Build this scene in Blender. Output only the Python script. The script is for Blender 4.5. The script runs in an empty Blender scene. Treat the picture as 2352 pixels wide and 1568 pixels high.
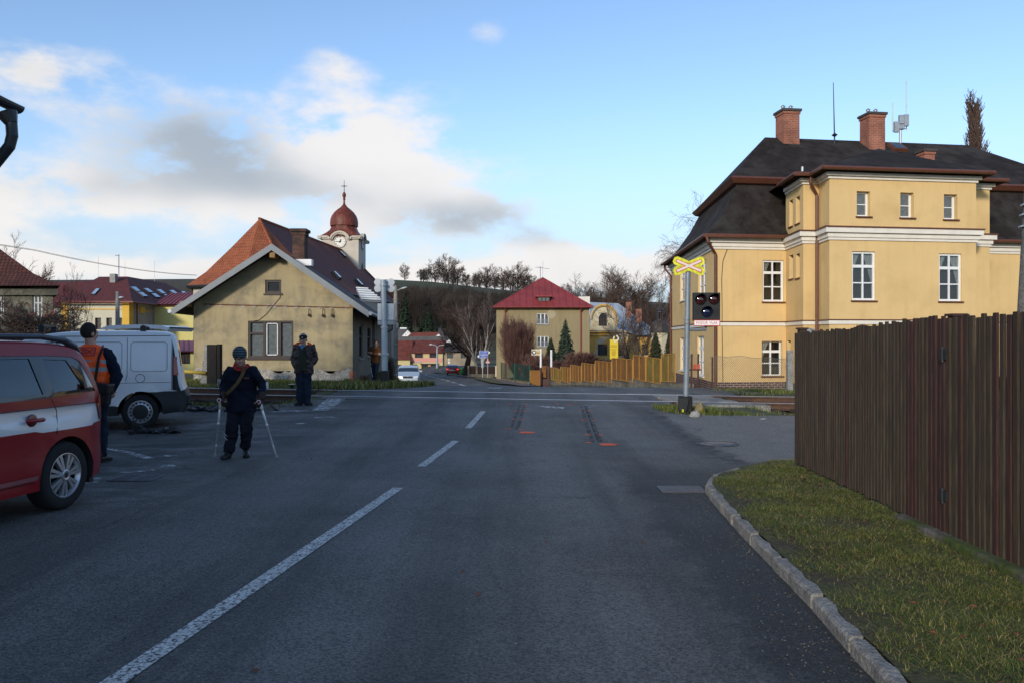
import bpy, math, random
import numpy as np
from mathutils import Vector, Matrix
from mathutils.geometry import delaunay_2d_cdt
R=math.radians; D=bpy.data; S=bpy.context.scene; COL=S.collection
CAMZ=1.65; F=1825.0; CX=1176.0; CY=784.0
# ---------------- camera
cd=D.cameras.new('camera'); cam=D.objects.new('camera',cd); COL.objects.link(cam)
cam.location=(0,0,CAMZ); cam.rotation_euler=(R(90),0,0); cd.sensor_width=36; cd.lens=36*F/2352
cd.clip_start=.1; cd.clip_end=5000; S.camera=cam
S.view_settings.view_transform='Standard'; S.view_settings.look='None'; S.view_settings.gamma=1
S.view_settings.exposure=0.62
# ---------------- world
SUN_AZ=R(205)   # compass of the sun measured from +Y towards +X (behind the camera, a little left)
SUN_EL=R(17)
w=D.worlds.new('World'); S.world=w; w.use_nodes=True
N=w.node_tree.nodes; L=w.node_tree.links; N.clear()
def nd(N_,t,**k):
    n=N_.new(t)
    for a,b in k.items():
        if a.startswith('i_'):
            n.inputs[a[2:].replace('_',' ')].default_value=b
        else: setattr(n,a,b)
    return n
out=nd(N,'ShaderNodeOutputWorld'); sky=nd(N,'ShaderNodeTexSky'); sky.sky_type='NISHITA'; sky.sun_disc=False
sky.sun_elevation=SUN_EL; sky.sun_rotation=SUN_AZ; sky.altitude=300; sky.air_density=1.0; sky.dust_density=.6; sky.ozone_density=1.6
bg=nd(N,'ShaderNodeBackground'); bg.inputs[1].default_value=.15
tint=nd(N,'ShaderNodeMix',data_type='RGBA',blend_type='MULTIPLY'); tint.inputs[0].default_value=1; tint.inputs[7].default_value=(.87,.92,1.0,1)
L.new(sky.outputs[0],tint.inputs[6])
tc=nd(N,'ShaderNodeTexCoord'); sep=nd(N,'ShaderNodeSeparateXYZ'); L.new(tc.outputs['Generated'],sep.inputs[0])
def mth(op,a,b=None,c=None):
    n=nd(N,'ShaderNodeMath',operation=op)
    for i,x in enumerate((a,b,c)):
        if x is None: continue
        if isinstance(x,(int,float)): n.inputs[i].default_value=x
        else: L.new(x,n.inputs[i])
    return n.outputs[0]
az=mth('ARCTAN2',sep.outputs[0],sep.outputs[1]); el=mth('ARCSINE',sep.outputs[2])
hz=nd(N,'ShaderNodeMapRange',interpolation_type='SMOOTHSTEP'); hz.inputs[1].default_value=.30; hz.inputs[2].default_value=0.0; hz.inputs[3].default_value=0; hz.inputs[4].default_value=.9; L.new(el,hz.inputs[0])
hm=nd(N,'ShaderNodeMix',data_type='RGBA'); L.new(hz.outputs[0],hm.inputs[0]); L.new(tint.outputs[2],hm.inputs[6]); hm.inputs[7].default_value=(2.3,2.65,3.2,1); L.new(hm.outputs[2],bg.inputs[0])
nz=nd(N,'ShaderNodeTexNoise'); nz.inputs['Scale'].default_value=9; nz.inputs['Detail'].default_value=9; nz.inputs['Roughness'].default_value=.58
mp=nd(N,'ShaderNodeMapping'); mp.inputs['Scale'].default_value=(1,1,2.1); L.new(tc.outputs['Generated'],mp.inputs[0]); L.new(mp.outputs[0],nz.inputs[0])
nb=nd(N,'ShaderNodeTexNoise'); nb.inputs['Scale'].default_value=5; nb.inputs['Detail'].default_value=4; L.new(mp.outputs[0],nb.inputs[0])
def blobs(lst):
    tot=None
    for (x,y,rx,ry,wt) in lst:
        a=math.atan((x-CX)/F); e=math.atan((CY-y)/F*math.cos(a)); sx=rx/F; sy=ry/F
        dx=mth('DIVIDE',mth('SUBTRACT',az,a),sx); dy=mth('DIVIDE',mth('SUBTRACT',el,e),sy)
        r2=mth('ADD',mth('MULTIPLY',dx,dx),mth('MULTIPLY',dy,dy))
        g=mth('MULTIPLY',mth('EXPONENT',mth('MULTIPLY',r2,-1.0)),wt)
        tot=g if tot is None else mth('ADD',tot,g)
    return tot
dens=blobs([(560,395,270,125,1.15),(860,350,240,140,1.05),(200,435,230,42,.75),(90,165,170,60,.85),(1050,480,260,85,.75),
 (1250,590,320,42,.8),(350,622,800,28,.85),(1440,615,180,38,.95),(780,150,110,45,.4),(1120,75,60,30,.35),
 (-700,500,500,200,1.0),(-1500,300,600,300,.8),(3300,650,600,80,.9),(1000,650,500,30,.6)])
fb=mth('MULTIPLY_ADD',nz.outputs[0],2.7,-1.38); fb=mth('ADD',fb,mth('MULTIPLY_ADD',nb.outputs[0],1.0,-.5))
dd=mth('ADD',dens,mth('MULTIPLY',fb,mth('MULTIPLY_ADD',dens,.9,.25)))
mr=nd(N,'ShaderNodeMapRange',interpolation_type='SMOOTHSTEP'); mr.inputs[1].default_value=.28; mr.inputs[2].default_value=1.0; L.new(dd,mr.inputs[0])
grey=blobs([(470,330,190,85,1.1),(560,420,220,50,.35),(200,440,200,40,.35),(1080,500,170,50,.9),(700,440,200,45,.4),(90,170,110,50,.35),(1250,540,160,30,.5),(420,620,200,30,.2)])
gg=mth('ADD',grey,mth('MULTIPLY_ADD',nb.outputs[0],1.2,-.62))
mg=nd(N,'ShaderNodeMapRange',interpolation_type='SMOOTHSTEP'); mg.inputs[1].default_value=-.1; mg.inputs[2].default_value=1.15; L.new(gg,mg.inputs[0])
cc=nd(N,'ShaderNodeMix',data_type='RGBA'); cc.inputs[6].default_value=(.90,.865,.84,1); cc.inputs[7].default_value=(.40,.45,.51,1); L.new(mg.outputs[0],cc.inputs[0])
bg2=nd(N,'ShaderNodeBackground'); bg2.inputs[1].default_value=.68; L.new(cc.outputs[2],bg2.inputs[0])
mx=nd(N,'ShaderNodeMixShader'); L.new(mth('MULTIPLY',mr.outputs[0],.93),mx.inputs[0]); L.new(bg.outputs[0],mx.inputs[1]); L.new(bg2.outputs[0],mx.inputs[2]); L.new(mx.outputs[0],out.inputs[0])
# ---------------- sun
sl=D.lights.new('sun','SUN'); sl.energy=1.95; sl.angle=R(6); sl.color=(1,.90,.76); so=D.objects.new('sun',sl); COL.objects.link(so)
sd=Vector((math.sin(SUN_AZ)*math.cos(SUN_EL),math.cos(SUN_AZ)*math.cos(SUN_EL),math.sin(SUN_EL)))
so.rotation_euler=sd.to_track_quat('Z','Y').to_euler()
# ---------------- helpers
def W(px,py,Y): return Vector(((px-CX)/F*Y,Y,CAMZ-(py-CY)/F*Y))
def sst(a,b,x):
    t=min(1,max(0,(x-a)/(b-a))); return t*t*(3-2*t)
def interp(pts,x): return float(np.interp(x,[p[0] for p in pts],[p[1] for p in pts]))
PR=[(22,.22),(27,.12),(31,-.12),(40,-.62),(50,-1.2),(57,-1.6),(72,-2.1),(101,-2.9),(135,-3.7),(160,-4),(2000,-4)]
PL=[(22,.22),(28,.25),(36,.15),(45,-.6),(57,-1.6),(72,-2.1),(101,-2.9),(135,-3.7),(160,-4),(2000,-4)]
FL_=[(20,7.2),(31,6.2),(56,2.0),(62,1.4),(85,-1.2),(110,-6),(125,-10),(150,-20),(200,-20)]
def yn(X): return 20.45-.14*X
def H(X,Y):
    t=Y-yn(X); xc=min(14,max(-16,X)); c=.15-.006*(xc-2)
    if t<0: return c*sst(-8,-.3,t)
    c2=c+.07*min(1,t/1.45)
    if t<1.45: return c2
    k=sst(-5.2,-6.2,X) if X<-5.2 else 0
    y0=yn(X)+1.45
    a=interp(PR,Y)-interp(PR,y0); b=interp(PL,Y)-interp(PL,y0)
    z=c2+a*(1-k)+b*k
    fl=interp(FL_,Y)
    z+=sst(fl+.3,fl+5,X)*1.0*sst(38,60,Y)
    return z
def G(px,py,off=0.0):
    lo=1.5; Y=lo; prev=None
    while Y<180:
        p=W(px,py,Y); 
        if p.z<=H(p.x,Y)+off: break
        Y+=.25 if Y<30 else 1
    a=Y-(.25 if Y<=30 else 1); b=Y
    for _ in range(20):
        m=(a+b)/2; p=W(px,py,m)
        if p.z<=H(p.x,m)+off: b=m
        else: a=m
    return W(px,py,b)
class MB:
    def __init__(s): s.v=[];s.f=[];s.m=[]
    def add(s,vs,fs,mi=0):
        o=len(s.v); s.v+=[tuple(v) for v in vs]
        for f in fs: s.f.append(tuple(i+o for i in f)); s.m.append(mi)
        return s
    def poly(s,*p,mi=0): return s.add(p,[tuple(range(len(p)))],mi)
    def bx(s,x0,x1,y0,y1,z0,z1,mi=0,X=None):
        v=[(x,y,z) for z in (z0,z1) for x,y in ((x0,y0),(x1,y0),(x1,y1),(x0,y1))]
        if X: v=[X@Vector(p) for p in v]
        return s.add(v,[(3,2,1,0),(4,5,6,7),(0,1,5,4),(1,2,6,5),(2,3,7,6),(3,0,4,7)],mi)
    def bar(s,a,b,w,h,mi=0,up=(0,0,1)):
        a=Vector(a);b=Vector(b);d=(b-a).normalized(); u=Vector(up)
        if abs(d.dot(u))>.95: u=Vector((0,1,0))
        x=d.cross(u).normalized(); y=x.cross(d)
        v=[p+x*i*w/2+y*j*h/2 for p in (a,b) for i,j in ((-1,-1),(1,-1),(1,1),(-1,1))]
        return s.add(v,[(3,2,1,0),(4,5,6,7),(0,1,5,4),(1,2,6,5),(2,3,7,6),(3,0,4,7)],mi)
    def tube(s,pts,r,n=8,mi=0,cap=True,ry=None):
        pts=[Vector(p) for p in pts]; K=len(pts)
        if not hasattr(r,'__len__'): r=[r]*K
        vs=[];u=None
        for i,p in enumerate(pts):
            d=(pts[min(i+1,K-1)]-pts[max(i-1,0)]).normalized()
            if u is None:
                a=Vector((0,0,1)) if abs(d.z)<.9 else Vector((1,0,0)); u=d.cross(a).normalized()
            else: u=(u-d*u.dot(d)).normalized()
            v=d.cross(u)
            for k in range(n):
                t=2*math.pi*k/n; q=(ry[i] if ry else r[i])
                vs.append(p+u*math.cos(t)*r[i]+v*math.sin(t)*q)
        fs=[(i*n+k,i*n+(k+1)%n,(i+1)*n+(k+1)%n,(i+1)*n+k) for i in range(K-1) for k in range(n)]
        if cap: fs+=[tuple(range(n-1,-1,-1)),tuple((K-1)*n+k for k in range(n))]
        return s.add(vs,fs,mi)
    def rings(s,rs,n=16,mi=0,cap=True):
        # rs: list of (center, rx, ry) horizontal ellipses
        vs=[];K=len(rs)
        for c,rx,ry in rs:
            for k in range(n):
                t=2*math.pi*k/n; vs.append((c[0]+math.cos(t)*rx,c[1]+math.sin(t)*ry,c[2]))
        fs=[(i*n+k,i*n+(k+1)%n,(i+1)*n+(k+1)%n,(i+1)*n+k) for i in range(K-1) for k in range(n)]
        if cap: fs+=[tuple(range(n-1,-1,-1)),tuple((K-1)*n+k for k in range(n))]
        return s.add(vs,fs,mi)
    def lathe(s,prof,c=(0,0,0),n=16,mi=0,X=None,cap=True):
        vs=[]
        for r,z in prof:
            for k in range(n):
                t=2*math.pi*k/n; p=Vector((c[0]+math.cos(t)*r,c[1]+math.sin(t)*r,c[2]+z)); vs.append(X@p if X else p)
        K=len(prof)
        fs=[(i*n+k,i*n+(k+1)%n,(i+1)*n+(k+1)%n,(i+1)*n+k) for i in range(K-1) for k in range(n)]
        if cap: fs+=[tuple(range(n-1,-1,-1)),tuple((K-1)*n+k for k in range(n))]
        return s.add(vs,fs,mi)
    def ell(s,c,rx,ry,rz,n=14,m=9,X=None,mi=0):
        prof=[(math.sin(math.pi*i/m),-math.cos(math.pi*i/m)) for i in range(m+1)]
        vs=[]
        for r,z in prof:
            for k in range(n):
                t=2*math.pi*k/n; p=Vector((r*math.cos(t)*rx,r*math.sin(t)*ry,z*rz))
                if X: p=X@p
                vs.append(p+Vector(c))
        fs=[(i*n+k,i*n+(k+1)%n,(i+1)*n+(k+1)%n,(i+1)*n+k) for i in range(m) for k in range(n)]
        return s.add(vs,fs,mi)
    def extr(s,poly,fn,t,mi=0):
        # poly 2D list, fn(u,v,w)->3D, thickness t ; front at w=0, back at w=t
        n=len(poly); a=[fn(u,v,0) for u,v in poly]; b=[fn(u,v,t) for u,v in poly]
        return s.add(a+b,[tuple(range(n)),tuple(range(2*n-1,n-1,-1))]+[((i+1)%n,i,i+n,(i+1)%n+n) for i in range(n)],mi)
    def build(s,name,mats,parent=None,smooth=False,bevel=0,local=False,angle=None):
        me=D.meshes.new(name)
        off=Vector((0,0,0))
        vs=s.v
        if parent is not None and not local:
            Mi=(pmat(parent)).inverted(); vs=[tuple(Mi@Vector(v)) for v in s.v]
        me.from_pydata(vs,[],s.f)
        if not isinstance(mats,(list,tuple)): mats=[mats]
        for m in mats: me.materials.append(m)
        nf=len(me.polygons)
        me.polygons.foreach_set('material_index',np.array(s.m[:nf],dtype=np.int32))
        if smooth: me.polygons.foreach_set('use_smooth',np.ones(nf,dtype=bool))
        if nf<120000: auto_uv(me)
        if smooth and angle:
            try: me.set_sharp_from_angle(angle=R(angle))
            except Exception: pass
        o=D.objects.new(name,me); COL.objects.link(o)
        if parent is not None: o.parent=parent
        if bevel:
            b=o.modifiers.new('bevel','BEVEL'); b.width=bevel; b.segments=2; b.limit_method='ANGLE'
        return o
def pmat(o):
    m=Matrix.Translation(o.location)@o.rotation_euler.to_matrix().to_4x4()
    return pmat(o.parent)@m if o.parent else m
def auto_uv(me):
    nl=len(me.loops); nv=len(me.vertices); nf=len(me.polygons)
    if nf==0: return
    co=np.empty(nv*3); me.vertices.foreach_get('co',co); co=co.reshape(-1,3)
    no=np.empty(nf*3); me.polygons.foreach_get('normal',no); no=no.reshape(-1,3)
    lv=np.empty(nl,dtype=np.int32); me.loops.foreach_get('vertex_index',lv)
    lt=np.empty(nf,dtype=np.int32); me.polygons.foreach_get('loop_total',lt)
    fi=np.repeat(np.arange(nf),lt)
    hx=np.stack([-no[:,1],no[:,0],np.zeros(nf)],1); ln=np.linalg.norm(hx,axis=1)
    flat=ln<.05; hx[flat]=(1,0,0); ln[flat]=1; hx/=ln[:,None]
    vy=np.cross(no,hx); c=co[lv]
    uv=np.stack([(c*hx[fi]).sum(1),(c*vy[fi]).sum(1)],1).astype(np.float32)
    ul=me.uv_layers.new(name='UVMap'); ul.data.foreach_set('uv',uv.ravel())
def tag(o,label=None,cat=None,group=None,kind=None):
    if label: o['label']=label
    if cat: o['category']=cat
    if group: o['group']=group
    if kind: o['kind']=kind
    return o
def empty(name,loc,label=None,cat=None,group=None,rz=0):
    o=D.objects.new(name,None); COL.objects.link(o); o.location=loc; o.rotation_euler=(0,0,rz); o.empty_display_size=.2
    return tag(o,label,cat,group)
def copy_tree(o,parent=None):
    c=o.copy(); COL.objects.link(c)
    if parent: c.parent=parent
    for ch in o.children: copy_tree(ch,c)
    return c
def pip(x,y,P):
    r=False;n=len(P);j=n-1
    for i in range(n):
        xi,yi=P[i];xj,yj=P[j]
        if (yi>y)!=(yj>y) and x<(xj-xi)*(y-yi)/(yj-yi)+xi: r=not r
        j=i
    return r
def panel(mb,outer,holes,fn,step=None,lines=(),mi=0,mfn=None,flip=False):
    vs=[];es=[]
    def ring(P,closed=True):
        b=len(vs); vs.extend(P); n=len(P)
        for i in range(n if closed else n-1): es.append((b+i,b+(i+1)%n))
    ring(outer)
    for h in holes: ring(h)
    for l in lines: ring(l,False)
    if step:
        xs=[p[0] for p in outer]; ys=[p[1] for p in outer]; x=min(xs)+step/2
        while x<max(xs):
            y=min(ys)+step/2
            while y<max(ys):
                if pip(x,y,outer) and not any(pip(x,y,h) for h in holes): vs.append((x,y))
                y+=step
            x+=step
    r=delaunay_2d_cdt([Vector(v) for v in vs],es,[],0,1e-5)
    co=r[0]; fs=[];ms=[]
    for f in r[2]:
        cx=sum(co[i].x for i in f)/len(f); cy=sum(co[i].y for i in f)/len(f)
        if pip(cx,cy,outer) and not any(pip(cx,cy,h) for h in holes):
            fs.append(tuple(reversed(f)) if flip else tuple(f)); ms.append(mfn(cx,cy) if mfn else mi)
    o=len(mb.v); mb.v+=[tuple(fn(c.x,c.y)) for c in co]
    for f,m in zip(fs,ms): mb.f.append(tuple(i+o for i in f)); mb.m.append(m)
# ---------------- materials
def mat(name,col,rough=.75,var=.15,vs=2.0,bump=0,bs=60,metal=0,spec=.4,col2=None,thr=(.5,.65),vs2=.7,coat=0,coord='Object',stretch=None,emit=None,fine=0,streak=0):
    m=D.materials.new(name); m.use_nodes=True; n=m.node_tree.nodes; l=m.node_tree.links; p=n['Principled BSDF']
    c=n.new('ShaderNodeTexCoord'); v=c.outputs[coord]
    if stretch:
        q=n.new('ShaderNodeMapping'); q.inputs['Scale'].default_value=stretch; l.new(v,q.inputs[0]); v=q.outputs[0]
    t=n.new('ShaderNodeTexNoise'); t.inputs['Scale'].default_value=vs; t.inputs['Detail'].default_value=6; t.inputs['Roughness'].default_value=.62; l.new(v,t.inputs[0])
    r=n.new('ShaderNodeMapRange'); r.inputs[1].default_value=.3; r.inputs[2].default_value=.7; l.new(t.outputs[0],r.inputs[0])
    x=n.new('ShaderNodeMix'); x.data_type='RGBA'; l.new(r.outputs[0],x.inputs[0])
    x.inputs[6].default_value=tuple(max(0,k*(1-var)) for k in col)+(1,); x.inputs[7].default_value=tuple(min(1,k*(1+var)) for k in col)+(1,)
    o=x.outputs[2]
    if col2:
        t2=n.new('ShaderNodeTexNoise'); t2.inputs['Scale'].default_value=vs2; t2.inputs['Detail'].default_value=8; t2.inputs['Roughness'].default_value=.65; l.new(v,t2.inputs[0])
        r2=n.new('ShaderNodeMapRange'); r2.inputs[1].default_value=thr[0]; r2.inputs[2].default_value=thr[1]; l.new(t2.outputs[0],r2.inputs[0])
        y=n.new('ShaderNodeMix'); y.data_type='RGBA'; l.new(r2.outputs[0],y.inputs[0]); l.new(o,y.inputs[6]); y.inputs[7].default_value=tuple(col2)+(1,); o=y.outputs[2]
    if fine:
        t3=n.new('ShaderNodeTexNoise'); t3.inputs['Scale'].default_value=fine; t3.inputs['Detail'].default_value=3; l.new(v,t3.inputs[0])
        r3=n.new('ShaderNodeMapRange'); r3.inputs[1].default_value=.3; r3.inputs[2].default_value=.7; r3.inputs[3].default_value=.6; r3.inputs[4].default_value=1.4; l.new(t3.outputs[0],r3.inputs[0])
        y=n.new('ShaderNodeMix'); y.data_type='RGBA'; y.blend_type='MULTIPLY'; y.inputs[0].default_value=1; l.new(o,y.inputs[6]); l.new(r3.outputs[0],y.inputs[7]); o=y.outputs[2]
    if streak:
        q=n.new('ShaderNodeMapping'); q.inputs['Scale'].default_value=(2.6,2.6,.16); l.new(c.outputs[coord],q.inputs[0])
        t4=n.new('ShaderNodeTexNoise'); t4.inputs['Scale'].default_value=1.6; t4.inputs['Detail'].default_value=7; t4.inputs['Roughness'].default_value=.7; l.new(q.outputs[0],t4.inputs[0])
        r4=n.new('ShaderNodeMapRange'); r4.inputs[1].default_value=.5; r4.inputs[2].default_value=.74; r4.inputs[3].default_value=1; r4.inputs[4].default_value=1-streak; l.new(t4.outputs[0],r4.inputs[0])
        y=n.new('ShaderNodeMix'); y.data_type='RGBA'; y.blend_type='MULTIPLY'; y.inputs[0].default_value=1; l.new(o,y.inputs[6]); l.new(r4.outputs[0],y.inputs[7]); o=y.outputs[2]
    l.new(o,p.inputs['Base Color']); p.inputs['Roughness'].default_value=rough; p.inputs['Metallic'].default_value=metal
    p.inputs['Specular IOR Level'].default_value=spec; p.inputs['Coat Weight'].default_value=coat; p.inputs['Coat Roughness'].default_value=.05
    if bump:
        b=n.new('ShaderNodeTexNoise'); b.inputs['Scale'].default_value=bs; b.inputs['Detail'].default_value=4; l.new(v,b.inputs[0])
        q=n.new('ShaderNodeBump'); q.inputs['Strength'].default_value=bump; q.inputs['Distance'].default_value=.02; l.new(b.outputs[0],q.inputs['Height']); l.new(q.outputs[0],p.inputs['Normal'])
    m['out']=0
    return m
def brickmat(name,c1,c2,mortar,bw=.26,bh=.08,ms=.012,off=.5,rough=.85,bump=.5,dirt=None,var=.3,coord='UV'):
    m=D.materials.new(name); m.use_nodes=True; n=m.node_tree.nodes; l=m.node_tree.links; p=n['Principled BSDF']
    c=n.new('ShaderNodeTexCoord'); b=n.new('ShaderNodeTexBrick'); l.new(c.outputs[coord],b.inputs[0]); b.offset=off
    b.inputs['Scale'].default_value=1; b.inputs['Brick Width'].default_value=bw; b.inputs['Row Height'].default_value=bh; b.inputs['Mortar Size'].default_value=ms; b.inputs['Mortar Smooth'].default_value=.3; b.inputs['Bias'].default_value=0
    b.inputs['Color1'].default_value=tuple(c1)+(1,); b.inputs['Color2'].default_value=tuple(c2)+(1,); b.inputs['Mortar'].default_value=tuple(mortar)+(1,)
    t=n.new('ShaderNodeTexNoise'); t.inputs['Scale'].default_value=1.3; t.inputs['Detail'].default_value=7; l.new(c.outputs['Object'],t.inputs[0])
    r=n.new('ShaderNodeMapRange'); r.inputs[1].default_value=.3; r.inputs[2].default_value=.7; r.inputs[3].default_value=1-var; r.inputs[4].default_value=1+var; l.new(t.outputs[0],r.inputs[0])
    x=n.new('ShaderNodeMix'); x.data_type='RGBA'; x.blend_type='MULTIPLY'; x.inputs[0].default_value=1; l.new(b.outputs[0],x.inputs[6]); l.new(r.outputs[0],x.inputs[7]); o=x.outputs[2]
    if dirt:
        t2=n.new('ShaderNodeTexNoise'); t2.inputs['Scale'].default_value=dirt[1]; t2.inputs['Detail'].default_value=8; l.new(c.outputs['Object'],t2.inputs[0])
        r2=n.new('ShaderNodeMapRange'); r2.inputs[1].default_value=dirt[2]; r2.inputs[2].default_value=dirt[2]+.12; l.new(t2.outputs[0],r2.inputs[0])
        y=n.new('ShaderNodeMix'); y.data_type='RGBA'; l.new(r2.outputs[0],y.inputs[0]); l.new(o,y.inputs[6]); y.inputs[7].default_value=tuple(dirt[0])+(1,); o=y.outputs[2]
    l.new(o,p.inputs['Base Color']); p.inputs['Roughness'].default_value=rough; p.inputs['Specular IOR Level'].default_value=.25
    q=n.new('ShaderNodeBump'); q.inputs['Strength'].default_value=bump; q.inputs['Distance'].default_value=.02; l.new(b.outputs['Fac'],q.inputs['Height']); q.invert=True; l.new(q.outputs[0],p.inputs['Normal'])
    return m
def glassmat(name,tintc=(.35,.4,.42),op=.5,rough=.02):
    m=D.materials.new(name); m.use_nodes=True; n=m.node_tree.nodes; l=m.node_tree.links; n.clear()
    o=n.new('ShaderNodeOutputMaterial'); g=n.new('ShaderNodeBsdfGlossy'); g.inputs['Roughness'].default_value=rough; g.inputs['Color'].default_value=(.9,.95,1,1)
    t=n.new('ShaderNodeBsdfTransparent'); t.inputs[0].default_value=tuple(tintc)+(1,); f=n.new('ShaderNodeFresnel'); f.inputs[0].default_value=1.5
    a=n.new('ShaderNodeMath'); a.operation='MULTIPLY_ADD'; a.inputs[1].default_value=1.0; a.inputs[2].default_value=op; l.new(f.outputs[0],a.inputs[0])
    x=n.new('ShaderNodeMixShader'); l.new(a.outputs[0],x.inputs[0]); l.new(t.outputs[0],x.inputs[1]); l.new(g.outputs[0],x.inputs[2]); l.new(x.outputs[0],o.inputs[0]); return m
def text_mb(txt,size,fn,depth=.004,align='CENTER'):
    c=D.curves.new('t','FONT'); c.body=txt; c.size=size; c.align_x=align; c.align_y='CENTER'; c.extrude=depth/2; c.resolution_u=2
    o=D.objects.new('t',c); COL.objects.link(o); me=D.meshes.new_from_object(o)
    mb=MB(); mb.add([fn(v.co.x,v.co.y,v.co.z) for v in me.vertices],[tuple(p.vertices) for p in me.polygons])
    D.objects.remove(o); D.curves.remove(c); D.meshes.remove(me); return mb
WHITE=mat('white_paint',(.74,.75,.74),.5,.05,5)
GLASS=mat('window_glass',(.035,.04,.045),.06,.3,1.2,spec=.9,bump=.03,bs=1.5)
LACE=mat('lace_glass',(.105,.12,.125),.15,.3,9,spec=.6)
DARK=mat('dark_void',(.012,.012,.014),.8,.2)
BROWNW=mat('brown_wood_frame',(.024,.014,.012),.55,.2,4)
CONC=mat('grey_concrete',(.26,.26,.25),.9,.25,3,bump=.4,bs=40,col2=(.16,.16,.14),fine=25)
STEEL=mat('galvanised_steel',(.33,.36,.39),.5,.15,6,metal=.45)
BLACKP=mat('black_plastic',(.018,.019,.021),.55,.2,5)
RUBBER=mat('tyre_rubber',(.016,.016,.017),.85,.2,8)
GUTTER=mat('brown_gutter_paint',(.115,.042,.024),.45,.15,4)
# ================= ground, roads, track =================
def grid_mesh(name,xs,ys,zf,m,parent=None,kind='structure',smooth=True):
    mb=MB(); nx=len(xs)
    mb.v=[(x,y,zf(x,y)) for y in ys for x in xs]
    mb.f=[(j*nx+i,j*nx+i+1,(j+1)*nx+i+1,(j+1)*nx+i) for j in range(len(ys)-1) for i in range(nx-1)]; mb.m=[0]*len(mb.f)
    o=mb.build(name,m,None,smooth=smooth); tag(o,kind=kind); return o
XL,XRR=-5.3,5.6
def trench(X,Y):
    t=Y-yn(X)
    if t<-3.0 or t>2.6: return 0
    e=min(sst(-2.9,-1.0,t),1-sst(1.95,2.5,t))
    s=sst(XL,XL-.5,X) if X<0 else sst(XRR,XRR+.4,X)
    if X<0: s=1-sst(XL-.9,XL,X)
    return .21*e*s
def road_drop(X,Y):
    # the soil sheet sits a hand below paved surfaces
    if road_in(X,Y): return .07
    return 0
XK=[(-8,1.45),(0,1.6),(3.0,1.72),(3.84,1.775),(4.5,1.81),(5.0,1.86),(5.86,1.90),(6.71,1.945),(7.71,2.02),(8.82,2.12),(9.15,2.22),(9.5,2.42),(9.9,2.75),(10.4,3.3),(10.9,3.9),(11.4,6),(11.8,14)]
def xk(Y): return interp(XK,Y)
ROWS=[]
Y=-10.0
while Y<11.81: ROWS.append((Y,-40,xk(Y))); Y+=.25
for Y in np.arange(11.9,16.3,.3): ROWS.append((float(Y),-40 if Y<17 else -6,30.))
ROWS+=[(16.3,-40,26.),(16.55,-40,9.),(16.9,-40,3.75),(17.4,-38,3.35),(17.9,-30,3.2),(18.15,-14,3.2),(18.5,-7.2,3.3),(18.9,-5.6,3.6),(19.3,-5.2,3.7),(19.75,-5.15,3.9),(20.1,-5.1,4.4)]
ROWS2=[(22.0,-4.9,6.2),(22.5,-4.7,7.0),(23.1,-4.4,7.4),(23.8,-4.1,7.3),(24.5,-3.7,7.3),(26,-2.9,7.0),(28,-2.8,6.7),(30,-3.3,6.2),(33,-4.0,5.3),(36,-4.8,4.4),(40,-5.7,3.3),(45,-6.8,2.3),(50,-7.8,1.4),(57,-9.4,.35),(66,-10.6,-.9),(75,-11.8,-2.1),(85,-13,-3.3),(94,-14,-4.6),(101,-15.2,-6.2),(110,-16.6,-8.3),(121,-18.5,-11.3),(130,-20.5,-13),(136,-40,30),(148,-42,32)]
def road_in(X,Y):
    for RR in (ROWS,ROWS2):
        if RR[0][0]<=Y<=RR[-1][0]:
            a=interp([(r[0],r[1]) for r in RR],Y)+.12; b=interp([(r[0],r[2]) for r in RR],Y)-.12
            if a<X<b: return True
    t=Y-yn(X)
    return -.9<t<2.2 and -4.9<X<XRR-.15
def ribbon(name,rows,m,nx=40,off=.0,sub=True,kind='structure'):
    rr=[]
    for i in range(len(rows)-1):
        a,b=rows[i],rows[i+1]; k=max(1,int((b[0]-a[0])/(.5 if a[0]<30 else 2)))
        for j in range(k): t=j/k; rr.append(tuple(a[q]*(1-t)+b[q]*t for q in range(3)))
    rr.append(rows[-1]); mb=MB(); 
    for (y,a,b) in rr:
        for i in range(nx+1):
            t=i/nx; x=a+(b-a)*t; mb.v.append((x,y,H(x,y)+off))
    n=nx+1
    for j in range(len(rr)-1):
        for i in range(nx): mb.f.append((j*n+i,j*n+i+1,(j+1)*n+i+1,(j+1)*n+i)); mb.m.append(0)
    o=mb.build(name,m,smooth=True); tag(o,kind=kind); return o
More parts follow.
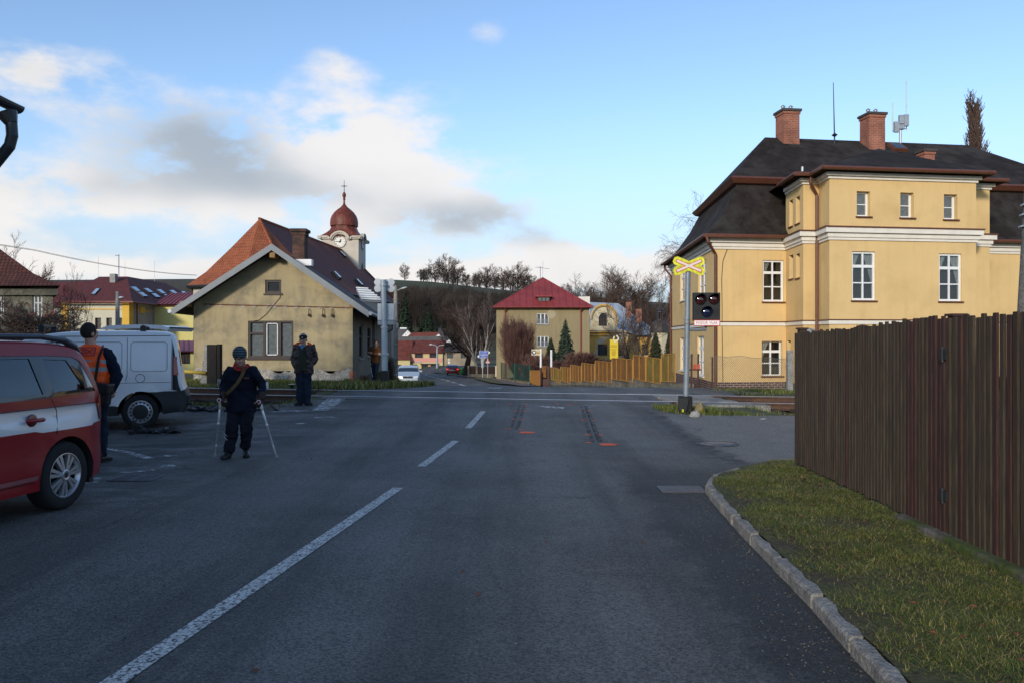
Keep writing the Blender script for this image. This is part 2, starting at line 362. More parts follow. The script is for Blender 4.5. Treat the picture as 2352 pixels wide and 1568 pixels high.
def asphalt():
    m=D.materials.new('asphalt'); m.use_nodes=True; n=m.node_tree.nodes; l=m.node_tree.links; p=n['Principled BSDF']
    c=n.new('ShaderNodeTexCoord'); o=c.outputs['Object']
    def noise(s,d=6,r=.6,st=None):
        t=n.new('ShaderNodeTexNoise'); t.inputs['Scale'].default_value=s; t.inputs['Detail'].default_value=d; t.inputs['Roughness'].default_value=r
        if st: q=n.new('ShaderNodeMapping'); q.inputs['Scale'].default_value=st; l.new(o,q.inputs[0]); l.new(q.outputs[0],t.inputs[0])
        else: l.new(o,t.inputs[0])
        return t.outputs[0]
    def rng(x,a,b,c_=0,d=1):
        t=n.new('ShaderNodeMapRange'); l.new(x,t.inputs[0])
        for i,k in enumerate((a,b,c_,d)): t.inputs[i+1].default_value=k
        return t.outputs[0]
    def mix(f,a,b,bt='MIX'):
        t=n.new('ShaderNodeMix'); t.data_type='RGBA'; t.blend_type=bt
        for k,x in ((0,f),(6,a),(7,b)):
            if isinstance(x,(float,int)): t.inputs[k].default_value=x
            elif isinstance(x,tuple): t.inputs[k].default_value=x+(1,)
            else: l.new(x,t.inputs[k])
        return t.outputs[2]
    def mt(op,a,b=0.0,c_=None):
        t=n.new('ShaderNodeMath'); t.operation=op
        for i,x in enumerate((a,b,c_)):
            if x is None: continue
            if isinstance(x,(float,int)): t.inputs[i].default_value=x
            else: l.new(x,t.inputs[i])
        return t.outputs[0]
    s=n.new('ShaderNodeSeparateXYZ'); l.new(o,s.inputs[0]); X,Y=s.outputs[0],s.outputs[1]
    base=mix(rng(noise(.6,8,.65),.35,.65),(.070,.069,.064),(.112,.109,.101))
    base=mix(rng(noise(1.0,6,.65,(2.4,.16,1)),.42,.62,0,.75),base,(.048,.047,.044))          # long wheel streaks
    w1=noise(.8,5)
    pw=n.new('ShaderNodeTexWave'); pw.inputs['Scale'].default_value=.19; pw.inputs['Distortion'].default_value=1.2; pw.inputs['Detail'].default_value=3; pw.inputs['Phase Offset'].default_value=1.1; l.new(o,pw.inputs[0])
    base=mix(rng(pw.outputs[0],.35,.9,0,.38),base,(.145,.142,.133))
    base=mix(rng(noise(.23,7,.7),.52,.60,0,.45),base,(.048,.048,.046))
    base=mix(rng(noise(3.1,8,.75),.60,.70,0,.5),base,(.034,.034,.032))
    # dark wet edge strip by the kerb
    ex=mt('ADD',mt('SUBTRACT',X,1.28),mt('ADD',mt('MULTIPLY',mt('SUBTRACT',w1,.5),.7),mt('MULTIPLY',mt('SUBTRACT',noise(5,6,.75,(1,.6,1)),.5),.9)))
    edge=mt('MULTIPLY',rng(ex,-.05,.18),rng(mt('ADD',Y,mt('MULTIPLY',w1,1.5)),11.6,10.4))
    base=mix(mt('MULTIPLY',edge,.8),base,(.026,.024,.022))
    # dirty yard on the left with pale grit
    yard=mt('MULTIPLY',rng(mt('ADD',X,mt('MULTIPLY',w1,1.2)),-2.6,-3.6),rng(Y,6,9))
    base=mix(mt('MULTIPLY',yard,rng(noise(.5,8,.7),.35,.6,.1,.85)),base,(.028,.028,.027))
    gr=noise(.9,9,.7,(1,2.6,1)); base=mix(mt('MULTIPLY',yard,rng(gr,.50,.70,0,.7)),base,(.2,.205,.21))
    # side street is a younger, paler surface, its joint crumbling
    jx=mt('ADD',X,mt('MULTIPLY',mt('SUBTRACT',noise(3,4),.5),.35))
    side=mt('MULTIPLY',rng(jx,3.12,3.2),mt('MULTIPLY',rng(mt('ADD',Y,mt('MULTIPLY',w1,.8)),11.0,11.4),rng(Y,17.2,16.8)))
    base=mix(side,base,mix(rng(noise(2,6),.3,.7),(.115,.112,.104),(.155,.150,.138)))
    jn=mt('MULTIPLY',mt('MULTIPLY',rng(jx,2.7,3.0),rng(jx,3.3,3.14)),mt('MULTIPLY',rng(Y,10.2,11),rng(Y,18.5,17)))
    base=mix(mt('MULTIPLY',jn,rng(noise(5,6),.4,.55)),base,(.03,.029,.028))
    # stones in the binder
    v=n.new('ShaderNodeTexVoronoi'); v.inputs['Scale'].default_value=85; l.new(o,v.inputs[0])
    vv=n.new('ShaderNodeSeparateColor'); l.new(v.outputs['Color'],vv.inputs[0])
    base=mix(.8,base,mix(vv.outputs[0],(.35,.35,.35),(1.85,1.8,1.75)),'MULTIPLY')
    sp=noise(30,2); base=mix(rng(sp,.70,.74,0,.7),base,(.34,.32,.28))
    # cracks
    vc=n.new('ShaderNodeTexVoronoi'); vc.feature='DISTANCE_TO_EDGE'; vc.inputs['Scale'].default_value=.45
    a=n.new('ShaderNodeVectorMath'); a.operation='ADD'; l.new(o,a.inputs[0]); t=n.new('ShaderNodeTexNoise'); t.inputs['Scale'].default_value=1.6; t.inputs['Detail'].default_value=5; l.new(o,t.inputs[0]); l.new(t.outputs['Color'],a.inputs[1]); l.new(a.outputs[0],vc.inputs[0])
    ck=mt('MULTIPLY',rng(vc.outputs[0],.012,.003),rng(noise(.35,3),.5,.62)); base=mix(mt('MULTIPLY',ck,.7),base,(.018,.018,.018))
    l.new(base,p.inputs['Base Color'])
    l.new(rng(noise(.5,5),.3,.7,.62,.85),p.inputs['Roughness']); p.inputs['Specular IOR Level'].default_value=.42
    b=n.new('ShaderNodeBump'); b.inputs['Strength'].default_value=.55; b.inputs['Distance'].default_value=.008; l.new(v.outputs[0],b.inputs['Height']); l.new(b.outputs[0],p.inputs['Normal'])
    return m
ASPH=asphalt()
SOIL=mat('soil_and_turf',(.065,.078,.022),.95,.4,3,bump=.6,bs=25,col2=(.06,.045,.028),thr=(.45,.6),vs2=1.2,fine=40)
BALL=mat('track_ballast',(.06,.045,.038),.95,.5,30,bump=1,bs=60,col2=(.03,.035,.015),thr=(.55,.65),vs2=2,fine=60)
xs=[-2500,-1200,-600,-300,-150,-90,-60,-45,-35]+list(np.arange(-30,-9,1.0))+list(np.arange(-9,11,.35))+list(np.arange(11,32,1.5))+[40,60,90,150,300,600,1200,2500]
ys=[-600,-100,-40,-20]+list(np.arange(-10,16,.5))+list(np.arange(16,26,.22))+list(np.arange(26,60,1.0))+list(np.arange(60,165,4))+[200,300,600,1200,3500]
grid_mesh('ground',[float(x) for x in xs],[float(y) for y in ys],lambda x,y:H(x,y)-trench(x,y)-road_drop(x,y)-.012,SOIL)
ribbon('road',ROWS,ASPH,60,.0)
ribbon('road',ROWS2,ASPH,24,.0)
# crossing deck between / around rails
def tr(X,t): Y=yn(X)+t; return (X,Y,H(X,Y))
def strip(mb,x0,x1,t0,t1,off,n=30,nt=3,skew=0,mi=0):
    b=len(mb.v)
    for j in range(nt+1):
        t=t0+(t1-t0)*j/nt
        for i in range(n+1):
            x=x0+(x1-x0)*i/n; p=tr(x,t); mb.v.append((p[0]+skew*t,p[1],p[2]+off))
    for j in range(nt):
        for i in range(n): mb.f.append((b+j*(n+1)+i,b+j*(n+1)+i+1,b+(j+1)*(n+1)+i+1,b+(j+1)*(n+1)+i)); mb.m.append(mi)
mb=MB(); strip(mb,-5.0,3.9,-.85,-.05,.006); strip(mb,-4.9,3.8,.09,1.40,.006); strip(mb,-4.8,6.1,1.53,2.4,.006)
tag(mb.build('road_at_crossing',ASPH,smooth=True),kind='structure')
PANEL=mat('pale_concrete_slab',(.21,.20,.18),.9,.2,4,bump=.4,bs=30,col2=(.09,.085,.075),thr=(.5,.7),vs2=2,fine=30)
RUST=mat('rusty_rail_side',(.085,.045,.028),.85,.3,6,col2=(.045,.028,.022),fine=40)
SHINE=mat('polished_rail_head',(.46,.50,.56),.3,.1,5,metal=.55)
# concrete slabs of the foot crossing
mb=[]
spec=[(-.86,-.48,4.1,6.0),(-.46,-.07,4.1,5.8),(.1,.52,4.0,5.65),(.54,.96,4.0,5.5),(.98,1.39,3.95,5.4),(1.54,1.9,3.4,5.0)]
for i,(t0,t1,x0,x1) in enumerate(spec):
    m_=MB(); n=6
    for x in (x0,x1):
        for t in (t0,t1):
            p=tr(x-.12*t,t); m_.v.append((p[0],p[1],p[2]+.022)); m_.v.append((p[0],p[1],p[2]-.16))
    m_.f=[(0,4,6,2),(1,3,7,5),(0,1,5,4),(2,6,7,3),(4,5,7,6),(0,2,3,1)]; m_.m=[0]*6
    o=m_.build('crossing_slab',PANEL,bevel=.012)
    lab=['slab nearest the road in front of the near rail','slab touching the near side of the near rail','slab just inside the near rail','middle slab between the two rails','slab just inside the far rail','slab beyond the far rail'][i]
    tag(o,'pale weathered concrete crossing '+lab,'crossing slab','concrete slabs of the foot crossing')
# rails
for k,(t0,dz,lab) in enumerate([(0,0,'steel rail of the level crossing nearer the parked van'),(1.45,.0,'steel rail of the level crossing nearer the yellow houses')]):
    e=empty('rail',(0,yn(0)+t0,H(0,yn(0)+t0)),lab,'rail','rails of the railway track')
    pr=[(-.07,-.155),(.07,-.155),(.07,-.14),(.012,-.12),(.012,-.04),(.036,-.03),(.036,.012),(-.036,.012),(-.036,-.03),(-.012,-.04),(-.012,-.12),(-.07,-.14)]
    def sweep(x0,x1,n,pr,m):
        mb=MB(); K=len(pr)
        for i in range(n+1):
            x=x0+(x1-x0)*i/n; Yc=yn(x)+t0+.02; z=H(min(max(x,-30),30),Yc)
            for a,b in pr: mb.v.append((x,Yc+a,z+b))
        for i in range(n):
            for q in range(K): mb.f.append((i*K+q,i*K+(q+1)%K,(i+1)*K+(q+1)%K,(i+1)*K+q)); mb.m.append(0)
        return mb
    o=sweep(-60,60,120,pr,RUST).build('rail_body',RUST,e)
    o=sweep(-60,60,120,[(-.034,.0125),(.034,.0125),(.03,.019),(-.03,.019)],SHINE).build('rail_head',SHINE,e)
# ballast, sleepers
mb=MB(); rnd=random.Random(4)
for (a,b) in ((-40,-5.5),(5.9,34)):
    x=a
    while x<b:
        for t in np.arange(-.75,2.2,.11):
            if rnd.random()<.9:
                s=rnd.uniform(.02,.05); px=x+rnd.uniform(-.1,.1); p=tr(px,float(t)+rnd.uniform(-.05,.05)); z=p[2]-trench(p[0],p[1])
                q=Matrix.Rotation(rnd.uniform(0,6),4,(rnd.random(),rnd.random(),1))
                mb.bx(-s,s,-s*.8,s*.8,-s*.6,s*.6,X=Matrix.Translation((p[0],p[1],z+.0))@q)
        x+=.16 if abs(x)<14 else .3
tag(mb.build('ballast',BALL),'coarse brown ballast stones lying between and beside the rails','ballast',kind='stuff')
SLP=mat('old_timber',(.05,.035,.026),.9,.3,6,bump=.5,bs=20,stretch=(1,6,6))
rnd=random.Random(9); slo=None; cnt=0
for x in list(np.arange(-15,-5.7,.62))+list(np.arange(6.2,9.2,.62)):
    x=float(x); mb=MB(); c=yn(x)+.72; z=H(x,c)-.21
    e=empty('sleeper',(x,c,z)); mb.bx(-.12,.12,-1.15,1.15,-.02,.055+rnd.uniform(0,.01),X=Matrix.Translation((x,c,z))@Matrix.Rotation(R(8),4,'Z'))
    o=mb.build('sleeper',SLP,bevel=.01); D.objects.remove(e); 
    side='left of the road' if x<0 else 'right of the slabs'
    tag(o,'dark timber sleeper under the rails '+side,'sleeper','sleepers left of the road' if x<0 else 'sleepers right of the slabs')
# kerb
KERB=mat('granite_kerb',(.23,.22,.20),.9,.35,8,bump=.8,bs=30,col2=(.07,.075,.05),thr=(.62,.72),vs2=4,fine=70)
mb=MB(); rnd=random.Random(2)
Ys=[]; y=1.0; kp=[]
pts=[(xk(float(y)),float(y)) for y in np.arange(.6,9.95,.02)]
acc=0; st=0; seg=[]; target=.62
def flush(seg):
    if len(seg)<3: return
    p0=Vector(seg[0]);p1=Vector(seg[-1]); d=(p1-p0); Lk=d.length; d.normalize(); nr=Vector((d.y,-d.x))
    a=p0+d*.022; b=p1-d*.022; h=.09+rnd.uniform(-.010,.008); wd=.07+rnd.uniform(-.008,.012); o0=rnd.uniform(-.012,.012)
    n=5; vs=[]
    for i in range(n+1):
        q=a+(b-a)*i/n; j1=rnd.uniform(-.008,.008); j2=rnd.uniform(-.018,.018)
        for off,z in ((o0+j1*.5,-.1),(o0+j1,h-.02+rnd.uniform(-.004,.004)),(o0+.015+j1,h+rnd.uniform(-.004,.004)),(wd+j2,h+rnd.uniform(-.006,.004)),(wd+j2,-.1)):
            r_=q+nr*off; vs.append((r_.x,r_.y,H(r_.x,r_.y)+z))
    fs=[(i*5+k,(i+1)*5+k,(i+1)*5+k+1,i*5+k+1) for i in range(n) for k in range(4)]+[(0,1,2,3,4),(n*5+4,n*5+3,n*5+2,n*5+1,n*5)]
    mb.add(vs,fs)
for i,p in enumerate(pts):
    seg.append(p)
    Ls=(Vector(seg[0])-Vector(seg[-1])).length
    if Ls>target: flush(seg); seg=[p]; target=rnd.choice([.38,.6,.7,.85,.5])
flush(seg)
tag(mb.build('kerb',KERB),kind='structure')
# verge: raised turf behind the kerb
rows=[(Y,xk(Y)+(.08 if Y<9.9 else .02),max(xk(Y)+.2,4.1+max(0,(Y-10))*.0)) for Y in [float(a) for a in np.arange(-3,10.7,.25)]]
mb=MB(); nx=14
def vz(x,y): 
    return H(x,y)+.085+.03*sst(0,1.2,x-xk(y))+.012*math.sin(x*7+y*3)*math.sin(y*5.3)
VX=[]
for (y,a,b) in rows:
    for i in range(nx+1):
        t=i/nx; x=a+(b-a)*t; mb.v.append((x,y,vz(x,y)))
for j in range(len(rows)-1):
    for i in range(nx): mb.f.append((j*(nx+1)+i,j*(nx+1)+i+1,(j+1)*(nx+1)+i+1,(j+1)*(nx+1)+i)); mb.m.append(0)
tag(mb.build('grass_verge',SOIL,smooth=True),kind='structure')
mb=MB()
rows=[(float(Y),4.1,30.) for Y in np.arange(-3,11.2,.7)]
for (y,a,b) in rows:
    for i in range(13): x=a+(b-a)*i/12; mb.v.append((x,y,H(x,y)+(.115 if y<10.6 else -.05)))
for j in range(len(rows)-1):
    for i in range(12): mb.f.append((j*13+i,j*13+i+1,(j+1)*13+i+1,(j+1)*13+i)); mb.m.append(0)
tag(mb.build('garden_ground',SOIL,smooth=True),kind='structure')
# pavement far right
PAVE=mat('pinkish_paving',(.17,.125,.12),.9,.15,3,bump=.3,bs=50,fine=20)
def re_(Y): return interp([(r[0],r[2]) for r in ROWS2],Y)
ribbon('pavement',[(Y,re_(Y)+(.02 if Y<55 else (.02 if Y>97 else .9 if 70<Y<92 else .3)),interp(FL_,Y)) for Y in [40,45,50,54,58,62,66,70,75,80,85,88,92,98,104,110]],PAVE,6,.09)
# ---------------- grass blades
def blades(name,pts,hmin,hmax,wd,cols,lab,seed=0,lean=.6):
    rg=np.random.default_rng(seed); n=len(pts); P=np.array(pts)
    hh=rg.uniform(hmin,hmax,n); a=rg.uniform(0,6.283,n); l=rg.uniform(.1,lean,n)*hh*1.3; w_=rg.uniform(.6,1.3,n)*wd
    dx=np.cos(a);dy=np.sin(a); px_=-dy*w_;py_=dx*w_
    z0=P[:,2]-.01
    v=np.zeros((n,5,3))
    v[:,0]=np.stack([P[:,0]-px_,P[:,1]-py_,z0],1); v[:,1]=np.stack([P[:,0]+px_,P[:,1]+py_,z0],1)
    v[:,2]=np.stack([P[:,0]+px_*.7+dx*l*.4,P[:,1]+py_*.7+dy*l*.4,z0+hh*.6],1); v[:,3]=np.stack([P[:,0]-px_*.7+dx*l*.4,P[:,1]-py_*.7+dy*l*.4,z0+hh*.6],1)
    v[:,4]=np.stack([P[:,0]+dx*l*1.2,P[:,1]+dy*l*1.2,z0+hh*.95],1)
    me=D.meshes.new(name); me.vertices.add(n*5); me.vertices.foreach_set('co',v.reshape(-1))
    base=np.arange(n)*5
    quads=np.stack([base,base+1,base+2,base+3],1); tris=np.stack([base+3,base+2,base+4],1)
    me.loops.add(n*7); me.loops.foreach_set('vertex_index',np.concatenate([quads.ravel(),tris.ravel()]).astype(np.int32))
    me.polygons.add(n*2); me.polygons.foreach_set('loop_start',np.concatenate([np.arange(n)*4,n*4+np.arange(n)*3]).astype(np.int32))
    me.update(calc_edges=True)
    ci=rg.choice(len(cols),n,p=np.array([c[1] for c in cols])/sum(c[1] for c in cols)).astype(np.int32)
    for c in cols: me.materials.append(c[0])
    me.polygons.foreach_set('material_index',np.concatenate([ci,ci]))
    o=D.objects.new(name,me); COL.objects.link(o); tag(o,lab,'grass',kind='stuff'); return o
G1=mat('grass_green',(.10,.145,.024),.8,.3,2,spec=.25); G2=mat('grass_olive',(.17,.165,.04),.8,.3,2,spec=.25); G3=mat('grass_straw',(.30,.24,.10),.85,.3,3,spec=.2); G4=mat('grass_dark',(.045,.07,.016),.8,.3,2,spec=.2)
rg=np.random.default_rng(5)
pts=[]
for _ in range(220000):
    y=1.5+9.3*rg.random()**1.25; a=xk(y)+.09; b=3.75 if y<9.6 else 4.4; x=a+(b-a)*rg.random()
    nzv=math.sin(x*5.1+y*2.3)+math.sin(x*2.2-y*4.1+1)+math.sin(y*7.7+x)
    ed=x-a
    if rg.random()<.72+.16*nzv-(.5 if ed<.12 else .3 if ed<.22 else 0): pts.append((x,y,vz(x,y)))
blades('verge_grass',pts,.006,.042,.0022,[(G1,3.6),(G2,4),(G3,2.0),(G4,2.4)],'patchy winter grass on the verge between kerb and brown plank fence',1,2.6)
pts=[]
for _ in range(26000):
    x=rg.uniform(-30,-5.2); t=rg.uniform(-3.6,-1.15)
    if t+ (yn(x)) < 18.2+.5*math.sin(x*1.3): continue
    if rg.random()<.5+.35*math.sin(x*1.7+t*2): p=tr(x,t); pts.append((p[0],p[1],p[2]-trench(p[0],p[1])))
for _ in range(52000):
    x=rg.uniform(-30,-4.4); t=rg.uniform(2.1,6.2)**1.0
    if rg.random()<.75+.25*math.sin(x*1.1+t*2): p=tr(x,t); pts.append((p[0],p[1],p[2]-trench(p[0],p[1])))
blades('trackside_grass',pts,.03,.12,.007,[(G1,2),(G2,4),(G3,1.0),(G4,5)],'rough grass growing along the track in front of the gabled yellow house',2,.8)
pts=[]
for _ in range(9000):
    x=rg.uniform(-5.8,-2.3); y=rg.uniform(22.6,30)
    if x<interp([(r[0],r[1]) for r in ROWS2],y)+.1: pts.append((x,y,H(x,y)))
for _ in range(9000):
    y=rg.uniform(29,56); xe=interp([(r[0],r[1]) for r in ROWS2],y); x=xe+.1-rg.random()*1.6; pts.append((x,y,H(x,y)))
blades('roadside_grass',pts,.08,.25,.012,[(G1,2),(G2,3),(G3,2),(G4,3)],'olive grass on the hump by the far signal and white car',3,.8)
pts=[]
for _ in range(30000):
    x=3.3+rg.random()*9; y=rg.uniform(16.5,19.3); t=y-yn(x)
    if y<16.55+max(0,.9-(x-3.3)*.8)+.15*math.sin(x*3): continue
    if t>-.95: continue
    if 5.9<x<6.7 and rg.random()<.8: continue
    if t>-1.25 and rg.random()<.8: continue
    if rg.random()<.42+.45*math.sin(x*2.3+y): pts.append((x,y,H(x,y)-trench(x,y)))
for _ in range(16000):
    x=rg.uniform(6.3,14); y=yn(x)+rg.uniform(2.2,6)
    if rg.random()<.5+.4*math.sin(x*1.9+y): pts.append((x,y,H(x,y)-trench(x,y)))
blades('signal_grass',pts,.03,.11,.006,[(G1,3),(G2,3),(G3,1),(G4,5)],'green grass strip beside the near crossing signal and concrete slabs',4,.8)
# fallen leaves
LEAF=mat('dead_leaf',(.16,.06,.025),.8,.3,3); mb=MB(); rnd=random.Random(3)
for i in range(230):
    y=2+8.5*rnd.random(); x=xk(y)+.15+rnd.random()*1.5 if i<200 else rnd.uniform(-4,1.8); z=(vz(x,y)+.022) if i<200 else H(x,y)+.008
    s=rnd.uniform(.012,.028); q=Matrix.Translation((x,y,z))@Matrix.Rotation(rnd.uniform(0,6),4,'Z')@Matrix.Rotation(rnd.uniform(-.5,.5),4,'X')
    mb.add([q@Vector(p) for p in ((-s,0,0),(0,-s*.6,.004),(s,0,0),(0,s*.6,.004))],[(0,1,2,3)])
tag(mb.build('fallen_leaves',LEAF),'small brown fallen leaves scattered in the verge grass','leaves',kind='stuff')
# ---------------- markings
def decal(mb,pts,off,mi=0):
    mb.add([(p[0],p[1],H(p[0],p[1])+off) for p in pts],[tuple(range(len(pts)))],mi)
def dstrip(mb,line,w_,off,ends=None,mi=0):
    # line of world xy points -> subdivided strip
    L_=[Vector((p[0],p[1])) for p in line]; q=[]
    for a,b in zip(L_[:-1],L_[1:]):
        k=max(1,int((b-a).length/.25)); q+=[a+(b-a)*i/k for i in range(k)]
    q.append(L_[-1]); n=len(q); vs=[]
    for i,p in enumerate(q):
        d=(q[min(i+1,n-1)]-q[max(i-1,0)]).normalized(); s=Vector((d.y,-d.x))
        ww=w_[0]+(w_[1]-w_[0])*i/(n-1) if isinstance(w_,tuple) else w_
        for k in (-1,0,1): r_=p+s*k*ww/2; vs.append((r_.x,r_.y,H(r_.x,r_.y)+off))
    mb.add(vs,[(i*3+k,i*3+k+1,i*3+k+4,i*3+k+3) for i in range(n-1) for k in (0,1)],mi)
def worn(name,col,a,b,scale=18,rough=.8):
    m=mat(name,col,rough,.15,6,fine=60); n=m.node_tree.nodes; l=m.node_tree.links; p=n['Principled BSDF']
    c=n.new('ShaderNodeTexCoord'); t=n.new('ShaderNodeTexNoise'); t.inputs['Scale'].default_value=scale; t.inputs['Detail'].default_value=8; t.inputs['Roughness'].default_value=.75; l.new(c.outputs['Object'],t.inputs[0])
    r=n.new('ShaderNodeMapRange'); r.inputs[1].default_value=a; r.inputs[2].default_value=b; l.new(t.outputs[0],r.inputs[0]); l.new(r.outputs[0],p.inputs['Alpha']); return m
PAINT=worn('worn_white_paint',(.52,.51,.48),.40,.50,30)
mb=MB()
def g2(px,py): p=G(px,py); return (p.x,p.y)
A=g2(260,1568); B=g2(915,1120)
A0=(A[0]+(A[0]-B[0])*.6,A[1]+(A[1]-B[1])*.6)
dstrip(mb,[A0,A,B],.125,.006)
for a,b in (((968,1071),(1046,1012)),((1075,983),(1110,944))): dstrip(mb,[g2(*a),g2(*b)],.12,.006)
cl=[g2(1068,885.7),g2(1047,879),g2(1020,871.5),g2(998,866),g2(975,859.5)]
tot=[Vector(c) for c in cl]
for i in range(len(tot)-1):
    Ln=(tot[i+1]-tot[i]).length; k=max(1,int(Ln/6)); 
    for j in range(k):
        a=tot[i]+(tot[i+1]-tot[i])*(j/k); b=tot[i]+(tot[i+1]-tot[i])*((j+.6)/k); dstrip(mb,[a,b],.3,.02)
tag(mb.build('lane_markings',PAINT),kind='structure')
SKID=worn('tyre_rubber_marks',(.020,.020,.021),.42,.75,9); mb=MB()
z7=lambda x,y:g2(1157+.1592*x,871.2+.1592*y)
dstrip(mb,[z7(235,360),z7(180,500),z7(110,690)],.06,.005); dstrip(mb,[z7(300,360),z7(250,540),z7(190,720)],.07,.005)
dstrip(mb,[z7(980,357),z7(1070,360),z7(1115,375),z7(1140,440),z7(1200,650),z7(1280,900)],.08,.005)
dstrip(mb,[z7(1185,380),z7(1240,520),z7(1310,700),z7(1390,900)],.09,.005); dstrip(mb,[z7(1172,380),z7(1222,530),z7(1355,880)],.035,.006)
for (a,b) in ((300,1155),(1100,690)): pass
tag(mb.build('skid_marks',SKID),kind='structure')
ORG=worn('orange_spray_paint',(.85,.13,.04),.30,.5,25); WSP=worn('white_chalk_dust',(.62,.62,.60),.40,.66,9); BSP=worn('blue_white_spray',(.40,.5,.62),.4,.6,20)
mb=MB(); rnd=random.Random(12)
def blot(mb,c,rx,ry,off,n=14,mi=0):
    decal(mb,[(c[0]+rx*math.cos(6.283*i/n)*rnd.uniform(.6,1.1),c[1]+ry*math.sin(6.283*i/n)*rnd.uniform(.6,1.1)) for i in range(n)],off,mi)
blot(mb,z7(325,765),.2,.14,.006); blot(mb,z7(1510,935),.18,.16,.006)
for q in [(305,350),(320,380),(175,455),(305,455),(130,570),(275,575),(65,712),(245,718),(1105,440),(1240,450),(1150,585),(1300,592),(1215,795),(1400,797),(1225,910),(940,365),(780,345),(1000,352),(90,352)]: blot(mb,z7(*q),.055,.05,.006)
decal(mb,[z7(1210,402),z7(1300,374),z7(1322,378),z7(1225,404)],.007,2); dstrip(mb,[z7(1080,414),z7(1200,405)],.03,.006,mi=1)
for (x0,y0,x1,y1) in ((480,380,880,405),(560,395,860,415)):
    dstrip(mb,[z7(x0,y0),z7(x1,y1)],.16,.005,mi=1)
zc=lambda x,y:g2(476.4+.204*x,769+.204*y)
dstrip(mb,[zc(830,853),zc(1130,850)],(.12,.22),.005,mi=1); dstrip(mb,[zc(1000,998),zc(1110,990)],.12,.005,mi=1); dstrip(mb,[zc(1260,850),zc(1390,760),zc(1480,705)],(.35,.5),.006,mi=1)
dstrip(mb,[zc(730,860),zc(800,862)],.12,.005,mi=1); blot(mb,zc(1300,925),.3,.12,.005,mi=1)
zv=lambda x,y:g2(.3472*x,680.6+.3472*y)
dstrip(mb,[zv(700,1005),zv(850,1030),zv(990,1072)],(.1,.14),.005,mi=1); blot(mb,zv(1105,1122),.12,.16,.006,mi=1); blot(mb,zv(1120,1052),.12,.1,.006,mi=1)
dstrip(mb,[zv(790,1165),zv(900,1160),zv(1030,1145)],.1,.006,mi=1); dstrip(mb,[zv(1030,835),zv(1140,830)],.12,.006,mi=1); blot(mb,zv(1100,868),.14,.08,.006,mi=1); dstrip(mb,[zv(600,1235),zv(640,1200)],.12,.006,mi=1)
p=g2(1340*.6806*0+ (817+.2388*1340),578.5+.2388*1308); decal(mb,[(p[0]-.25,p[1]-.4),(p[0]+.2,p[1]-.4),(p[0]+.2,p[1]+.4),(p[0]-.2,p[1]+.4)],.01,1)
tag(mb.build('spray_markings',[ORG,WSP,BSP]),kind='structure')
# manhole, drains
c=g2(1648,1018.5); e=empty('manhole_cover',(c[0],c[1],H(*c)),'round worn manhole cover set in the side street','manhole cover')
mb=MB(); mb.lathe([(.34,-.02),(.34,.008),(.30,.012),(.30,-.02)],n=40); mb.build('rim',mat('cast_iron',(.05,.055,.06),.5,.2,9,metal=.5,bump=.4),e,local=True)
mb=MB(); mb.lathe([(.001,.006),(.298,.006),(.298,-.02)],n=40,cap=False); mb.build('cover',mat('worn_concrete_lid',(.22,.19,.15),.85,.25,7,bump=.6,bs=60,col2=(.08,.1,.13),thr=(.5,.55),vs2=3),e,local=True)
IRON=mat('drain_iron',(.11,.11,.12),.5,.2,9,metal=.5)
for (px,py,wd,dp,lab) in ((1565,1124,.46,.34,'grey slotted road drain by the rounded end of the kerb'),(315,1097.5,.5,.4,'dark slotted drain in the yard beside the red car')):
    c=g2(px,py); e=empty('drain_grate',(c[0],c[1],H(*c)),lab,'drain'); mb=MB()
    mb.bx(-wd/2,wd/2,-dp/2,dp/2,-.05,.003); mb.build('pit',DARK,e,local=True); mb=MB()
    for i in range(7): y=-dp/2+dp*i/6; mb.bx(-wd/2,wd/2,y-.014,y+.014,.0,.014)
    for x in (-wd/2,0,wd/2): mb.bx(x-.015,x+.015,-dp/2,dp/2,.001,.012)
    mb.build('bars',IRON,e,local=True)

# grit and small stones lying on the asphalt
mb=MB(); rnd=random.Random(77)
for i in range(1300):
    if i<900: y=1.9+7.5*rnd.random()**1.2; x=xk(y)-abs(rnd.gauss(0,.28))-.02; s=rnd.uniform(.002,.0055)
    elif i<1250: y=2+14*rnd.random(); x=rnd.uniform(-4,1.8); s=rnd.uniform(.002,.006)
    else: y=9+9*rnd.random(); x=rnd.uniform(-9,-2.8); s=rnd.uniform(.004,.014)
    q=Matrix.Translation((x,y,H(x,y)+s*.4))@Matrix.Rotation(rnd.uniform(0,6),4,'Z'); mb.bx(-s,s,-s*.7,s*.7,-s*.4,s*.6,X=q,mi=0 if rnd.random()<.6 else 1)
tag(mb.build('road_grit',[mat('pale_grit',(.13,.125,.11),.9,.3,9),mat('brown_grit',(.09,.07,.05),.9,.3,9)]),'scattered grit and small stones on the asphalt, thickest along the kerb','grit',kind='stuff')
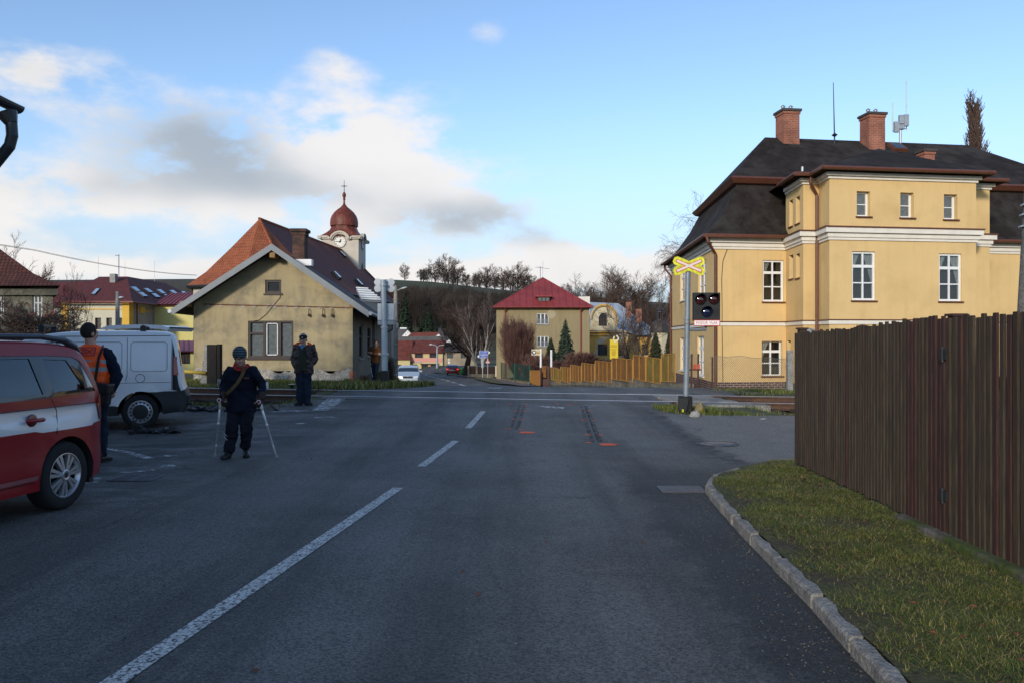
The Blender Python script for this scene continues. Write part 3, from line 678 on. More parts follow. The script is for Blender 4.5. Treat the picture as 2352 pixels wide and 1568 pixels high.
# ================= buildings =================
def V2(p): return Vector((p[0],p[1]))
class WF:
    """vertical wall frame: A -> B, outward on the viewer's side"""
    def __init__(s,A,B): s.A=V2(A); s.B=V2(B); s.L=(s.B-s.A).length; s.d=(s.B-s.A)/s.L; s.n=Vector((s.d.y,-s.d.x))
    def P(s,u,z,w=0): # w = depth into the wall
        q=s.A+s.d*u-s.n*w; return Vector((q.x,q.y,z))
    def u(s,px): # pixel column -> u
        k=(px-CX)/F; return (k*s.A.y-s.A.x)/(s.d.x-k*s.d.y)
    def z(s,px,py): q=s.A+s.d*s.u(px); return CAMZ-(py-CY)/F*q.y
    def rect(s,x0,x1,y0,y1): # pixels to u0,u1,z0,z1
        u0,u1=s.u(x0),s.u(x1); xm=(x0+x1)/2
        return (u0,u1,s.z(xm,y1),s.z(xm,y0))
def wall(mb,wf,outer,rects,mi=0,rev=.14,rmi=None,step=None):
    hs=[[(a,c),(b,c),(b,d),(a,d)] for a,b,c,d in rects]
    panel(mb,outer,hs,lambda u,z:wf.P(u,z),mi=mi,step=step)
    for a,b,c,d in rects:
        q=[(a,c),(b,c),(b,d),(a,d)]
        for i in range(4):
            p,r=q[i],q[(i+1)%4]
            mb.poly(wf.P(r[0],r[1]),wf.P(p[0],p[1]),wf.P(p[0],p[1],rev),wf.P(r[0],r[1],rev),mi=mi if rmi is None else rmi)
CUR=mat('lace_curtain',(.42,.42,.38),.9,.35,22)
ROOMG=glassmat('clear_window_glass',(.62,.66,.68),.05,.03)
def room(parent,wf,r,f,style):
    a,b,c,d=r; g=.34; mb=MB(); mb.poly(wf.P(a,c,g),wf.P(b,c,g),wf.P(b,d,g),wf.P(a,d,g)); mb.poly(wf.P(a,c,.13),wf.P(a,d,.13),wf.P(a,d,g),wf.P(a,c,g)); mb.poly(wf.P(b,c,.13),wf.P(b,d,.13),wf.P(b,d,g),wf.P(b,c,g)); child_build(mb,'dark_room',mat('dim_interior',(.035,.03,.024),.9,.3,3),f,parent)
    w_=b-a; h=d-c
    for s0,s1,k in ((0,.46,1),(1,.56,-1)):
        if style==2 and k<0: continue
        n=7; pts=[]
        for i in range(n+1):
            t=i/n; pts.append((a+w_*(s0+(s1-s0)*max(.12,(t**1.6))),c+h*(.08+.9*t)))
        e0=a+w_*(s0+.03*k); vs=[]
        mb=MB()
        for i in range(n):
            for j in range(5):
                u0=e0+(pts[i][0]-e0)*j/5; u1=e0+(pts[i][0]-e0)*(j+1)/5; v0=e0+(pts[i+1][0]-e0)*j/5; v1=e0+(pts[i+1][0]-e0)*(j+1)/5; w0=.19+.02*(j%2); w1=.19+.02*((j+1)%2)
                mb.poly(wf.P(u0,pts[i][1],w0),wf.P(u1,pts[i][1],w1),wf.P(v1,pts[i+1][1],w1),wf.P(v0,pts[i+1][1],w0))
        child_build(mb,'curtain',CUR,f,parent)
def window(parent,wf,r,rev=.14,frame=WHITE,glass=GLASS,cols=2,rows=(.33,.66),fw=.07,bar=.05,sill=None,sillm=None,label=None,fdep=.05,curtain=None):
    a,b,c,d=r; mb=MB()
    def bb(u0,u1,z0,z1,w0,w1):
        q=[wf.P(u,z,w) for w in (w0,w1) for u,z in ((u0,z0),(u1,z0),(u1,z1),(u0,z1))]
        mb.add(q,[(0,1,2,3),(7,6,5,4),(1,0,4,5),(2,1,5,6),(3,2,6,7),(0,3,7,4)])
    w0,w1=rev-fdep,rev+.02
    bb(a,a+fw,c,d,w0,w1); bb(b-fw,b,c,d,w0,w1); bb(a+fw,b-fw,c,c+fw,w0,w1); bb(a+fw,b-fw,d-fw,d,w0,w1)
    for i in range(1,cols):
        u=a+(b-a)*i/cols; bb(u-bar*.75,u+bar*.75,c+fw,d-fw,w0+.004,w1)
    for k,t in enumerate(rows):
        z=c+(d-c)*t; h=bar*(1.3 if t>.6 and len(rows)>1 else .55); bb(a+fw,b-fw,z-h,z+h,w0+.008,w1)
    f=mb.build('window',frame,parent)
    mb=MB(); g=rev-.008; mb.poly(wf.P(a+fw*.5,c+fw*.5,g),wf.P(b-fw*.5,c+fw*.5,g),wf.P(b-fw*.5,d-fw*.5,g),wf.P(a+fw*.5,d-fw*.5,g))
    o=mb.build('pane',glass); Mi=pmat(parent).inverted(); o.data.transform(Mi); o.parent=f
    if sill:
        mb=MB(); q=[wf.P(u,z,w) for w in (-sill,rev-fdep) for u,z in ((a-.05,c-.06),(b+.05,c-.06),(b+.05,c-.015+(.02 if w>0 else 0)),(a-.05,c-.015+(.02 if w>0 else 0)))]
        mb.add(q,[(0,1,2,3),(7,6,5,4),(1,0,4,5),(2,1,5,6),(3,2,6,7),(0,3,7,4)])
        o=mb.build('sill',sillm or frame); o.data.transform(Mi); o.parent=f
    if label: f['label']=label
    return f
def child_build(mb,name,m,f,parent,**k):
    o=mb.build(name,m,None,**k); o.data.transform(pmat(parent).inverted()); o.parent=f; return o
def offpt(P,i,o):
    # offset a CCW polygon corner outward by o
    n=len(P); a=V2(P[i-1]);b=V2(P[i]);c=V2(P[(i+1)%n])
    d1=(b-a).normalized(); d2=(c-b).normalized(); n1=Vector((d1.y,-d1.x)); n2=Vector((d2.y,-d2.x))
    k=n1+n2; return b+k*(o/max(.3,(1+n1.dot(n2))))
def band(mb,P,z0,z1,o,mi=0,closed=False,inn=.0,idx=None):
    idx=list(range(len(P))) if idx is None else idx
    prof=[(inn,z0),(o,z0),(o,z1),(inn,z1)]
    ring=[[ (lambda q:(q.x,q.y,z))(offpt(P,i,w)) for w,z in prof] for i in idx]
    b=len(mb.v)
    for r in ring: mb.v+=r
    n=len(ring)
    for i in range(n if closed else n-1):
        j=(i+1)%n
        for k in range(3): mb.f.append((b+i*4+k,b+j*4+k,b+j*4+k+1,b+i*4+k+1)); mb.m.append(mi)
    if not closed:
        mb.f.append((b,b+1,b+2,b+3)); mb.m.append(mi); e=b+(n-1)*4; mb.f.append((e+3,e+2,e+1,e)); mb.m.append(mi)
def loft(mb,rings_,mi=0,closed=True):
    b=len(mb.v); n=len(rings_[0])
    for r in rings_: mb.v+=[tuple(p) for p in r]
    for j in range(len(rings_)-1):
        for i in range(n if closed else n-1):
            k=(i+1)%n; mb.f.append((b+j*n+i,b+j*n+k,b+(j+1)*n+k,b+(j+1)*n+i)); mb.m.append(mi)
def chimney(parent,c,w,d,z0,z1,brick,cap,pots=0,name='chimney',yaw=0):
    X=Matrix.Translation((c[0],c[1],0))@Matrix.Rotation(yaw,4,'Z'); mb=MB(); mb.bx(-w/2,w/2,-d/2,d/2,z0,z1-.12,X=X); o=mb.build(name,brick,parent)
    mb=MB(); mb.bx(-w/2-.09,w/2+.09,-d/2-.09,d/2+.09,z1-.12,z1,X=X); child_build(mb,'cap',cap,o,parent,bevel=.015)
    mb=MB(); mb.bx(-w/2-.035,w/2+.035,-d/2-.035,d/2+.035,z1-.24,z1-.12,X=X); child_build(mb,'corbel',brick,o,parent)
    for i in range(pots):
        x=(-.22+.38*i); mb=MB(); mb.lathe([(.05,0),(.05,.16)],(0,0,z1),10,X=X@Matrix.Translation((x,0,0))); mb.lathe([(.11,.2),(.02,.28)],(0,0,z1),10,X=X@Matrix.Translation((x,0,0))); mb.lathe([(.06,.12),(.08,.14),(.08,.2)],(0,0,z1),10,X=X@Matrix.Translation((x,0,0)))
        child_build(mb,'flue_pot',STEEL,o,parent)
    return o
BRICK=brickmat('red_brick',(.33,.10,.055),(.24,.07,.04),(.26,.2,.16),.27,.085,.012)
BRICKD=brickmat('old_dark_brick',(.12,.05,.035),(.07,.035,.028),(.06,.05,.045),.27,.085,.012,dirt=((.03,.025,.022),2,.5))
BROOF=mat('bitumen_roofing',(.026,.021,.019),.9,.3,2,spec=.12,bump=.3,bs=30,col2=(.045,.04,.037),thr=(.45,.62),vs2=.5,streak=.3)
# ---- big yellow station office, right
YP=mat('yellow_render',(.66,.465,.215),.9,.05,.7,spec=.2,bump=.12,bs=70,col2=(.55,.38,.17),thr=(.5,.75),vs2=.55,streak=.09)
CREAM=mat('cream_cornice',(.70,.66,.58),.8,.08,2)
yaw=R(8); dv=Vector((math.cos(yaw),math.sin(yaw))); ev=Vector((.05,1)).normalized()
P0=Vector((8.14,32.0))
def onp(px,P,d): k=(px-CX)/F; s_=(k*P.y-P.x)/(d.x-k*d.y); return P+d*s_
c1=onp(1805,P0,dv); c2=onp(1845,c1,-ev); c3=onp(1880,c2,dv); c4=onp(1905,c3,-ev); c5=onp(2242,c4,dv); c6=c5+ev*(c4-c3).length; c7=onp(2273,c6,dv); c8=c7+ev*(c2-c1).length; c9=P0+dv*19.2
cb=c9+ev*11; ca=P0+ev*11.2
FP=[P0,c1,c2,c3,c4,c5,c6,c7,c8,c9,cb,ca]
yb=empty('yellow_office_building',(P0.x,P0.y,-.4),'large yellow rendered house with dark mansard roof, brown trim and white windows','house')
frames=[WF(FP[i],FP[(i+1)%len(FP)]) for i in range(len(FP))]
mb=MB(); mbp=MB(); Zb=-.5
T1=5.75; T2=7.82
topz=lambda i: T2 if 1<=i<=7 else T1
wins={0:[((1752,1800,598,693),'big'),((1750,1797,783,862),'brn')],
      1:[((1813,1822,586,640),'slit'),((1828,1837,583,638),'slit'),((1813,1821,460,520),'slit'),((1828,1837,452,513),'slit'),((1808,1816,782,838),'slit')],
      4:[((1957,2011,578,690),'big'),((2157,2209,583,692),'big'),((1968,1999,440,497),'small'),((2068,2099,443,500),'small'),((2168,2199,447,504),'small')],
      11:[((1562,1577,612,690),'side'),((1604,1621,600,685),'side'),((1562,1576,775,850),'side'),((1602,1617,772,862),'side')]}
jobs=[]
for i,wf in enumerate(frames):
    rr=[]
    for (px,kind) in wins.get(i,[]):
        x0,x1,y0,y1=px; r=wf.rect(x0,x1,y0,y1); r=(min(r[0],r[1]),max(r[0],r[1]),r[2],r[3])
        rr.append(r); jobs.append((wf,r,kind))
    t=topz(i)
    if i in (0,8): t=T1
    panelouter=[(0,Zb+ .95),(wf.L,Zb+.95),(wf.L,t),(0,t)]
    zpl=.02
    wall(mb,wf,[(0,zpl),(wf.L,zpl),(wf.L,t),(0,t)],rr,rev=.22)
mb.build('wall',YP,yb)
PLBR=brickmat('dark_brick_plinth',(.09,.03,.024),(.06,.02,.02),(.30,.26,.22),.27,.085,.014)
mb=MB(); band(mb,FP,-.9,.02,.04,closed=True); mb.build('plinth',PLBR,yb)
for wf,r,kind in jobs:
    if kind in('big','brn'):
        f_=window(yb,wf,r,.12 if kind=='big' else .2,WHITE,ROOMG,2,(.36,.70),.075 if kind=='big' else .05,.04,.07,GUTTER); room(yb,wf,r,f_,1 if wf is frames[4] else 2)
    elif kind=='small': window(yb,wf,r,.24,WHITE,LACE,1,(.5,),.07,.03,.08,GUTTER)
    elif kind=='slit': window(yb,wf,r,.2,GUTTER,GLASS,1,(),.03,.03,.05,GUTTER)
    else: window(yb,wf,r,.12,WHITE,GLASS,2,(.36,.7),.08,.05,.06,CREAM)
# curtains in the two first floor windows are part of the pane look; cornices
mb=MB(); idx=[11,0,1,2,3,4,5,6,7,8,9]
band(mb,FP,5.36,5.46,.05,idx=idx); band(mb,FP,5.46,5.62,.10,idx=idx); band(mb,FP,5.62,5.80,.20,idx=idx)
band(mb,FP,2.28,2.42,.045,idx=idx)
i2=[1,2,3,4,5,6,7,8]
band(mb,FP,7.60,7.70,.06,idx=i2,inn=0); band(mb,FP,7.70,7.82,.16,idx=i2)
mb.build('cornice',CREAM,yb)
mb=MB(); band(mb,FP,5.80,5.85,.24,idx=[1,2,3,4,5,6,7,8]); band(mb,FP,2.42,2.46,.07,idx=idx); mb.build('cornice_flashing',GUTTER,yb)
RC=[P0,c9,cb,ca]
def ring4(o,z): return [(lambda q:(q.x,q.y,z))(offpt(RC,i,o)) for i in range(4)]
mb=MB(); loft(mb,[ring4(.45,5.88),ring4(.1,6.15),ring4(-.35,6.7),ring4(-.85,7.45),ring4(-1.25,8.25)])
loft(mb,[ring4(.45,5.88),ring4(.45,5.80),ring4(-.1,5.80)])
up=ring4(-1.0,8.5); r1=W(1757,316,37.8); r2=Vector((22.5,39.3,r1.z))
a,b,c,d=[Vector(p) for p in up]
def curv(p,q): # slight flare near the eave
    return p.lerp(q,.5)-Vector((0,0,.12))
mb.poly(a,b,r2,r1); mb.poly(b,c,r2); mb.poly(c,d,r1,r2); mb.poly(d,a,r1)
# low roof over the projecting bay
E=[(lambda q:Vector((q.x,q.y,7.93)))(offpt(FP,i,.42)) for i in range(1,9)]
Rk=W(2019,342,33.2); Rb=Vector((Rk.x+.25,Rk.y+4.5,Rk.z+.02)); E0=E[0]+Vector((ev.x,ev.y,0))*4.5; E9=E[-1]+Vector((ev.x,ev.y,0))*4.5
ch=[E0]+E+[E9]
ridge=[Rb]+[Rk]*8+[Rb]
for i in range(len(ch)-1):
    if ridge[i]==ridge[i+1]: mb.poly(ch[i],ch[i+1],Rk)
    else: mb.poly(ch[i],ch[i+1],ridge[i+1],ridge[i])
for i in range(len(E)-1):
    q0,q1=[(lambda q:Vector((q.x,q.y,7.83)))(offpt(FP,k+1,.0)) for k in (i,i+1)]
    mb.poly(E[i]-Vector((0,0,.03)),q0,q1,E[i+1]-Vector((0,0,.03)))
mb.build('roof',BROOF,yb)
mb=MB(); loft(mb,[ring4(-1.27,8.22),ring4(-1.08,8.28),ring4(-.92,8.47),ring4(-1.02,8.56)]); mb.build('roof_band',GUTTER,yb)
mb=MB()
def gut(pts,r=.075): mb.tube(pts,r,8)
g0=ring4(.5,5.84); gut([g0[3],g0[0],(lambda q:(q.x,q.y,5.84))(c1-dv*.1+Vector((dv.y,-dv.x))*.5)])
q=c8+dv*.4+Vector((dv.y,-dv.x))*.5; gut([(q.x,q.y,5.84),g0[1]])
gut([tuple(p+Vector((0,0,-.03))) for p in [(lambda q:Vector((q.x,q.y,7.93)))(offpt(FP,i,.48)) for i in range(1,9)]])
n0=Vector((dv.y,-dv.x))
p=P0+n0*.09+dv*.02; gp=g0[0]
mb.tube([(gp[0]+.1,gp[1]+.05,5.8),(gp[0]+.15,gp[1]+.05,5.6),(p.x,p.y,5.15),(p.x,p.y,-.4)],.06,8)
p=c3-dv*.12+n0*.09; mb.tube([(p.x-.35,p.y-.35,7.9),(p.x-.35,p.y-.3,7.6),(p.x,p.y,7.2),(p.x,p.y,-.4)],.06,8)
p=ca+Vector((-.09,0)); gq=g0[3]; mb.tube([(gq[0]+.1,gq[1]-.3,5.8),(gq[0]+.12,gq[1]-.3,5.6),(p.x,p.y-.1,5.2),(p.x,p.y-.1,-.5)],.06,8)
p=c6+n0*.05; mb.tube([(p.x+.1,p.y-.1,7.85),(p.x+.12,p.y-.1,7.6),(p.x-.02,p.y-.02,7.3)],.06,8)
mb.build('gutter',GUTTER,yb)
capm=mat('chimney_cap',(.06,.05,.045),.85,.2)
for (px0,px1,pt,Yc,zb) in ((1796,1835,250,37.3,10.3),(1993,2032,258,37.6,10.3)):
    x=((px0+px1)/2-CX)/F*Yc; z=CAMZ+(CY-pt)/F*Yc; chimney(yb,(x,Yc+.4),(px1-px0)/F*Yc,.8,zb,z,BRICK,capm,2,yaw=yaw)
Yc=35.6; chimney(yb,((2135-CX)/F*Yc,Yc+.3),.5,.5,8.6,CAMZ+(CY-342)/F*Yc,BRICK,capm,yaw=yaw)
q=W(2061,340,36.6); mb=MB(); X=Matrix.Translation(q)@Matrix.Rotation(yaw,4,'Z')@Matrix.Rotation(R(36),4,'X'); mb.bx(-.33,.33,-.35,.35,-.05,.1,X=X); o=mb.build('roof_window',GUTTER,yb)
mb=MB(); mb.bx(-.25,.25,-.27,.27,.1,.112,X=X); child_build(mb,'pane',GLASS,o,yb)
mb=MB(); q=W(1917,318,37.8); t=W(1914,190,37.8); mb.tube([q-Vector((0,0,.3)),t],[.035,.015],6); mb.lathe([(.02,-.1),(.14,0),(.02,.1)],q+Vector((0,0,.15)),10); mb.build('lightning_rod',BLACKP,yb)
mb=MB(); q=W(2068,322,38.3); ZZ=lambda y:CAMZ+(CY-y)/F*38.3
mb.tube([(q.x,q.y,q.z-.4),(q.x,q.y,ZZ(268))],.06,8)
XX=lambda x:(x-CX)/F*38.3
mb.tube([(XX(2050),q.y,ZZ(300)),(XX(2050),q.y,ZZ(237))],.022,6); mb.tube([(XX(2082),q.y,ZZ(300)),(XX(2081),q.y,ZZ(186))],.022,6)
mb.tube([(XX(2050),q.y,ZZ(302)),(XX(2082),q.y,ZZ(296))],.025,6)
for x,y0,y1 in ((2056,282,306),(2067,267,287),(2078,266,292)): mb.bx(XX(x)-.11,XX(x)+.11,q.y-.2,q.y-.05,ZZ(y1),ZZ(y0))
mb.bx(XX(2060),XX(2075),q.y-.15,q.y+.15,ZZ(298),ZZ(288)); mb.build('antenna_mast',STEEL,yb)
mb=MB(); q=W(1843,392,33.5); mb.tube([q-Vector((0,0,.4)),q+Vector((0,0,.15))],.06,8); mb.build('vent_pipe',STEEL,yb)
mb=MB(); wf=frames[0]; pts=[wf.P(wf.u(1668+dx),wf.z(1668,y),-.02) for dx,y in ((8,556),(-8,600),(-11,640),(-10,700),(-10,760),(-9,820),(-8,885))]; mb.tube(pts,.012,5); mb.build('cable',BLACKP,yb)

# ---- gabled yellow crossing keeper house
KP=mat('stained_yellow_plaster',(.35,.29,.17),.92,.14,1.5,spec=.2,bump=.2,bs=12,col2=(.20,.175,.125),thr=(.46,.66),vs2=1.3,streak=.2)  # base colour lowered to carry this wall's shade; blotches and streaks are stains
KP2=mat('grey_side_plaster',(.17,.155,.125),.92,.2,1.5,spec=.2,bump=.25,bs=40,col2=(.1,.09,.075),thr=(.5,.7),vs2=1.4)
PLN=mat('peeling_plinth',(.34,.32,.28),.92,.2,6,bump=.9,bs=14,col2=(.20,.18,.15),thr=(.48,.6),vs2=3,fine=20)
kh=empty('gabled_house',(-8.4,28,.2),'small weathered yellow house with grey bargeboards, its gable facing the railway track','house')
Yk=28.0; ppk=F/Yk; X_=lambda x,Y=Yk:(x-CX)/F*Y; Z_=lambda y,Y=Yk:CAMZ+(CY-y)/F*Y
xl,xr=X_(445),X_(810); Lk=14.0; KD=Vector((-.098,.995,0))
wf=WF((xl,Yk),(xr,Yk)); ev_z=Z_(705); ap=(X_(627)-xl,Z_(588))
rA=wf.rect(609,646,643,674); rW=wf.rect(570,674,737,821)
mb=MB(); wall(mb,wf,[(0,.62),(wf.L,.62),(wf.L,ev_z+.1),(ap[0],ap[1]+.25),(0,ev_z+.1)],[rA,rW],rev=.14)
mb.build('gable_wall',KP,kh)
mb=MB(); n=40; tops=[]; rnd=random.Random(8)
for i in range(n+1): tops.append((wf.L*i/n, .66+.09*math.sin(i*.5)+.05*rnd.uniform(-1,1)))
panel(mb,[(0,-.1),(wf.L,-.1)]+tops[::-1],[],lambda u,z:wf.P(u,z,-.02)); 
b0=len(mb.v)
for i in range(n): mb.poly(wf.P(tops[i][0],tops[i][1],-.02),wf.P(tops[i+1][0],tops[i+1][1],-.02),wf.P(tops[i+1][0],tops[i+1][1],0.01),wf.P(tops[i][0],tops[i][1],.01))
mb.build('plinth',PLN,kh)
BRK3=brickmat('exposed_orange_brick',(.42,.13,.06),(.33,.10,.05),(.24,.18,.14),.26,.085,.012)
mb=MB(); outl=[(wf.L-2.1,.05),(wf.L+.0,.05),(wf.L+.0,.62),(wf.L-.12,.6),(wf.L-.1,.35),(wf.L-.35,.30),(wf.L-1.0,.24),(wf.L-1.3,.27),(wf.L-1.6,.22),(wf.L-2.1,.2)]
panel(mb,outl,[],lambda u,z:wf.P(u,z,-.035)); mb.bx(xr-.02,xr+.012,Yk-.03,Yk+.5,.05,.6); mb.build('exposed_brick',BRK3,kh)
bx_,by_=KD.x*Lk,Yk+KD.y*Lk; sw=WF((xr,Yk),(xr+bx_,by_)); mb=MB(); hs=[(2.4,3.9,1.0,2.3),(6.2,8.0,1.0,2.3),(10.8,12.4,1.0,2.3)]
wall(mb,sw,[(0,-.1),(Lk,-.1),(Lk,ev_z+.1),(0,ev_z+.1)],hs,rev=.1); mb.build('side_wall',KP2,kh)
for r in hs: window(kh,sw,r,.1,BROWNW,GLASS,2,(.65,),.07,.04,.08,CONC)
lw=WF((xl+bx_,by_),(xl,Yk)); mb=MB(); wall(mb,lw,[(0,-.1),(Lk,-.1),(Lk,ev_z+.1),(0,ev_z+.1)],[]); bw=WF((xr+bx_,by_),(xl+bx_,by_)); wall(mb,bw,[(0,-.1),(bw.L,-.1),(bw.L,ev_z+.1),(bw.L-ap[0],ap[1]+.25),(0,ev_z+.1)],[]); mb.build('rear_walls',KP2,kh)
# main window : three lights
a,b,c,d=rW; mb=MB()
def wbar(mb,u0,u1,z0,z1,w0,w1): 
    q=[wf.P(u,z,w) for w in (w0,w1) for u,z in ((u0,z0),(u1,z0),(u1,z1),(u0,z1))]; mb.add(q,[(0,1,2,3),(7,6,5,4),(1,0,4,5),(2,1,5,6),(3,2,6,7),(0,3,7,4)])
for u0,u1 in ((a,a+.07),(b-.07,b),(a+(b-a)*.325,a+(b-a)*.385),(a+(b-a)*.655,a+(b-a)*.72)): wbar(mb,u0,u1,c,d,.03,.15)
wbar(mb,a,b,c,c+.07,.032,.15); wbar(mb,a,b,d-.06,d,.032,.15); wbar(mb,a,a+(b-a)*.34,c+(d-c)*.64,c+(d-c)*.69,.034,.15)
wn=mb.build('window',BROWNW,kh)
mb=MB(); mb.poly(wf.P(a,c,.12),wf.P(b,c,.12),wf.P(b,d,.12),wf.P(a,d,.12)); child_build(mb,'pane',LACE,wn,kh)
mb=MB(); wbar(mb,a-.06,b+.06,c-.07,c,-.06,.1); child_build(mb,'sill',BROWNW,wn,kh)
mb=MB(); u0,u1=a+(b-a)*.395,a+(b-a)*.645
for q in ((u0,u0+.025,c+.09,d-.08),(u1-.025,u1,c+.09,d-.08),(u0,u1,c+.09,c+.115),(u0,u1,d-.105,d-.08)): wbar(mb,*q,.05,.11)
child_build(mb,'casement',WHITE,wn,kh)
window(kh,wf,rA,.1,BROWNW,GLASS,1,(),.08,.04,.05,BROWNW,label='small square attic window under the ridge')
# string course remains, wall brackets, cable
mb=MB(); mb.bar(wf.P(.35,Z_(699),-.01),wf.P(wf.L-.1,Z_(707),-.01),.03,.035); mb.build('iron_tie_strip',mat('rust_strip',(.12,.045,.025),.9,.3,8),kh)
mb=MB(); rnd=random.Random(5)
for i in range(13):
    u=.5+i*.4+rnd.uniform(-.1,.1); s=rnd.uniform(.05,.13); panel(mb,[(u+s*math.cos(t)*rnd.uniform(.7,1.2),Z_(701+i*.5)+.06*math.sin(t)*rnd.uniform(.6,1.1)) for t in np.arange(0,6.2,.7)],[],lambda u_,z:wf.P(u_,z,-.008-.001*i))
tag(mb.build('mortar_patches',PLN,kh),kind='stuff')
mb=MB()
for x,y0,y1 in ((711,711,724),(743,710,725),(764,711,725)):
    p=wf.P(X_(x)-xl,Z_(y1),-.06); mb.tube([wf.P(X_(x)-xl,Z_(y0),-.02),wf.P(X_(x)-xl,Z_(y0),-.1),wf.P(X_(x)-xl,Z_(y1),-.1)],.015,5); mb.ell((p.x,p.y-.03,p.z),.05,.05,.06,8,6); mb.build('insulator',RUST,kh); mb=MB()
mb=MB(); mb.tube([wf.P(X_(x)-xl,Z_(y),-.02) for x,y in ((646,672),(643,685),(630,700),(612,722),(596,735),(580,738))],.008,4); mb.build('cable',BLACKP,kh)
# roof
Yf=27.35; A=Vector((X_(395,Yf),Yf,Z_(711,Yf))); Bp=Vector((X_(862,Yf),Yf,Z_(733,Yf))); Ap=Vector((X_(624,Yf),Yf,Z_(562,Yf)))
# symmetric-pitch right slope ends at the gutter
Bp=Vector((X_(847,Yf),Yf,Z_(716,Yf)))
RFD=mat('dark_roof_sheeting',(.05,.03,.026),.8,.25,2,bump=.3,bs=20); GREYM=mat('grey_bargeboard',(.19,.21,.225),.6,.08,3)
mb=MB(); back=KD*(Lk+1.2); th=Vector((0,0,-.12))
for p,q in ((A,Ap),(Ap,Bp)):
    mb.poly(p,q,q+back,p+back); mb.poly(p+th,p+th+back,q+th+back,q+th)
mb.poly(A,A+back,A+back+th,A+th); mb.poly(Bp,Bp+th,Bp+back+th,Bp+back); mb.build('roof',RFD,kh)
mb=MB()
for p,q in ((A,Ap),(Ap,Bp)):
    dn=Vector((0,0,-.23)); mb.add([p+Vector((0,-.03,.03)),q+Vector((0,-.03,.03)),q+Vector((0,-.03,.03))+dn,p+Vector((0,-.03,.03))+dn,p+Vector((0,.0,.03)),q+Vector((0,.0,.03)),q+Vector((0,0,.03))+dn,p+Vector((0,.0,.03))+dn],[(0,3,2,1),(4,5,6,7),(0,1,5,4),(3,7,6,2),(0,4,7,3),(1,2,6,5)])
mb.build('bargeboard',GREYM,kh)
mb=MB(); 
for p,s in ((A,-1),(Bp,1)): mb.tube([p+Vector((s*.06,-.05,-.06)),p+Vector((s*.06,0,-.06))+KD*(Lk+1.2)],.07,8); mb.build('gutter',STEEL,kh); mb=MB()
OTM=mat('ochre_timber',(.25,.15,.05),.8,.3,5); mb=MB()
for x,z in ((Ap.x,Ap.z-.35),(xl-.15,ev_z+.08),(xr+.1,ev_z+.03)): mb.bx(x-.09,x+.09,Yf+.05,Yk+.02,z-.09,z+.09); mb.build('purlin_end',OTM,kh); mb=MB()
chimney(kh,(X_(686,30.5),30.7),(699-671)/F*30.5,.5,3.3,Z_(526,30.5),BRICKD,BRICKD)
mb=MB(); q=W(700,603,30.0); mb.bx(q.x-.4,q.x+.25,30.0,30.3,q.z-.12,q.z+.12); mb.build('chimney_flashing',WHITE,kh)
# pale metal annex roof behind
ax=empty('annex',(X_(855,35),35,0),'low annex with a pale metal roof behind the gabled house and far signal','annex')
mb=MB(); mb.bx(X_(815,37),X_(862,37),36.9,42,-.3,3.0); mb.build('wall',KP2,ax)
mb=MB(); p=[W(818,662,37),W(846,664,37),W(880,690,36.2),W(830,688,36.2)]; mb.poly(*p); p2=[v-Vector((0,0,.08)) for v in p]; mb.poly(*p2[::-1]); 
for i in range(6): a_=p[0].lerp(p[3],i/5); b_=p[1].lerp(p[2],i/5); mb.bar(a_+Vector((0,0,.03)),b_+Vector((0,0,.03)),.04,.05)
mb.build('roof',mat('pale_metal_sheet',(.42,.46,.50),.45,.1,3,metal=.3),ax)

# ---- church
TILEO=brickmat('orange_plain_tiles',(.34,.105,.045),(.28,.08,.038),(.13,.05,.03),.22,.34,.022,bump=.8,var=.15)
TILEP=brickmat('shade_toned_tiles',(.16,.06,.05),(.135,.052,.048),(.09,.04,.035),.22,.34,.018,bump=.8,var=.12,dirt=((.24,.075,.04),.12,.56))  # apse tiles again, the slope's shade put into a darker purple colour
STUC=mat('grey_beige_stucco',(.42,.385,.33),.92,.12,.8,col2=(.33,.29,.235),thr=(.5,.7),vs2=.5)
ch=empty('church',(-20,70,0),'church with steep tiled roof coloured sunlit orange and shaded purple and a red onion-domed clock tower','church')
ax0=Vector((-22.5,70.7)); ax1=Vector((-20.4,95.0)); zr=12.5; hw=6.1; ze=6.35
dr=(ax1-ax0).normalized(); nr=Vector((dr.y,-dr.x))
e0l=ax0-nr*hw; e0r=ax0+nr*hw; e1l=ax1-nr*hw; e1r=ax1+nr*hw
def v3(p,z): return Vector((p.x,p.y,z))
RA=v3(ax0,zr); RB=v3(ax1+dr*4,zr)
e1l=e1l+dr*4; e1r=e1r+dr*4
apse=[e0l,ax0-nr*4.3-dr*4.6,ax0+nr*1.0-dr*6.0,ax0+nr*4.6-dr*3.8,e0r+dr*.6]
def mid(e,tp,t,sag): q=e.lerp(tp,t); return q-Vector((0,0,sag))
mb=MB(); bl=[v3(p,ze) for p in apse]
for i in range(4):
    for t0,t1,s0,s1 in ((0,.25,0,.35),(.25,.6,.35,.25),(.6,1,.25,0)):
        mb.poly(mid(bl[i],RA,t0,s0),mid(bl[i+1],RA,t0,s0),mid(bl[i+1],RA,t1,s1),mid(bl[i],RA,t1,s1)) if t1<1 else mb.poly(mid(bl[i],RA,t0,s0),mid(bl[i+1],RA,t0,s0),RA)
mb.build('apse_roof',TILEO,ch)
mb=MB(); Lr=v3(e0l,ze);Rr=v3(e0r+dr*.6,ze);L1=v3(e1l,ze);R1=v3(e1r,ze)
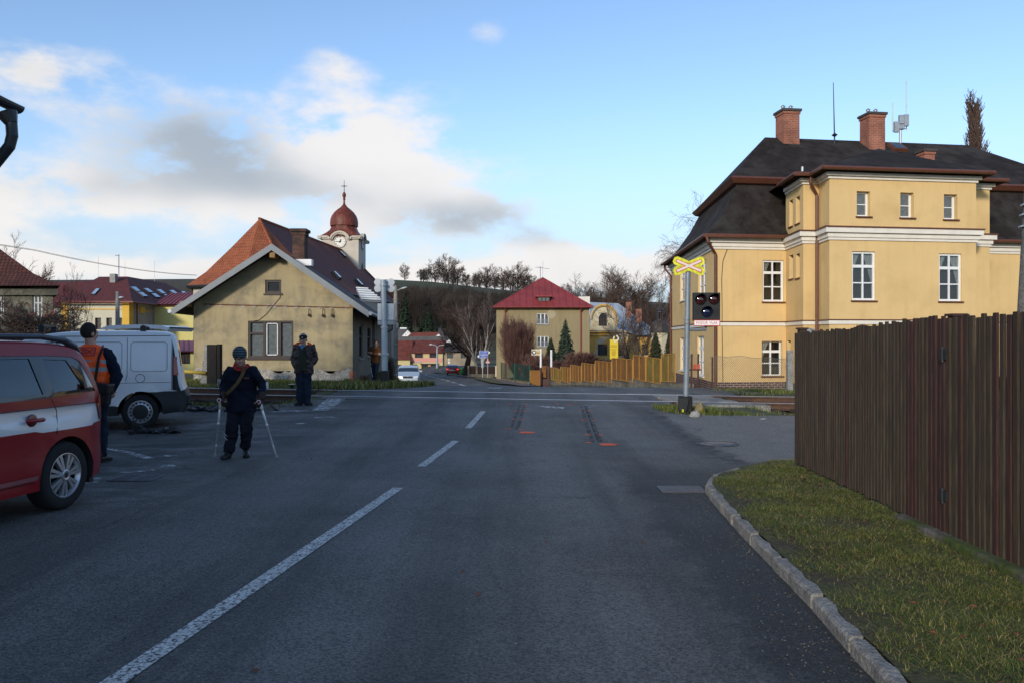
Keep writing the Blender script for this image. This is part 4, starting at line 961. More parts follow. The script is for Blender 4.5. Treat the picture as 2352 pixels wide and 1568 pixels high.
for (a,b) in ((Rr,R1),(L1,Lr)):
    ta,tb=(RA,RB) if a is Rr else (RB,RA)
    for t0,t1,s0,s1 in ((0,.25,0,.35),(.25,.6,.35,.25),(.6,1,.25,0)):
        mb.poly(mid(a,ta,t0,s0),mid(b,tb,t0,s0),mid(b,tb,t1,s1),mid(a,ta,t1,s1))
mb.poly(R1,L1,RB); mb.build('nave_roof',TILEP,ch)
mb=MB(); mb.tube([mid(bl[3],RA,t,s)+Vector((0,0,.08)) for t,s in ((0,0),(.25,.35),(.6,.25),(1,0))],.13,6); mb.tube([RA+Vector((0,0,.06)),RB+Vector((0,0,.06))],.12,6); mb.build('ridge_tiles',TILEO,ch)
mb=MB(); wp=[ax0-nr*5.7+dr*0]+[ax0+(p-ax0)*.92 for p in apse[1:4]]+[ax0+nr*5.7,e1r-nr*.4,e1l+nr*.4]
for i in range(len(wp)): wf2=WF(wp[i],wp[(i+1)%len(wp)]); wall(mb,wf2,[(0,-2),(wf2.L,-2),(wf2.L,ze-.05),(0,ze-.05)],[])
mb.build('wall',STUC,ch)
mb=MB(); 
for i in range(4): mb.tube([bl[i]-Vector((0,0,.12)),bl[i+1]-Vector((0,0,.12))],.13,6)
mb.tube([Rr-Vector((0,0,.1)),R1-Vector((0,0,.1))],.12,6); mb.build('gutter',BLACKP,ch)
nrm=(R1-Rr).cross(RA-Rr).normalized()
if nrm.z<0: nrm=-nrm
def onroof(px,py):
    d_=(W(px,py,1)-Vector((0,0,CAMZ))); o_=Vector((0,0,CAMZ)); t=(Rr-o_).dot(nrm)/d_.dot(nrm); return o_+d_*t
for (x,y) in ((774,632.5),(825,649.5),(786,584)):
    q=onroof(x,y); s=(R1-Rr).normalized(); u=nrm.cross(s).normalized(); mb=MB()
    X=Matrix.Translation(q)@Matrix((( s.x,u.x,nrm.x,0),(s.y,u.y,nrm.y,0),(s.z,u.z,nrm.z,0),(0,0,0,1))); mb.bx(-.35,.35,-.5,.5,-.5,.12,X=X); o=mb.build('skylight',BLACKP,ch)
    mb=MB(); mb.bx(-.28,.28,-.42,.42,.12,.14,X=X); child_build(mb,'pane',mat('skylight_pane',(.55,.6,.64),.15,.05,spec=.9),o,ch)
# tower
tx0,tx1,ty0,ty1=-22.75,-18.35,95,99.6; txc=(tx0+tx1)/2; tyc=(ty0+ty1)/2; zc=14.0
STUG=mat('pale_tower_plaster',(.50,.455,.38),.92,.12,.6,col2=(.36,.32,.27),thr=(.5,.75),vs2=.4,bump=.15,bs=10)
ccz=CAMZ+(CY-555.8)/F*95; 
mb=MB(); T=[WF((tx0,ty0),(tx1,ty0)),WF((tx1,ty0),(tx1,ty1)),WF((tx1,ty1),(tx0,ty1)),WF((tx0,ty1),(tx0,ty0))]
for i,f_ in enumerate(T):
    cu=f_.L/2
    arch=[(cu+.95*math.cos(t),ccz+.95*math.sin(t)) for t in np.linspace(.35,math.pi-.35,9)]
    wall(mb,f_,[(0,-3),(f_.L,-3),(f_.L,zc)]+arch+[(0,zc)],[(cu-.55,cu+.55,7.5,10.6)] if i==1 else [],rev=.3)
mb.build('tower',STUG,ch)
f_=T[1]; cu=f_.L/2; mb=MB()
for k in range(12): mb.bar(f_.P(cu-.55,7.6+k*.27,.2),f_.P(cu+.55,7.6+k*.27,.2),.2,.03)
panel(mb,[(cu-.55,7.5),(cu+.55,7.5),(cu+.55,10.6),(cu-.55,10.6)],[],lambda u,z:f_.P(u,z,.28)); 
panel(mb,[(cu-.55,10.6),(cu+.55,10.6)]+[(cu+.55*math.cos(t),10.6+.6*math.sin(t)) for t in np.linspace(0.3,2.84,7)],[],lambda u,z:f_.P(u,z,-.02)); mb.build('louvre_window',mat('louvre_dark',(.05,.045,.04),.8,.2),ch)
mb=MB()
for i,f_ in enumerate(T):
    cu=f_.L/2
    for (r_,w_,o0) in ((1.02,.16,.30),(1.18,.12,.42)):
        zz=zc if r_<1.1 else zc+.16
        pts=[(-.42,zz-.04)]+[(cu-r_-.25,zz-.04)]+[(cu+r_*math.cos(t),ccz+.0+r_*math.sin(t)) for t in np.linspace(math.pi-.25,.25,13)]+[(cu+r_+.25,zz-.04),(f_.L+.42,zz-.04)]
        if i in (0,1):
            for a,b in zip(pts[:-1],pts[1:]): mb.bar(f_.P(a[0],a[1],-o0/2+.05),f_.P(b[0],b[1],-o0/2+.05),o0,.2) if abs(a[0]-b[0])>.01 or 1 else 0
        else: mb.bar(f_.P(-.42,zz-.04,-o0/2),f_.P(f_.L+.42,zz-.04,-o0/2),o0,.2)
mb.build('cornice',STUG,ch)
CLK=mat('clock_face',(.70,.68,.62),.6,.05,4)
for i in (0,1):
    f_=T[i]; cu=f_.L/2; c_=f_.P(cu,ccz,-.08); mb=MB()
    panel(mb,[(cu+.66*math.cos(t),ccz+.66*math.sin(t)) for t in np.linspace(0,6.283,33)[:-1]],[],lambda u,z:f_.P(u,z,-.08)); o=mb.build('clock_face',CLK,ch)
    mb=MB()
    pts=[f_.P(cu+.68*math.cos(t),ccz+.68*math.sin(t),-.09) for t in np.linspace(0,6.283,33)]; mb.tube(pts,.045,6)
    child_build(mb,'rim',STUC,o,ch)
    mb=MB()
    for k,tx in enumerate(['XII','I','II','III','IIII','V','VI','VII','VIII','IX','X','XI']):
        t=math.pi/2-k*math.pi/6; cxx,czz=cu+.53*math.cos(t),ccz+.53*math.sin(t)
        tm=text_mb(tx,.19,lambda x,y,z:f_.P(cxx+x*math.sin(t)*0+x*.8*math.cos(t-math.pi/2)-y*math.sin(t-math.pi/2),czz+x*.8*math.sin(t-math.pi/2)+y*math.cos(t-math.pi/2),-.10-z)); mb.add(tm.v,tm.f)
    child_build(mb,'numerals',BLACKP,o,ch); mb=MB()
    def hand(a,l,w_): 
        d_=(math.cos(a),math.sin(a)); q=[(cu-d_[0]*.15-d_[1]*w_,ccz-d_[1]*.15+d_[0]*w_),(cu-d_[0]*.15+d_[1]*w_,ccz-d_[1]*.15-d_[0]*w_),(cu+d_[0]*l*.8+d_[1]*w_,ccz+d_[1]*l*.8-d_[0]*w_),(cu+d_[0]*l,ccz+d_[1]*l),(cu+d_[0]*l*.8-d_[1]*w_,ccz+d_[1]*l*.8+d_[0]*w_)]
        mb.extr(q,lambda u,v,w:f_.P(u,v,-.12-w),.02)
    hand(math.pi*.985,.52,.035); hand(math.pi/2-.40,.36,.05)
    child_build(mb,'hands',BLACKP,o,ch)
DOME=mat('rusty_red_dome',(.135,.032,.018),.55,.3,1.2,col2=(.17,.13,.115),thr=(.6,.72),vs2=1.0,stretch=(1.6,1.6,.35),fine=3,bump=.2,bs=3)
zz=lambda y:CAMZ+(CY-y)/F*97.3; rr_=lambda p:p/F*97.3
mb=MB()
# square flare to octagon waist
def sqring(hw_,z,oc): # oc 0 square .. 1 octagon
    k=hw_*(1-oc*(1-.4142)); return [(txc+x,tyc+y,z) for x,y in ((k,-hw_),(hw_,-k),(hw_,k),(k,hw_),(-k,hw_),(-hw_,k),(-hw_,-k),(-k,-hw_))]
loft(mb,[sqring(2.55,14.18,0.0),sqring(2.25,14.35,.05),sqring(1.85,14.75,.35),sqring(1.58,15.15,.8),sqring(1.45,15.55,1),sqring(1.43,15.75,1)])
mb.build('flared_skirt',DOME,ch,smooth=False)
mb=MB(); prof=[(1.43,15.7),(1.7,zz(521)),(1.72,zz(513)),(1.66,zz(505)),(1.5,zz(497)),(1.2,zz(489)),(.8,zz(482)),(.45,zz(477)),(.18,zz(471)),(.11,zz(466)),(.11,zz(460)),(.17,zz(458)),(.12,zz(455)),(.22,zz(451)),(.23,zz(447)),(.12,zz(443)),(.03,zz(441.5))]
mb.lathe(prof,(txc,tyc,0),16); mb.build('onion_dome',DOME,ch,smooth=True,angle=25)
mb=MB(); mb.tube([(txc,tyc,zz(443)),(txc,tyc,zz(414))],[.05,.025],6); mb.tube([(txc-.37,tyc,zz(428)),(txc+.37,tyc,zz(428))],.04,6); mb.ell((txc,tyc,zz(428)),.1,.06,.1); mb.build('cross',BLACKP,ch)

# ---- school-like block with red roof and skylights
RROOF=mat('dark_red_roofing',(.105,.022,.018),.75,.15,2,bump=.3,bs=8,fine=6)
sc=empty('red_roofed_block',(-39,75,-1),'cream block with yellow corner pilasters, dark red hipped roof and skylights','building')
CRW=mat('cream_render',(.52,.49,.38),.9,.05,1); YEL=mat('ochre_trim',(.62,.38,.06),.85,.08,1); GRW=mat('grey_render',(.30,.30,.28),.9,.08,1); LY=mat('pale_yellow_render',(.58,.52,.20),.9,.05,.6)
f0=WF((-42.2,75),(-36.2,75)); zt=f0.z(225,693)
rr=[f0.rect(218,232,730,757),f0.rect(244,257,730,757),f0.rect(271,283,730,757)]
mb=MB(); wall(mb,f0,[(0,-3),(f0.L,-3),(f0.L,zt),(0,zt)],rr,rev=.25); mb.build('front_wall',CRW,sc)
for r in rr: window(sc,f0,r,.25,BROWNW,GLASS,1,(.7,),.08,.06)
f1=WF((-36.2,75),(-36.2,80)); f1b=WF((-36.0,79.9),(-31.2,79.9))
mb=MB(); wall(mb,f1,[(0,-3),(f1.L,-3),(f1.L,zt),(0,zt)],[]); mb.build('side_wall',GRW,sc)
mb=MB(); z2=CAMZ+(CY-700)/F*80; wall(mb,WF((-36.0,80.05),(-30.8,80.05)),[(0,-3),(5.2,-3),(5.2,z2),(0,z2)],[]); mb.build('extension_wall',LY,sc)
mb=MB(); mb.bar(f0.P(0.02,-3,-.06),f0.P(.02,zt,-.06),.55,.12,up=(0,1,0)); 
mb.bx(-42.5,-42.0,74.88,75.0,-3,zt); mb.bx(-36.75,-36.08,74.88,75.0,-3,zt); mb.bx(-36.2,-36.08,75,75.75,-3,zt)
zb_=f0.z(225,710); mb.bx(-42,-36.75,74.94,75.0,zb_-.07,zb_+.03); mb.bx(-36.2,-36.14,75.75,80,zb_-.07,zb_+.03); q=f1; mb.bx(-36.2,-36.1,77.2,78.2,zt-1.0,zt-.4); mb.build('trim',YEL,sc)
FLc=Vector((-42.9,74.4,zt+.02)); FRc=Vector((-35.6,74.4,zt+.02)); R1_=Vector((-42.6,82,8.3)); R2_=Vector((-39.7,82,8.32)); R3_=Vector((-39.75,91,8.3)); BRc=Vector((-35.6,98,zt+.02))
mb=MB(); mb.poly(FLc,FRc,R2_,R1_); mb.poly(FRc,BRc,R3_,R2_); mb.poly(BRc,Vector((-46,98,zt)),R3_)
Lw=[Vector((-60,76,zt-.5)),Vector((-42.9,76,zt-.5)),Vector((-42.7,82,7.9)),Vector((-60,82,7.3))]; mb.poly(FLc,R1_,Vector((-42.9,90,zt))); mb.poly(*Lw); mb.poly(Lw[3],Lw[2],Vector((-42.9,90,zt)),Vector((-60,90,zt)))
mb.build('roof',RROOF,sc)
mb=MB(); wall(mb,WF((-60,76.3),(-42.2,76.3)),[(0,-3),(17.8,-3),(17.8,zt-.5),(0,zt-.5)],[]); mb.bx(-46,-36.2,80.1,97,-3,zt-.02); mb.build('wing_wall',GRW,sc)
REDM=mat('red_metal_roof',(.22,.045,.05),.5,.12,1.5,metal=.1,coat=.1)
mb=MB(); p=[W(352,699,79.6),W(430,699,79.6),W(460,672,84),W(392,674,84)]; mb.poly(*p); mb.poly(*[v-Vector((0,0,.12)) for v in p[::-1]])
for i in range(9): mb.bar(p[0].lerp(p[1],i/8)+Vector((0,0,.04)),p[3].lerp(p[2],i/8)+Vector((0,0,.04)),.04,.07)
mb.build('extension_roof',REDM,sc)
mb=MB(); mb.tube([FLc+Vector((0,-.1,-.1)),FRc+Vector((.1,-.1,-.1)),BRc+Vector((.1,0,-.1))],.1,6); mb.tube([(-35.95,76.2,zt),(-35.95,76.2,-3)],.07,6); mb.build('gutter',mat('red_gutter',(.13,.02,.02),.5,.1),sc)
SKY_=mat('skylight_glass',(.34,.45,.54),.12,.08,1,spec=.9)
nr1=(R2_-FRc).cross(BRc-FRc).normalized(); nr1=nr1 if nr1.z>0 else -nr1; nf1=(FRc-FLc).cross(R2_-FLc).normalized()
def hit(px,py,p0,n_):
    d_=(W(px,py,1)-Vector((0,0,CAMZ))); o_=Vector((0,0,CAMZ)); return o_+d_*((p0-o_).dot(n_)/d_.dot(n_))
zq=lambda x,y:(.2026*x,476.4+.2026*y)
quads=[((1465,907),(1530,907),(1595,962),(1550,965)),((1550,968),(1607,968),(1680,1022),(1622,1020)),((1615,925),(1670,925),(1740,975),(1690,975)),((1703,983),(1755,983),(1822,1030),(1765,1030)),((1763,937),(1815,937),(1885,988),(1835,988)),((1845,995),(1890,995),(1935,1025),(1892,1027)),((1908,945),(1960,945),(2025,995),(1975,997)),((2042,960),(2085,960),(2118,985),(2080,990))]
for qd in quads:
    P4=[hit(*zq(*c_),FRc,nr1) for c_ in qd]; mb=MB(); mb.add([v+nr1*.10 for v in P4]+[v-nr1*.05 for v in P4],[(0,1,2,3),(0,4,5,1),(1,5,6,2),(2,6,7,3),(3,7,4,0),(7,6,5,4)]); o=mb.build('skylight',BLACKP,sc)
    cn=sum(P4,Vector())/4; mb=MB(); mb.poly(*[cn+(v-cn)*.86+nr1*.115 for v in P4]); child_build(mb,'pane',SKY_,o,sc)
P4=[hit(*zq(*c_),FLc,nf1) for c_ in ((1095,928),(1140,928),(1075,1000),(1028,998))]; mb=MB(); mb.add([v+nf1*.1 for v in P4]+[v-nf1*.05 for v in P4],[(0,1,2,3),(0,4,5,1),(1,5,6,2),(2,6,7,3),(3,7,4,0)]); o=mb.build('skylight',BLACKP,sc)
cn=sum(P4,Vector())/4; mb=MB(); mb.poly(*[cn+(v-cn)*.84+nf1*.115 for v in P4]); child_build(mb,'pane',SKY_,o,sc)
x=(258-CX)/F*80; mb=MB(); mb.bx(x-.27,x+.27,80,80.6,7.3,CAMZ+(CY-629)/F*80); mb.build('chimney',CONC,sc)
x=(273-CX)/F*82; mb=MB(); mb.tube([(x,82,8.2),(x,82,CAMZ+(CY-585)/F*82)],.045,6); zt_=CAMZ+(CY-587)/F*82; mb.tube([(x-.4,82,zt_),(x+.05,82,zt_)],.04,6); 
for xp,yt in ((226,590),(287,600),(355,600)): xx=(xp-CX)/F*84; mb.tube([(xx,84,8),(xx,84,CAMZ+(CY-yt)/F*84)],.018,5)
mb.build('roof_masts',STEEL,sc)
# lower shed with red lean-to roof between van and gabled house
sh=empty('garden_shed',((425-CX)/F*45,45,0),'low yellowish shed with red metal roof and brown doors left of the gabled house','shed')
mb=MB(); wf3=WF(((400-CX)/F*45,45),((452-CX)/F*45,45)); rd=wf3.rect(415,437,806,835); wall(mb,wf3,[(0,-2),(wf3.L,-2),(wf3.L,CAMZ-.5),(0,CAMZ-.5)],[rd],rev=.08); mb.build('wall',LY,sh); mb=MB(); mb.poly(wf3.P(rd[0],rd[2],.08),wf3.P(rd[1],rd[2],.08),wf3.P(rd[1],rd[3],.08),wf3.P(rd[0],rd[3],.08)); 
for i in range(4): u=rd[0]+(rd[1]-rd[0])*i/3; mb.bar(wf3.P(u,rd[2],.06),wf3.P(u,rd[3],.06),.04,.04)
mb.build('door',BROWNW,sh)
mb=MB(); p=[W(398,806,44.7),W(455,806,44.7),W(455,782,47),W(398,782,47)]; mb.poly(*p); mb.poly(*[v-Vector((0,0,.06)) for v in p[::-1]]); 
for i in range(6): mb.bar(p[0].lerp(p[1],i/5)+Vector((0,0,.03)),p[3].lerp(p[2],i/5)+Vector((0,0,.03)),.03,.05)
mb.build('roof',REDM,sh)

# ---- dark plastered old house far left
OLD=mat('old_grey_green_plaster',(.115,.11,.085),.95,.2,1,col2=(.055,.055,.045),thr=(.45,.65),vs2=.8,fine=5)
TILED=brickmat('dark_red_tiles',(.11,.036,.024),(.085,.028,.02),(.03,.014,.012),.24,.33,.04,bump=1)
oh=empty('old_house',(-33,45,0),'old dark plastered house with steep dark red tiled hip roof at the left edge','house')
f0=WF((-44,45),(-26,45)); rr=[f0.rect(-8,9,667,730),f0.rect(75,97,675,736),f0.rect(75,97,757,790)]
mb=MB(); wall(mb,f0,[(0,-2),(f0.L,-2),(f0.L,4.6),(0,4.6)],rr,rev=.2); f1=WF((-26,45),(-34,57)); wall(mb,f1,[(0,-2),(f1.L,-2),(f1.L,4.6),(0,4.6)],[]); mb.build('wall',OLD,oh)
for r in rr: window(oh,f0,r,.12,mat('grey_white_frame',(.40,.42,.42),.6,.1),GLASS,2,(.66,),.1,.06,.05)
C=[Vector((-44.7,44.3,4.7)),Vector((-25.2,44.3,4.75)),Vector((-33.6,57.7,4.7)),Vector((-47,57.7,4.7))]; ra=Vector((-39,51,9.15)); rb_=Vector((-34.8,50.5,9.15))
mb=MB()
def fl(a,b,ta,tb): 
    A_=a.lerp(ta,.25)-Vector((0,0,.30)); B_=b.lerp(tb,.25)-Vector((0,0,.30)); mb.poly(a,b,B_,A_); mb.poly(A_,B_,tb,ta) if ta!=tb else mb.poly(A_,B_,ta)
fl(C[0],C[1],ra,rb_); fl(C[1],C[2],rb_,rb_); fl(C[2],C[3],rb_,ra); fl(C[3],C[0],ra,ra); mb.build('roof',TILED,oh)
mb=MB(); band(mb,[(-44,45),(-26,45),(-34,57),(-44,57)],4.25,4.62,.22,closed=True); mb.build('cornice',OLD,oh)

# ---- near left house: only its gutter and downpipe reach into the picture; it shades the yard
nh=empty('near_left_house',(-9,2,0),'dark zinc gutter corner and swan-neck downpipe of a house at the left edge','house')
NW=mat('near_house_render',(.35,.32,.26),.9,.1)
mb=MB(); hx=-7.15; mb.bx(-17,hx,-30,9.3,0,4.75); mb.build('wall',NW,nh)
mb=MB(); mb.poly((hx+.62,-30.6,4.62),(hx+.62,9.75,4.62),(-12,9.75,9.0),(-12,-30.6,9.0)); mb.poly((-17.6,9.75,4.7),(-17.6,-30.6,4.7),(-12,-30.6,9.0),(-12,9.75,9.0)); mb.poly((hx,9.3,4.7),(-17,9.3,4.7),(-12,9.3,10)); mb.poly((hx,-30,4.7),(-12,-30,10),(-17,-30,4.7)); mb.build('roof',TILED,nh)
ZINC=mat('dark_zinc',(.035,.04,.045),.45,.3,4,metal=.4)
Yg=9.9; mb=MB(); gp=W(58,240,Yg)
prof=[( .085*math.cos(t),.085*math.sin(t)) for t in np.linspace(math.pi,2*math.pi,9)]
n=len(prof); 
g_end=W(36,250,9.9); y0_=-30; xg=g_end.x+.0; zg=g_end.z+.03
vs=[]
# gutter runs along the eave away behind the camera; end cap turned to the street
for (yy) in (9.95,-30): vs+=[(xg+a,yy,zg+b) for a,b in prof]
mb.add(vs,[(i,i+1,n+i+1,n+i) for i in range(n-1)]+[tuple(range(n))]); 
mb.build('gutter',ZINC,nh)
mb=MB(); a_=W(22,262,9.75); mb.tube([W(16,262,9.75),W(26,285,9.75)],[.12,.07],12); mb.tube([W(26,283,9.75),W(28,312,9.75),W(22,336,9.75),W(-12,378,9.75),W(-45,415,9.75),W(-55,480,9.7),(W(-55,480,9.7).x,9.7,0)],.066,12); mb.build('downpipe',ZINC,nh)
mb=MB(); mb.bar(W(-40,205,9.8),W(12,232,9.8),.2,.06); mb.build('roof_edge',TILED,nh)

# ---- row of houses at the far street, cottages on the slope
TR=brickmat('brick_red_tiles',(.17,.045,.03),(.14,.038,.027),(.09,.03,.025),.3,.4,.03,bump=.6)
def simple_house(name,label,cat,Y,x0,x1,ytop,ybot,ridge_y,dep,wm,rm,wins=(),ov=.4,glass=GLASS,rx0=0,rx1=0,bands=()):
    e=empty(name,((x0+x1)/2/1,Y,0),label,cat); e.location=W((x0+x1)/2,ybot,Y)
    A_=W(x0,0,Y);B_=W(x1,0,Y); wf_=WF((A_.x,Y),(B_.x,Y)); zt=CAMZ+(CY-ytop)/F*Y; zb=CAMZ+(CY-ybot)/F*Y-1.5
    rr=[wf_.rect(*w_[:4]) for w_ in wins]; mb=MB(); wall(mb,wf_,[(0,zb),(wf_.L,zb),(wf_.L,zt),(0,zt)],rr,rev=.15)
    P4=[(A_.x,Y),(B_.x,Y),(B_.x,Y+dep),(A_.x,Y+dep)]
    zr=CAMZ+(CY-ridge_y)/F*(Y+dep/2)
    for i in (1,3): f_=WF(P4[i],P4[(i+1)%4]); wall(mb,f_,[(0,zb),(f_.L,zb),(f_.L,zt),(f_.L/2,zr-.15),(0,zt)],[])
    f_=WF(P4[2],P4[3]); wall(mb,f_,[(0,zb),(f_.L,zb),(f_.L,zt),(0,zt)],[]); mb.build('wall',wm,e)
    mb=MB(); a=Vector((A_.x-.1,Y-ov,zt-.1)); b=Vector((B_.x+.1,Y-ov,zt-.1)); c=Vector((B_.x+.1-rx1,Y+dep/2,zr)); d=Vector((A_.x-.1+rx0,Y+dep/2,zr))
    a2=Vector((a.x,Y+dep+ov,a.z)); b2=Vector((b.x,Y+dep+ov,a.z)); t_=Vector((0,0,-.15))
    mb.poly(a,b,c,d); mb.poly(b2,a2,d,c); mb.poly(a+t_,d+t_,c+t_,b+t_); mb.poly(a,a+t_,b+t_,b)
    for p,q,r in ((a,d,a2),(b2,c,b)):
        if rx0 and p is a: mb.poly(a2,a,d)
        elif rx1 and p is b2: mb.poly(b,b2,c)
        else: mb.poly(p,q,q+t_,p+t_); mb.poly(q,r,r+t_,q+t_)
    mb.build('roof',rm,e)
    for w_,r in zip(wins,rr):
        k=w_[4] if len(w_)>4 else 'w'
        if k=='w': window(e,wf_,r,.15,BLACKP,glass,3,(),.12,.1)
        elif k=='s': window(e,wf_,r,.15,BLACKP,GLASS,1,(),.15,.1)
        elif k=='d':
            mb=MB(); mb.poly(wf_.P(r[0],r[2],.15),wf_.P(r[1],r[2],.15),wf_.P(r[1],r[3],.15),wf_.P(r[0],r[3],.15)); mb.build('door',BROWNW,e)
    return e,wf_
PY=mat('pastel_yellow',(.52,.44,.22),.9,.06,.5); PK=mat('salmon_pink',(.58,.27,.22),.9,.06,.5); BG=mat('beige_render',(.30,.25,.175),.9,.12,.5); 
z3=lambda x,y:(1300*.6806+.1157*x, 1080*.6806+.1157*y)
def rc(x0,x1,y0,y1,k='w'): a=z3(x0,y0); b=z3(x1,y1); return (a[0],b[0],a[1],b[1],k)
e,wfp=simple_house('shop_house','two-storey pale yellow house with a salmon pink band, red roof and dark shopfront','house',150,942,1017,z3(0,628)[1],z3(0,1030)[1],781,10,PY,TR,[rc(592,748,655,745),rc(882,1035,655,745),rc(540,640,875,1020,'d'),rc(720,850,878,975,'s'),rc(905,1020,878,975,'s')])
mb=MB()
def bb2(mb,wf_,px,o=.04):
    r=wf_.rect(*px); mb.add([wf_.P(u,z,w) for w in (-o,.0) for u,z in ((r[0],r[2]),(r[1],r[2]),(r[1],r[3]),(r[0],r[3]))],[(0,1,2,3),(1,0,4,5),(2,1,5,6),(3,2,6,7),(0,3,7,4)])
for px in (rc(500,1138,748,830),rc(500,560,830,850),rc(855,900,880,975),rc(1000,1040,940,975)): bb2(mb,wfp,px[:4])
for px in (rc(576,590,655,748),rc(750,764,655,748),rc(868,880,655,748),rc(1037,1050,655,748)): bb2(mb,wfp,px[:4])
mb.build('pink_band',PK,e)
mb=MB(); 
for px in (rc(700,1065,855,878),rc(510,578,820,838)): bb2(mb,wfp,px[:4],.3)
mb.build('awning',BLACKP,e)
mb=MB(); bb2(mb,wfp,rc(580,718,820,838)[:4],.15); mb.build('shop_sign',mat('grey_sign',(.35,.36,.36),.6,.1,3),e)
simple_house('low_red_roofed_house','low yellow house with steep red roof beside the utility pole','house',149,893,941.5,z3(0,755)[1],z3(0,1040)[1],781.5,9,PY,TR,[rc(245,318,878,962,'s')])
simple_house('beige_house','beige rendered two-storey house with dark roof behind the bins','house',150.5,1017.2,1090,z3(0,612)[1],z3(0,1030)[1],786,10,BG,mat('dark_grey_tiles',(.06,.045,.042),.85,.2,3),[rc(1225,1350,655,752),rc(1500,1600,655,752),rc(1220,1345,880,950,'s')],glass=LACE)
WH=mat('whitewash',(.72,.72,.72),.9,.04,1); GT=mat('grey_slate',(.075,.07,.068),.85,.25,2,fine=4); DRKW=mat('dark_barn_wood',(.045,.028,.02),.9,.3,2)
# gable-front cottages
def gable_house(name,label,Y,x0,x1,ye,yb,ap_x,ap_y,dep,wm,rm,half=None,ax_dx=0):
    e=empty(name,W((x0+x1)/2,yb,Y),label,'cottage'); A_=W(x0,0,Y);B_=W(x1,0,Y); wf_=WF((A_.x,Y),(B_.x,Y)); z=lambda y:CAMZ+(CY-y)/F*Y
    ua=wf_.u(ap_x); mb=MB(); wall(mb,wf_,[(0,z(yb)-2),(wf_.L,z(yb)-2),(wf_.L,z(ye)),(ua,z(ap_y)),(0,z(ye))],[])
    b=WF((B_.x,Y),(B_.x+ax_dx,Y+dep)); wall(mb,b,[(0,z(yb)-2),(b.L,z(yb)-2),(b.L,z(ye)),(0,z(ye))],[]); mb.build('wall',wm,e)
    mb=MB(); o=.3; a=Vector((A_.x-o,Y-o,z(ye)-.15)); c=Vector((B_.x+o,Y-o,z(ye)-.15)); t=Vector((A_.x+ua,Y-o,z(ap_y)+.2)); s=Vector((ax_dx,dep,0)); k=Vector((0,0,-.2))
    mb.poly(a,t,t+s,a+s); mb.poly(t,c,c+s,t+s); mb.poly(a,a+k,t+k,t); mb.poly(t,t+k,c+k,c); mb.poly(a+s,t+s,c+s); mb.build('roof',rm,e); return e,wf_
e,wf_=gable_house('white_cottage','whitewashed cottage gable with grey roof above the red-roofed houses',215,z3(285,0)[0],z3(590,0)[0],z3(0,345)[1],z3(0,405)[1],z3(440,0)[0],z3(0,190)[1],14,WH,GT,ax_dx=-14)
mb=MB()
for (x,y) in ((407,285),(450,255),(490,285)): bb2(mb,wf_,rc(x-5,x+5,y-10,y+10)[:4],.05)
bb2(mb,wf_,rc(395,443,355,405)[:4],.05); mb.build('gable_vents',DARK,e)
x,y=z3(358,150); q=W(x,y,220); mb=MB(); mb.bx(q.x-.9,q.x+.9,220,221.5,q.z-5,q.z); mb.build('chimney',WH,e)
simple_house('grey_roofed_barn','long dark barn with a wide grey roof on the slope','barn',228,z3(650,0)[0],z3(1170,0)[0],z3(0,300)[1],z3(0,400)[1],z3(0,135)[1],16,DRKW,GT,rx0=6,rx1=2)
gable_house('small_white_cottage','small white gable with curved red roof below the barn',205,z3(920,0)[0],z3(1135,0)[0],z3(0,370)[1],z3(0,400)[1],z3(1065,0)[0],z3(0,255)[1],9,WH,TR,ax_dx=-8)
gable_house('white_gabled_house','white gable with grey roof partly behind the brown tree',190,z3(1210,0)[0],z3(1345,0)[0],z3(0,405)[1],z3(0,420)[1],z3(1290,0)[0],z3(0,335)[1],12,WH,GT,ax_dx=-16)

# ---- tan house with red tin hip roof
th_=empty('tan_house',(3.3,88,-2),'plain tan rendered house with a bright red standing-seam hip roof','house')
TAN=mat('tan_render',(.27,.22,.125),.92,.06,.4,spec=.2,bump=.1,bs=30,col2=(.23,.19,.105),thr=(.5,.8),vs2=.3,streak=.2)
RT=mat('red_tin_roof',(.27,.042,.038),.5,.14,.8,metal=.05,coat=.1,col2=(.16,.028,.026),thr=(.5,.8),vs2=.5)
Yt=88; f0=WF((W(1140,0,Yt).x,Yt),(W(1354,0,Yt).x,Yt)); zt=f0.z(1246,705); rr=[f0.rect(1233,1260,720,745),f0.rect(1233,1259.5,772,796)]
mb=MB(); wall(mb,f0,[(0,-3),(f0.L,-3),(f0.L,zt),(0,zt)],rr,rev=.15)
P4=[f0.A,f0.B,f0.B+Vector((0,13)),f0.A+Vector((0,13))]
for i in (1,2,3): f_=WF(P4[i],P4[(i+1)%4]); wall(mb,f_,[(0,-3),(f_.L,-3),(f_.L,zt),(0,zt)],[])
mb.build('wall',TAN,th_)
for r in rr: 
    wn=window(th_,f0,r,.1,WHITE,GLASS,3,(),.06,.07,.1,CONC); mb=MB(); h=(r[3]-r[2])
    for i in range(16): u=r[0]+(r[1]-r[0])*(i+.5)/16; mb.bar(f0.P(u,r[2]+.02,-.06),f0.P(u,r[2]+h*.5,-.06),.02,.02)
    child_build(mb,'railing',STEEL,wn,th_)
o=.65; E4=[Vector((f0.A.x-.35,Yt-o,zt)),Vector((f0.B.x+.35,Yt-o,zt)),Vector((f0.B.x+.35,Yt+13+o,zt)),Vector((f0.A.x-.35,Yt+13+o,zt))]; ap_=Vector((W(1246,0,94.5).x,93.5,CAMZ+(CY-638)/F*93.5)); ap2=ap_+Vector((0,2,0))
